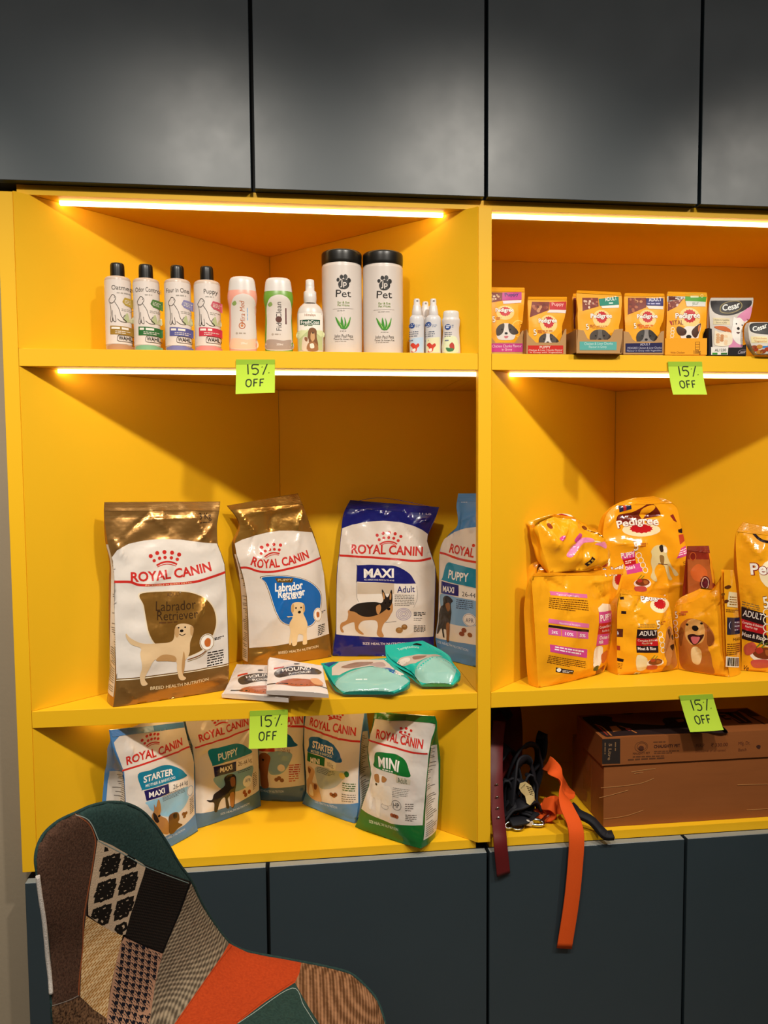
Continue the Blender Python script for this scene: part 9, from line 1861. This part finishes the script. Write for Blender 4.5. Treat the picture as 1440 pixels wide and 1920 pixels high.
# orange leash
root = empty('dog_leash', (1.08, 0.03, FLO), 0, 'bright orange webbing dog leash looped on the shelf with a flat end hanging down', 'dog leash')
off = -root.location
op = STRAPS['orange']
wd = [(1, 0, .06), (1, 0, .05), (1, 0, .02), (1, 0, 0), (1, .1, 0), (.8, .5, .2), (.3, .9, .3), (.1, .9, .4), (.2, .3, .9), (.5, -.2, .8), (.3, .8, .4), (.5, .8, -.1), (.8, .3, .5), (.6, .2, .8), (.3, .6, .7), (.5, .5, .7)]
bm = bmesh.new(); ribbon(bm, op, 0.033, 0.0026, wd); bm_obj('strap', bm, WEB_O, root, off)
bm = bmesh.new()
ribbon(bm, [(1.040, .085, .634), (1.052, .062, .640), (1.062, .060, .628), (1.052, .066, .614), (1.036, .080, .612), (1.030, .090, .622)], 0.028, 0.003, [(.3, .8, .5)] * 6)
bm_obj('handle_loop', bm, WEB_O, root, off)
bm = bmesh.new(); tube(bm, ring_pts((1.016, .052, FLO + .009), 0.017, 0.010, (.9, -.4, 0), (.35, .8, .2)), 0.0034, 10, True); tube(bm, [(1.026, .050, FLO + .008), (1.040, .062, FLO + .012), (1.050, .066, FLO + .016)], 0.005)
h_ = bm_obj('snap_hook', bm, CHROME, root, off); h_['label'] = 'chrome snap hook'
# black strap with rounded end
root = empty('dog_leash', (1.11, 0.03, FLO), 0, 'thick black padded strap lying over the cabinet edge in front of the boxes', 'dog leash')
off = -root.location
bm = bmesh.new(); ribbon(bm, STRAPS['black'], 0.019, 0.010, [(.5, .7, .3)] * 7)
bm_obj('strap', bm, WEB_B, root, off)
# tangled black harness with tag
root = empty('dog_harness', (0.985, 0.10, FLO), 0, 'tangled black dog harness with a cream hang tag on the bottom right shelf', 'dog harness')
off = -root.location
rr = random.Random(5)
HP = [[(0.935, .14, .62), (0.945, .12, .70), (0.965, .13, .745), (0.99, .14, .73), (1.0, .13, .68), (0.985, .11, .64)],
      [(0.96, .07, .62), (0.97, .08, .68), (0.99, .10, .72), (1.02, .12, .715), (1.035, .12, .67), (1.02, .10, .63), (0.99, .08, .615)],
      [(0.945, .05, .612), (0.965, .055, .635), (0.99, .06, .65), (1.015, .075, .645), (1.03, .085, .625)],
      [(0.95, .09, .61), (0.955, .10, .66), (0.975, .09, .69), (1.0, .085, .675), (1.01, .09, .63)],
      [(1.0, .15, .62), (1.03, .15, .67), (1.055, .14, .72), (1.06, .15, .76), (1.05, .16, .70)],
      [(0.965, .15, .61), (0.975, .13, .68), (0.99, .115, .735), (1.015, .115, .755), (1.04, .125, .74), (1.05, .14, .69), (1.04, .15, .63)],
      [(0.935, .10, .605), (0.94, .095, .65), (0.955, .085, .69), (0.975, .09, .665), (0.99, .08, .63), (1.01, .075, .61)],
      [(0.985, .10, .605), (1.0, .10, .65), (1.015, .105, .69), (1.03, .11, .665), (1.035, .10, .615)],
      [(0.94, .07, .605), (0.95, .07, .63), (0.97, .065, .645), (0.99, .07, .63), (1.005, .06, .606)],
      [(0.955, .045, .608), (0.985, .05, .612), (1.0, .065, .618), (1.02, .08, .612)]]
for i, hp in enumerate(HP):
    hp = [(p[0], p[1], max(p[2], 0.6175)) for p in hp]
    bm = bmesh.new()
    ribbon(bm, hp, 0.030, 0.005, [(rr.uniform(-.4, .4), rr.uniform(.3, 1), rr.uniform(-.6, .6)) for _ in hp])
    bm_obj('strap', bm, WEB_B, root, off)
bm = bmesh.new()
tp = [(976, 1452), ]
TG = [(0.981, .058, .694), (0.992, .054, .699), (1.004, .052, .690), (1.011, .050, .674), (1.011, .049, .660), (1.000, .046, .650), (0.993, .047, .655), (0.991, .052, .668), (0.983, .056, .676), (0.979, .058, .684)]
fr = [bm.verts.new(p) for p in TG]; bk = [bm.verts.new((p[0] + .0003, p[1] + .0012, p[2])) for p in TG]
bm.faces.new(fr); bm.faces.new(bk[::-1])
for i in range(len(TG)): bm.faces.new((fr[i], bk[i], bk[(i + 1) % 10], fr[(i + 1) % 10]))
bmesh.ops.recalc_face_normals(bm, faces=bm.faces)
t_ = bm_obj('hang_tag', bm, mat('cream_card', 'C8B07A', rough=0.7), root, off); t_['label'] = 'cream cardboard hang tag'
S = Sheet()
def tf(x, z, l): return np.stack([x, .058 - (x - .979) * .27 - 0.0008 - l + 0 * z, z], -1)
S.art([('G', 'm:4A3A22', 0, [(.988, .672), (1.008, .664), (1.008, .688), (.988, .692)], 6, .45), ('G', 'm:1C1712', 1, [(.998, .657), (1.006, .657), (1.007, .664), (.998, .664)], 2, .6), ('L', 'm:2A2014', 0, .0008, [(.983, .684), (.992, .695)])], tf, 0.05)
for vi in range(len(S.v)): pass
p_ = S.build('tag_print', parent=t_, smooth=False); p_.location = (0, 0, 0)
bm = bmesh.new(); tube(bm, ring_pts((0.955, .045, FLO + .010), 0.010, 0.007, (1, 0, .1), (.2, .6, .7)), 0.0022, 8, True); tube(bm, ring_pts((0.972, .040, FLO + .007), 0.012, 0.008, (1, .2, 0), (-.2, .9, .25)), 0.0022, 8, True)
bm_obj('metal_ring', bm, CHROME, root, off)
bm = bmesh.new(); add_box(bm, -.013, .013, -.006, .006, -.009, .009, 0, .002)
c_ = bm_obj('buckle', bm, mat('black_plastic', '101012', rough=0.35), root, (0.968 + off.x, .066 + off.y, .636 + off.z), (0.3, 0.5, 0.2))
bm = bmesh.new(); add_box(bm, -.009, .009, -.004, .004, -.006, .006, 0, .002)
c_ = bm_obj('buckle', bm, mat('white_plastic', 'CFC6B8', rough=0.4), root, (0.998 + off.x, .046 + off.y, .611 + off.z), (0.2, 0.4, 0.5)); c_['label'] = 'white plastic clip'
# maroon padded vest at the back
root = empty('dog_harness', (0.97, 0.2, FLO), 0, 'dark maroon padded dog vest standing at the back beside the divider', 'dog harness')
off = -root.location
S = Sheet()
U, V = np.meshgrid(np.linspace(0, 1, 26), np.linspace(0, 1, 34))
half = 0.052 * (0.75 + 0.35 * np.sin(PI * (V * 0.8 + 0.15))) * np.where(V > 0.82, np.sqrt(np.maximum(1 - ((V - 0.82) / 0.185) ** 2, 0.02)), 1)
X = 0.975 + (U * 2 - 1) * half + 0.012 * (V - .5); Zv = FLO + 0.245 * V
nz_ = crinkle(77, 0.004, 0.05, 0.12)
Y = 0.205 - 0.02 * np.sin(PI * U) * (0.4 + V * 0.6) + nz_(X, Zv) * np.sin(PI * U)
S.grid(np.stack([X, Y, Zv], -1), PADR); S.grid(np.stack([X, np.maximum(Y + 0.006, 0.215 + 0.012 * np.sin(PI * U)), Zv], -1)[:, ::-1], PADR)
F0 = np.stack([X, Y, Zv], -1); B0 = np.stack([X, np.maximum(Y + 0.006, 0.215 + 0.012 * np.sin(PI * U)), Zv], -1)
S.grid(np.stack([F0[:, 0], B0[:, 0]]), PADR); S.grid(np.stack([F0[:, -1], B0[:, -1]]), PADR); S.grid(np.stack([F0[-1], B0[-1]]), PADR); S.grid(np.stack([F0[0], B0[0]]), PADR)
S.build('padded_panel', parent=root, loc=off)
bm = bmesh.new(); ribbon(bm, [(0.93, .19, .61), (0.928, .175, .70), (0.94, .17, .79), (0.965, .165, .835), (0.99, .17, .80)], 0.022, 0.005, [(.9, .3, 0)] * 5); bm_obj('strap', bm, WEB_B, root, off)
bm = bmesh.new(); ribbon(bm, [(0.945, .17, .615), (0.965, .165, .665), (0.985, .165, .70), (1.0, .17, .675), (0.99, .165, .63)], 0.03, 0.006, [(.3, .5, .8)] * 5); bm_obj('strap', bm, mat('red_webbing', '7A1C18', rough=0.8), root, off)

# ------------------------------------------------------------------ patchwork chair
def weave(name, c1, c2, sx, sz, rough=0.95, kind='noise', contrast=0.5, c3=None):
    m = bpy.data.materials.new(name); m.use_nodes = True; nt = m.node_tree; b = nt.nodes['Principled BSDF']
    b.inputs['Roughness'].default_value = rough; b.inputs['Specular IOR Level'].default_value = 0.15
    b.inputs['Sheen Weight'].default_value = 0.0
    tc = nt.nodes.new('ShaderNodeTexCoord'); mp = nt.nodes.new('ShaderNodeMapping'); mp.inputs['Scale'].default_value = (sx, sx, sz)
    mp.inputs['Rotation'].default_value = (0, math.radians(12), 0)
    nt.links.new(tc.outputs['Object'], mp.inputs['Vector'])
    ns = nt.nodes.new('ShaderNodeTexNoise'); ns.inputs['Scale'].default_value = 1.0; ns.inputs['Detail'].default_value = 4
    nt.links.new(mp.outputs['Vector'], ns.inputs['Vector'])
    fac = ns.outputs['Fac']
    if kind in ('weave', 'bands'):
        sep = nt.nodes.new('ShaderNodeSeparateXYZ'); nt.links.new(mp.outputs['Vector'], sep.inputs[0])
        def mth(op, a_, b_=None):
            n = nt.nodes.new('ShaderNodeMath'); n.operation = op
            for i, v in enumerate((a_, b_)):
                if v is None: continue
                if isinstance(v, (int, float)): n.inputs[i].default_value = v
                else: nt.links.new(v, n.inputs[i])
            return n.outputs[0]
        sx_ = mth('SINE', mth('MULTIPLY', sep.outputs['X'], 6.283)); sz_ = mth('SINE', mth('MULTIPLY', sep.outputs['Z'], 6.283))
        w_ = mth('ADD', mth('MULTIPLY', mth('MULTIPLY', sx_, sz_), 0.5), 0.5)
        if kind == 'bands':
            cx_ = nt.nodes.new('ShaderNodeCombineXYZ'); nt.links.new(sep.outputs['X'], cx_.inputs[0]); nt.links.new(sep.outputs['Z'], cx_.inputs[1])
            bk = nt.nodes.new('ShaderNodeTexBrick'); bk.inputs['Scale'].default_value = 1.0; bk.inputs['Mortar Size'].default_value = 0.07
            bk.inputs['Color1'].default_value = (0.05, 0.05, 0.05, 1); bk.inputs['Color2'].default_value = (0.3, 0.3, 0.3, 1); bk.inputs['Mortar'].default_value = (1, 1, 1, 1)
            nt.links.new(cx_.outputs[0], bk.inputs['Vector'])
            bd = mth('ADD', mth('MULTIPLY', mth('SINE', mth('MULTIPLY', sep.outputs['Z'], 6.283 / 1.5)), 0.5), 0.5)
            w_ = mth('SUBTRACT', mth('ADD', bk.outputs['Color'], mth('MULTIPLY', bd, 0.45)), 0.3)
        fac = mth('ADD', mth('MULTIPLY', w_, 0.75), mth('MULTIPLY', mth('SUBTRACT', ns.outputs['Fac'], 0.5), contrast))
    rp = nt.nodes.new('ShaderNodeValToRGB'); rp.color_ramp.elements[0].color = rgb(c1); rp.color_ramp.elements[1].color = rgb(c2)
    rp.color_ramp.elements[0].position = 0.5 - contrast / 2 if kind == 'noise' else 0.15; rp.color_ramp.elements[1].position = 0.5 + contrast / 2 if kind == 'noise' else 0.75
    nt.links.new(fac, rp.inputs['Fac']); nt.links.new(rp.outputs['Color'], b.inputs['Base Color'])
    bp = nt.nodes.new('ShaderNodeBump'); bp.inputs['Strength'].default_value = 0.5; bp.inputs['Distance'].default_value = 0.0015
    nt.links.new(fac, bp.inputs['Height']); nt.links.new(bp.outputs['Normal'], b.inputs['Normal'])
    MATS[name] = m
    return m
FAB = {'brown': weave('brown_tweed', '2A1A13', '5A4032', 420, 420, contrast=0.5), 'teal': weave('teal_felt', '1A2C2A', '2E4542', 300, 300, contrast=0.6),
       'floral': weave('cream_linen', 'A8927A', 'BCA68C', 500, 500), 'black': weave('black_knit', '0E0B09', '241C16', 300, 200, kind='weave'),
       'straw': weave('straw_weave', '9A6A2E', 'CDB084', 85, 75, kind='bands', contrast=0.3), 'hound': weave('pink_beige_wool', '967058', 'AC846A', 400, 400),
       'knit': weave('grey_beige_knit', '4A4034', '9A8A72', 120, 170, kind='weave', contrast=0.6), 'orange': weave('orange_felt', '983212', 'B8441A', 260, 260, contrast=0.7),
       'green': weave('dark_green_felt', '1C2E2A', '2E4640', 300, 300, contrast=0.6), 'tan': weave('tan_hopsack', '54361E', '9A7050', 130, 130, kind='weave', contrast=0.5),
       'mottled': weave('mottled_brown_tweed', '24140C', '7A5A40', 330, 330, contrast=0.35)}
_film = film
def film(key):
    if key.startswith('w:'): return mat('thread_' + key[2:].lower(), key[2:], rough=0.9, spec=0.1)
    return _film(key)
ctrl = np.array(CHAIR['ctrl'])
cX, cY = ctrl[:, :2], ctrl[:, 2]
def tpsk(A, B):
    d_ = np.linalg.norm(A[:, None] - B[None], axis=2); return np.where(d_ > 0, d_ * d_ * np.log(d_ + 1e-12), 0)
cX = cX * 4.0
n = len(cX); Kk = tpsk(cX, cX) + 0.01 * np.eye(n); Pm = np.hstack([np.ones((n, 1)), cX])
wt = np.linalg.solve(np.block([[Kk, Pm], [Pm.T, np.zeros((3, 3))]]), np.concatenate([cY, np.zeros(3)]))
def chair_y(x, z):
    q = np.stack([np.ravel(x), np.ravel(z)], 1) * 4.0
    return (tpsk(q, cX) @ wt[:n] + np.hstack([np.ones((len(q), 1)), q]) @ wt[n:]).reshape(np.shape(x))
out2 = np.array(CHAIR['out'])
def edge_dist(x, z):
    q = np.stack([np.ravel(x), np.ravel(z)], 1); best = np.full(len(q), 9.0)
    for a_, b_ in zip(out2, np.roll(out2, -1, 0)):
        d_ = b_ - a_; t_ = np.clip(((q - a_) @ d_) / (d_ @ d_ + 1e-12), 0, 1)
        best = np.minimum(best, np.linalg.norm(q - a_ - t_[:, None] * d_, axis=1))
    return best.reshape(np.shape(x))
def chair_fn(x, z, l):
    e = np.clip(edge_dist(x, z) / 0.022, 0, 1)
    return chair_w(x, z, chair_y(x, z) + 0.014 * (1 - np.sqrt(1 - (1 - e) ** 2)) - l * 1.6)
def chair_w(x, t_, d_):
    """the shell is measured in a frame leaning back 30 degrees"""
    return np.stack([x, 0.5 * t_ + 0.8660254 * d_, 0.8660254 * t_ - 0.5 * d_], -1)
croot = empty('patchwork_chair', (0.42, -0.36, 0.0), 0, 'patchwork upholstered shell chair in front of the blue base cabinets', 'chair')
coff = -croot.location
S = Sheet()
S.art([('P', 'm:4A3A30', -1, CHAIR['out'])], lambda x, z, l: chair_fn(x, z, l) + 0.008 * np.array([0, 0.866, -0.5]), 0.012)
S.art([('P', 'm:4A3A30', -1, CHAIR['out'])], lambda x, z, l: chair_fn(x, z, l) + (0.034 - 0.032 * (1 - np.clip(edge_dist(x, z) / 0.02, 0, 1)) ** 2)[:, None] * np.array([[0, 0.866, -0.5]]), 0.012)
o = S.build('shell', parent=croot, loc=coff)
# rolled rim
rim3 = chair_fn(out2[:, 0], out2[:, 1], 0.0)
rim3[:, 1] += 0.001
bm = bmesh.new(); rp_ = cr_path(list(rim3) + [rim3[0]], 4); tube(bm, rp_[:-1], 0.0026, 10, True)
bm_obj('rim', bm, FAB['teal'], croot, coff)
rl = np.array(CHAIR['rim_left']); r3 = chair_fn(rl[:, 0], rl[:, 1], 0.0); r3[:, 0] += 0.001; r3[:, 1] -= 0.002
bm = bmesh.new(); tube(bm, list(r3), 0.0028, 8); p_ = bm_obj('piping', bm, weave('white_piping', '9A9088', 'D8D0C8', 700, 700), croot, coff); p_['label'] = 'pale fuzzy edge piping'
PLV = {'floral': 0, 'hound': 0, 'brown': 1.2, 'teal': 1.2, 'black': 1.2, 'straw': 1.2, 'knit': 1.2, 'orange': 1.4, 'green': 1.6, 'tan': 1.2, 'mottled': 1.3}
PLB = {'brown': 'brown tweed patch', 'teal': 'dark teal felt patch', 'floral': 'cream patch with black flowers', 'black': 'black knit patch', 'straw': 'straw coloured woven patch',
       'hound': 'navy and pink houndstooth patch', 'knit': 'grey beige knit patch', 'orange': 'orange felt patch', 'green': 'dark green felt patch', 'tan': 'tan hopsack patch', 'mottled': 'mottled brown patch'}
def inside(p, poly):
    x, y = p; r = False
    for (x1, y1), (x2, y2) in zip(poly, poly[1:] + poly[:1]):
        if (y1 > y) != (y2 > y) and x < (x2 - x1) * (y - y1) / (y2 - y1) + x1: r = not r
    return r
def floral_print(pl):
    o_, a_, b_ = [np.array(q) for q in CHAIR['lat']]
    e1, e2 = a_ - o_, b_ - o_; ent = []; key = 'w:17130F'; wd = 0.0032
    for i in range(-4, 5):
        for j in range(-4, 5):
            c_ = o_ + e1 * i + e2 * j; u, v = e1 * .43, e2 * .43
            for k in range(8):
                a = 2 * PI * (k + .5) / 8; d_ = math.cos(a) * u + math.sin(a) * v; n_ = np.array([-d_[1], d_[0]]) * .26
                for sg in (-1, 1):
                    q = [c_ + d_ * .12, c_ + d_ * .45 + n_ * sg * .8, c_ + d_ * .6 + n_ * sg * .95, c_ + d_ * .98]
                    if all(inside(p, pl) for p in q): ent.append(('L', key, 1, wd, q))
            for sx in (-1, 1):
                for sy in (-1, 1):
                    q = [c_ + u * sx * .9 + v * sy * .9, c_ + u * sx * .92 + v * sy * .42, c_ + u * sx * .6 + v * sy * .6, c_ + u * sx * .42 + v * sy * .92]
                    if all(inside(p, pl) for p in q): ent.append(('P', key, 1, q))
            if inside(c_, pl): ent.append(('D', key, 1.2, c_[0], c_[1], .0035, .004))
    return ent
def hound_print(pl):
    o_, a_, b_ = [np.array(q) for q in CHAIR['hlat']]
    e1, e2 = (a_ - o_) / 4, (b_ - o_) / 4; ent = []
    for i in range(-9, 10):
        for j in range(-14, 15):
            c_ = o_ + (e1 * i + e2 * j) * 4
            for q in ([(0, 0), (2, 0), (2, 2), (0, 2)], [(2, 0), (3, 0), (4, 1), (4, 2)], [(0, 2), (1, 2), (2, 3), (2, 4)], [(0, 2), (0, 3), (1, 4)], [(2, 2), (3, 2), (4, 3)]):
                P_ = [c_ + e1 * a + e2 * b for a, b in q]
                if all(inside(p, pl) for p in P_): ent.append(('P', 'w:14141C', 1, P_))
    return ent
for k, pl in CHAIR['patch'].items():
    S = Sheet()
    S.art([('P', 'X', PLV[k], pl)] + (floral_print(pl) if k == 'floral' else hound_print(pl) if k == 'hound' else []), chair_fn, 0.009)
    S.keys = [FAB[k] if q == 'X' else q for q in S.keys]
    o = S.build('fabric_patch', parent=croot, loc=coff); o['label'] = PLB[k]
S = Sheet(); S.art(CHAIR['seams'], chair_fn, 0.01); S.build('stitching', parent=croot, loc=coff)
WOOD = mat('beech_wood', 'B58A58', rough=0.5, mott=0.12, mscale=18, stretch=(1, 1, 0.15))
for (lx, ly, fx, fy) in ((0.32, -0.43, 0.24, -0.47), (0.60, -0.40, 0.66, -0.44), (0.32, -0.34, 0.26, -0.28), (0.58, -0.30, 0.64, -0.24)):
    bm = bmesh.new(); tube(bm, [(lx, ly, 0.45), ((lx + fx) / 2, (ly + fy) / 2, 0.22), (fx, fy, 0.0)], 0.014, 12)
    bm_obj('leg', bm, WOOD, croot, coff)
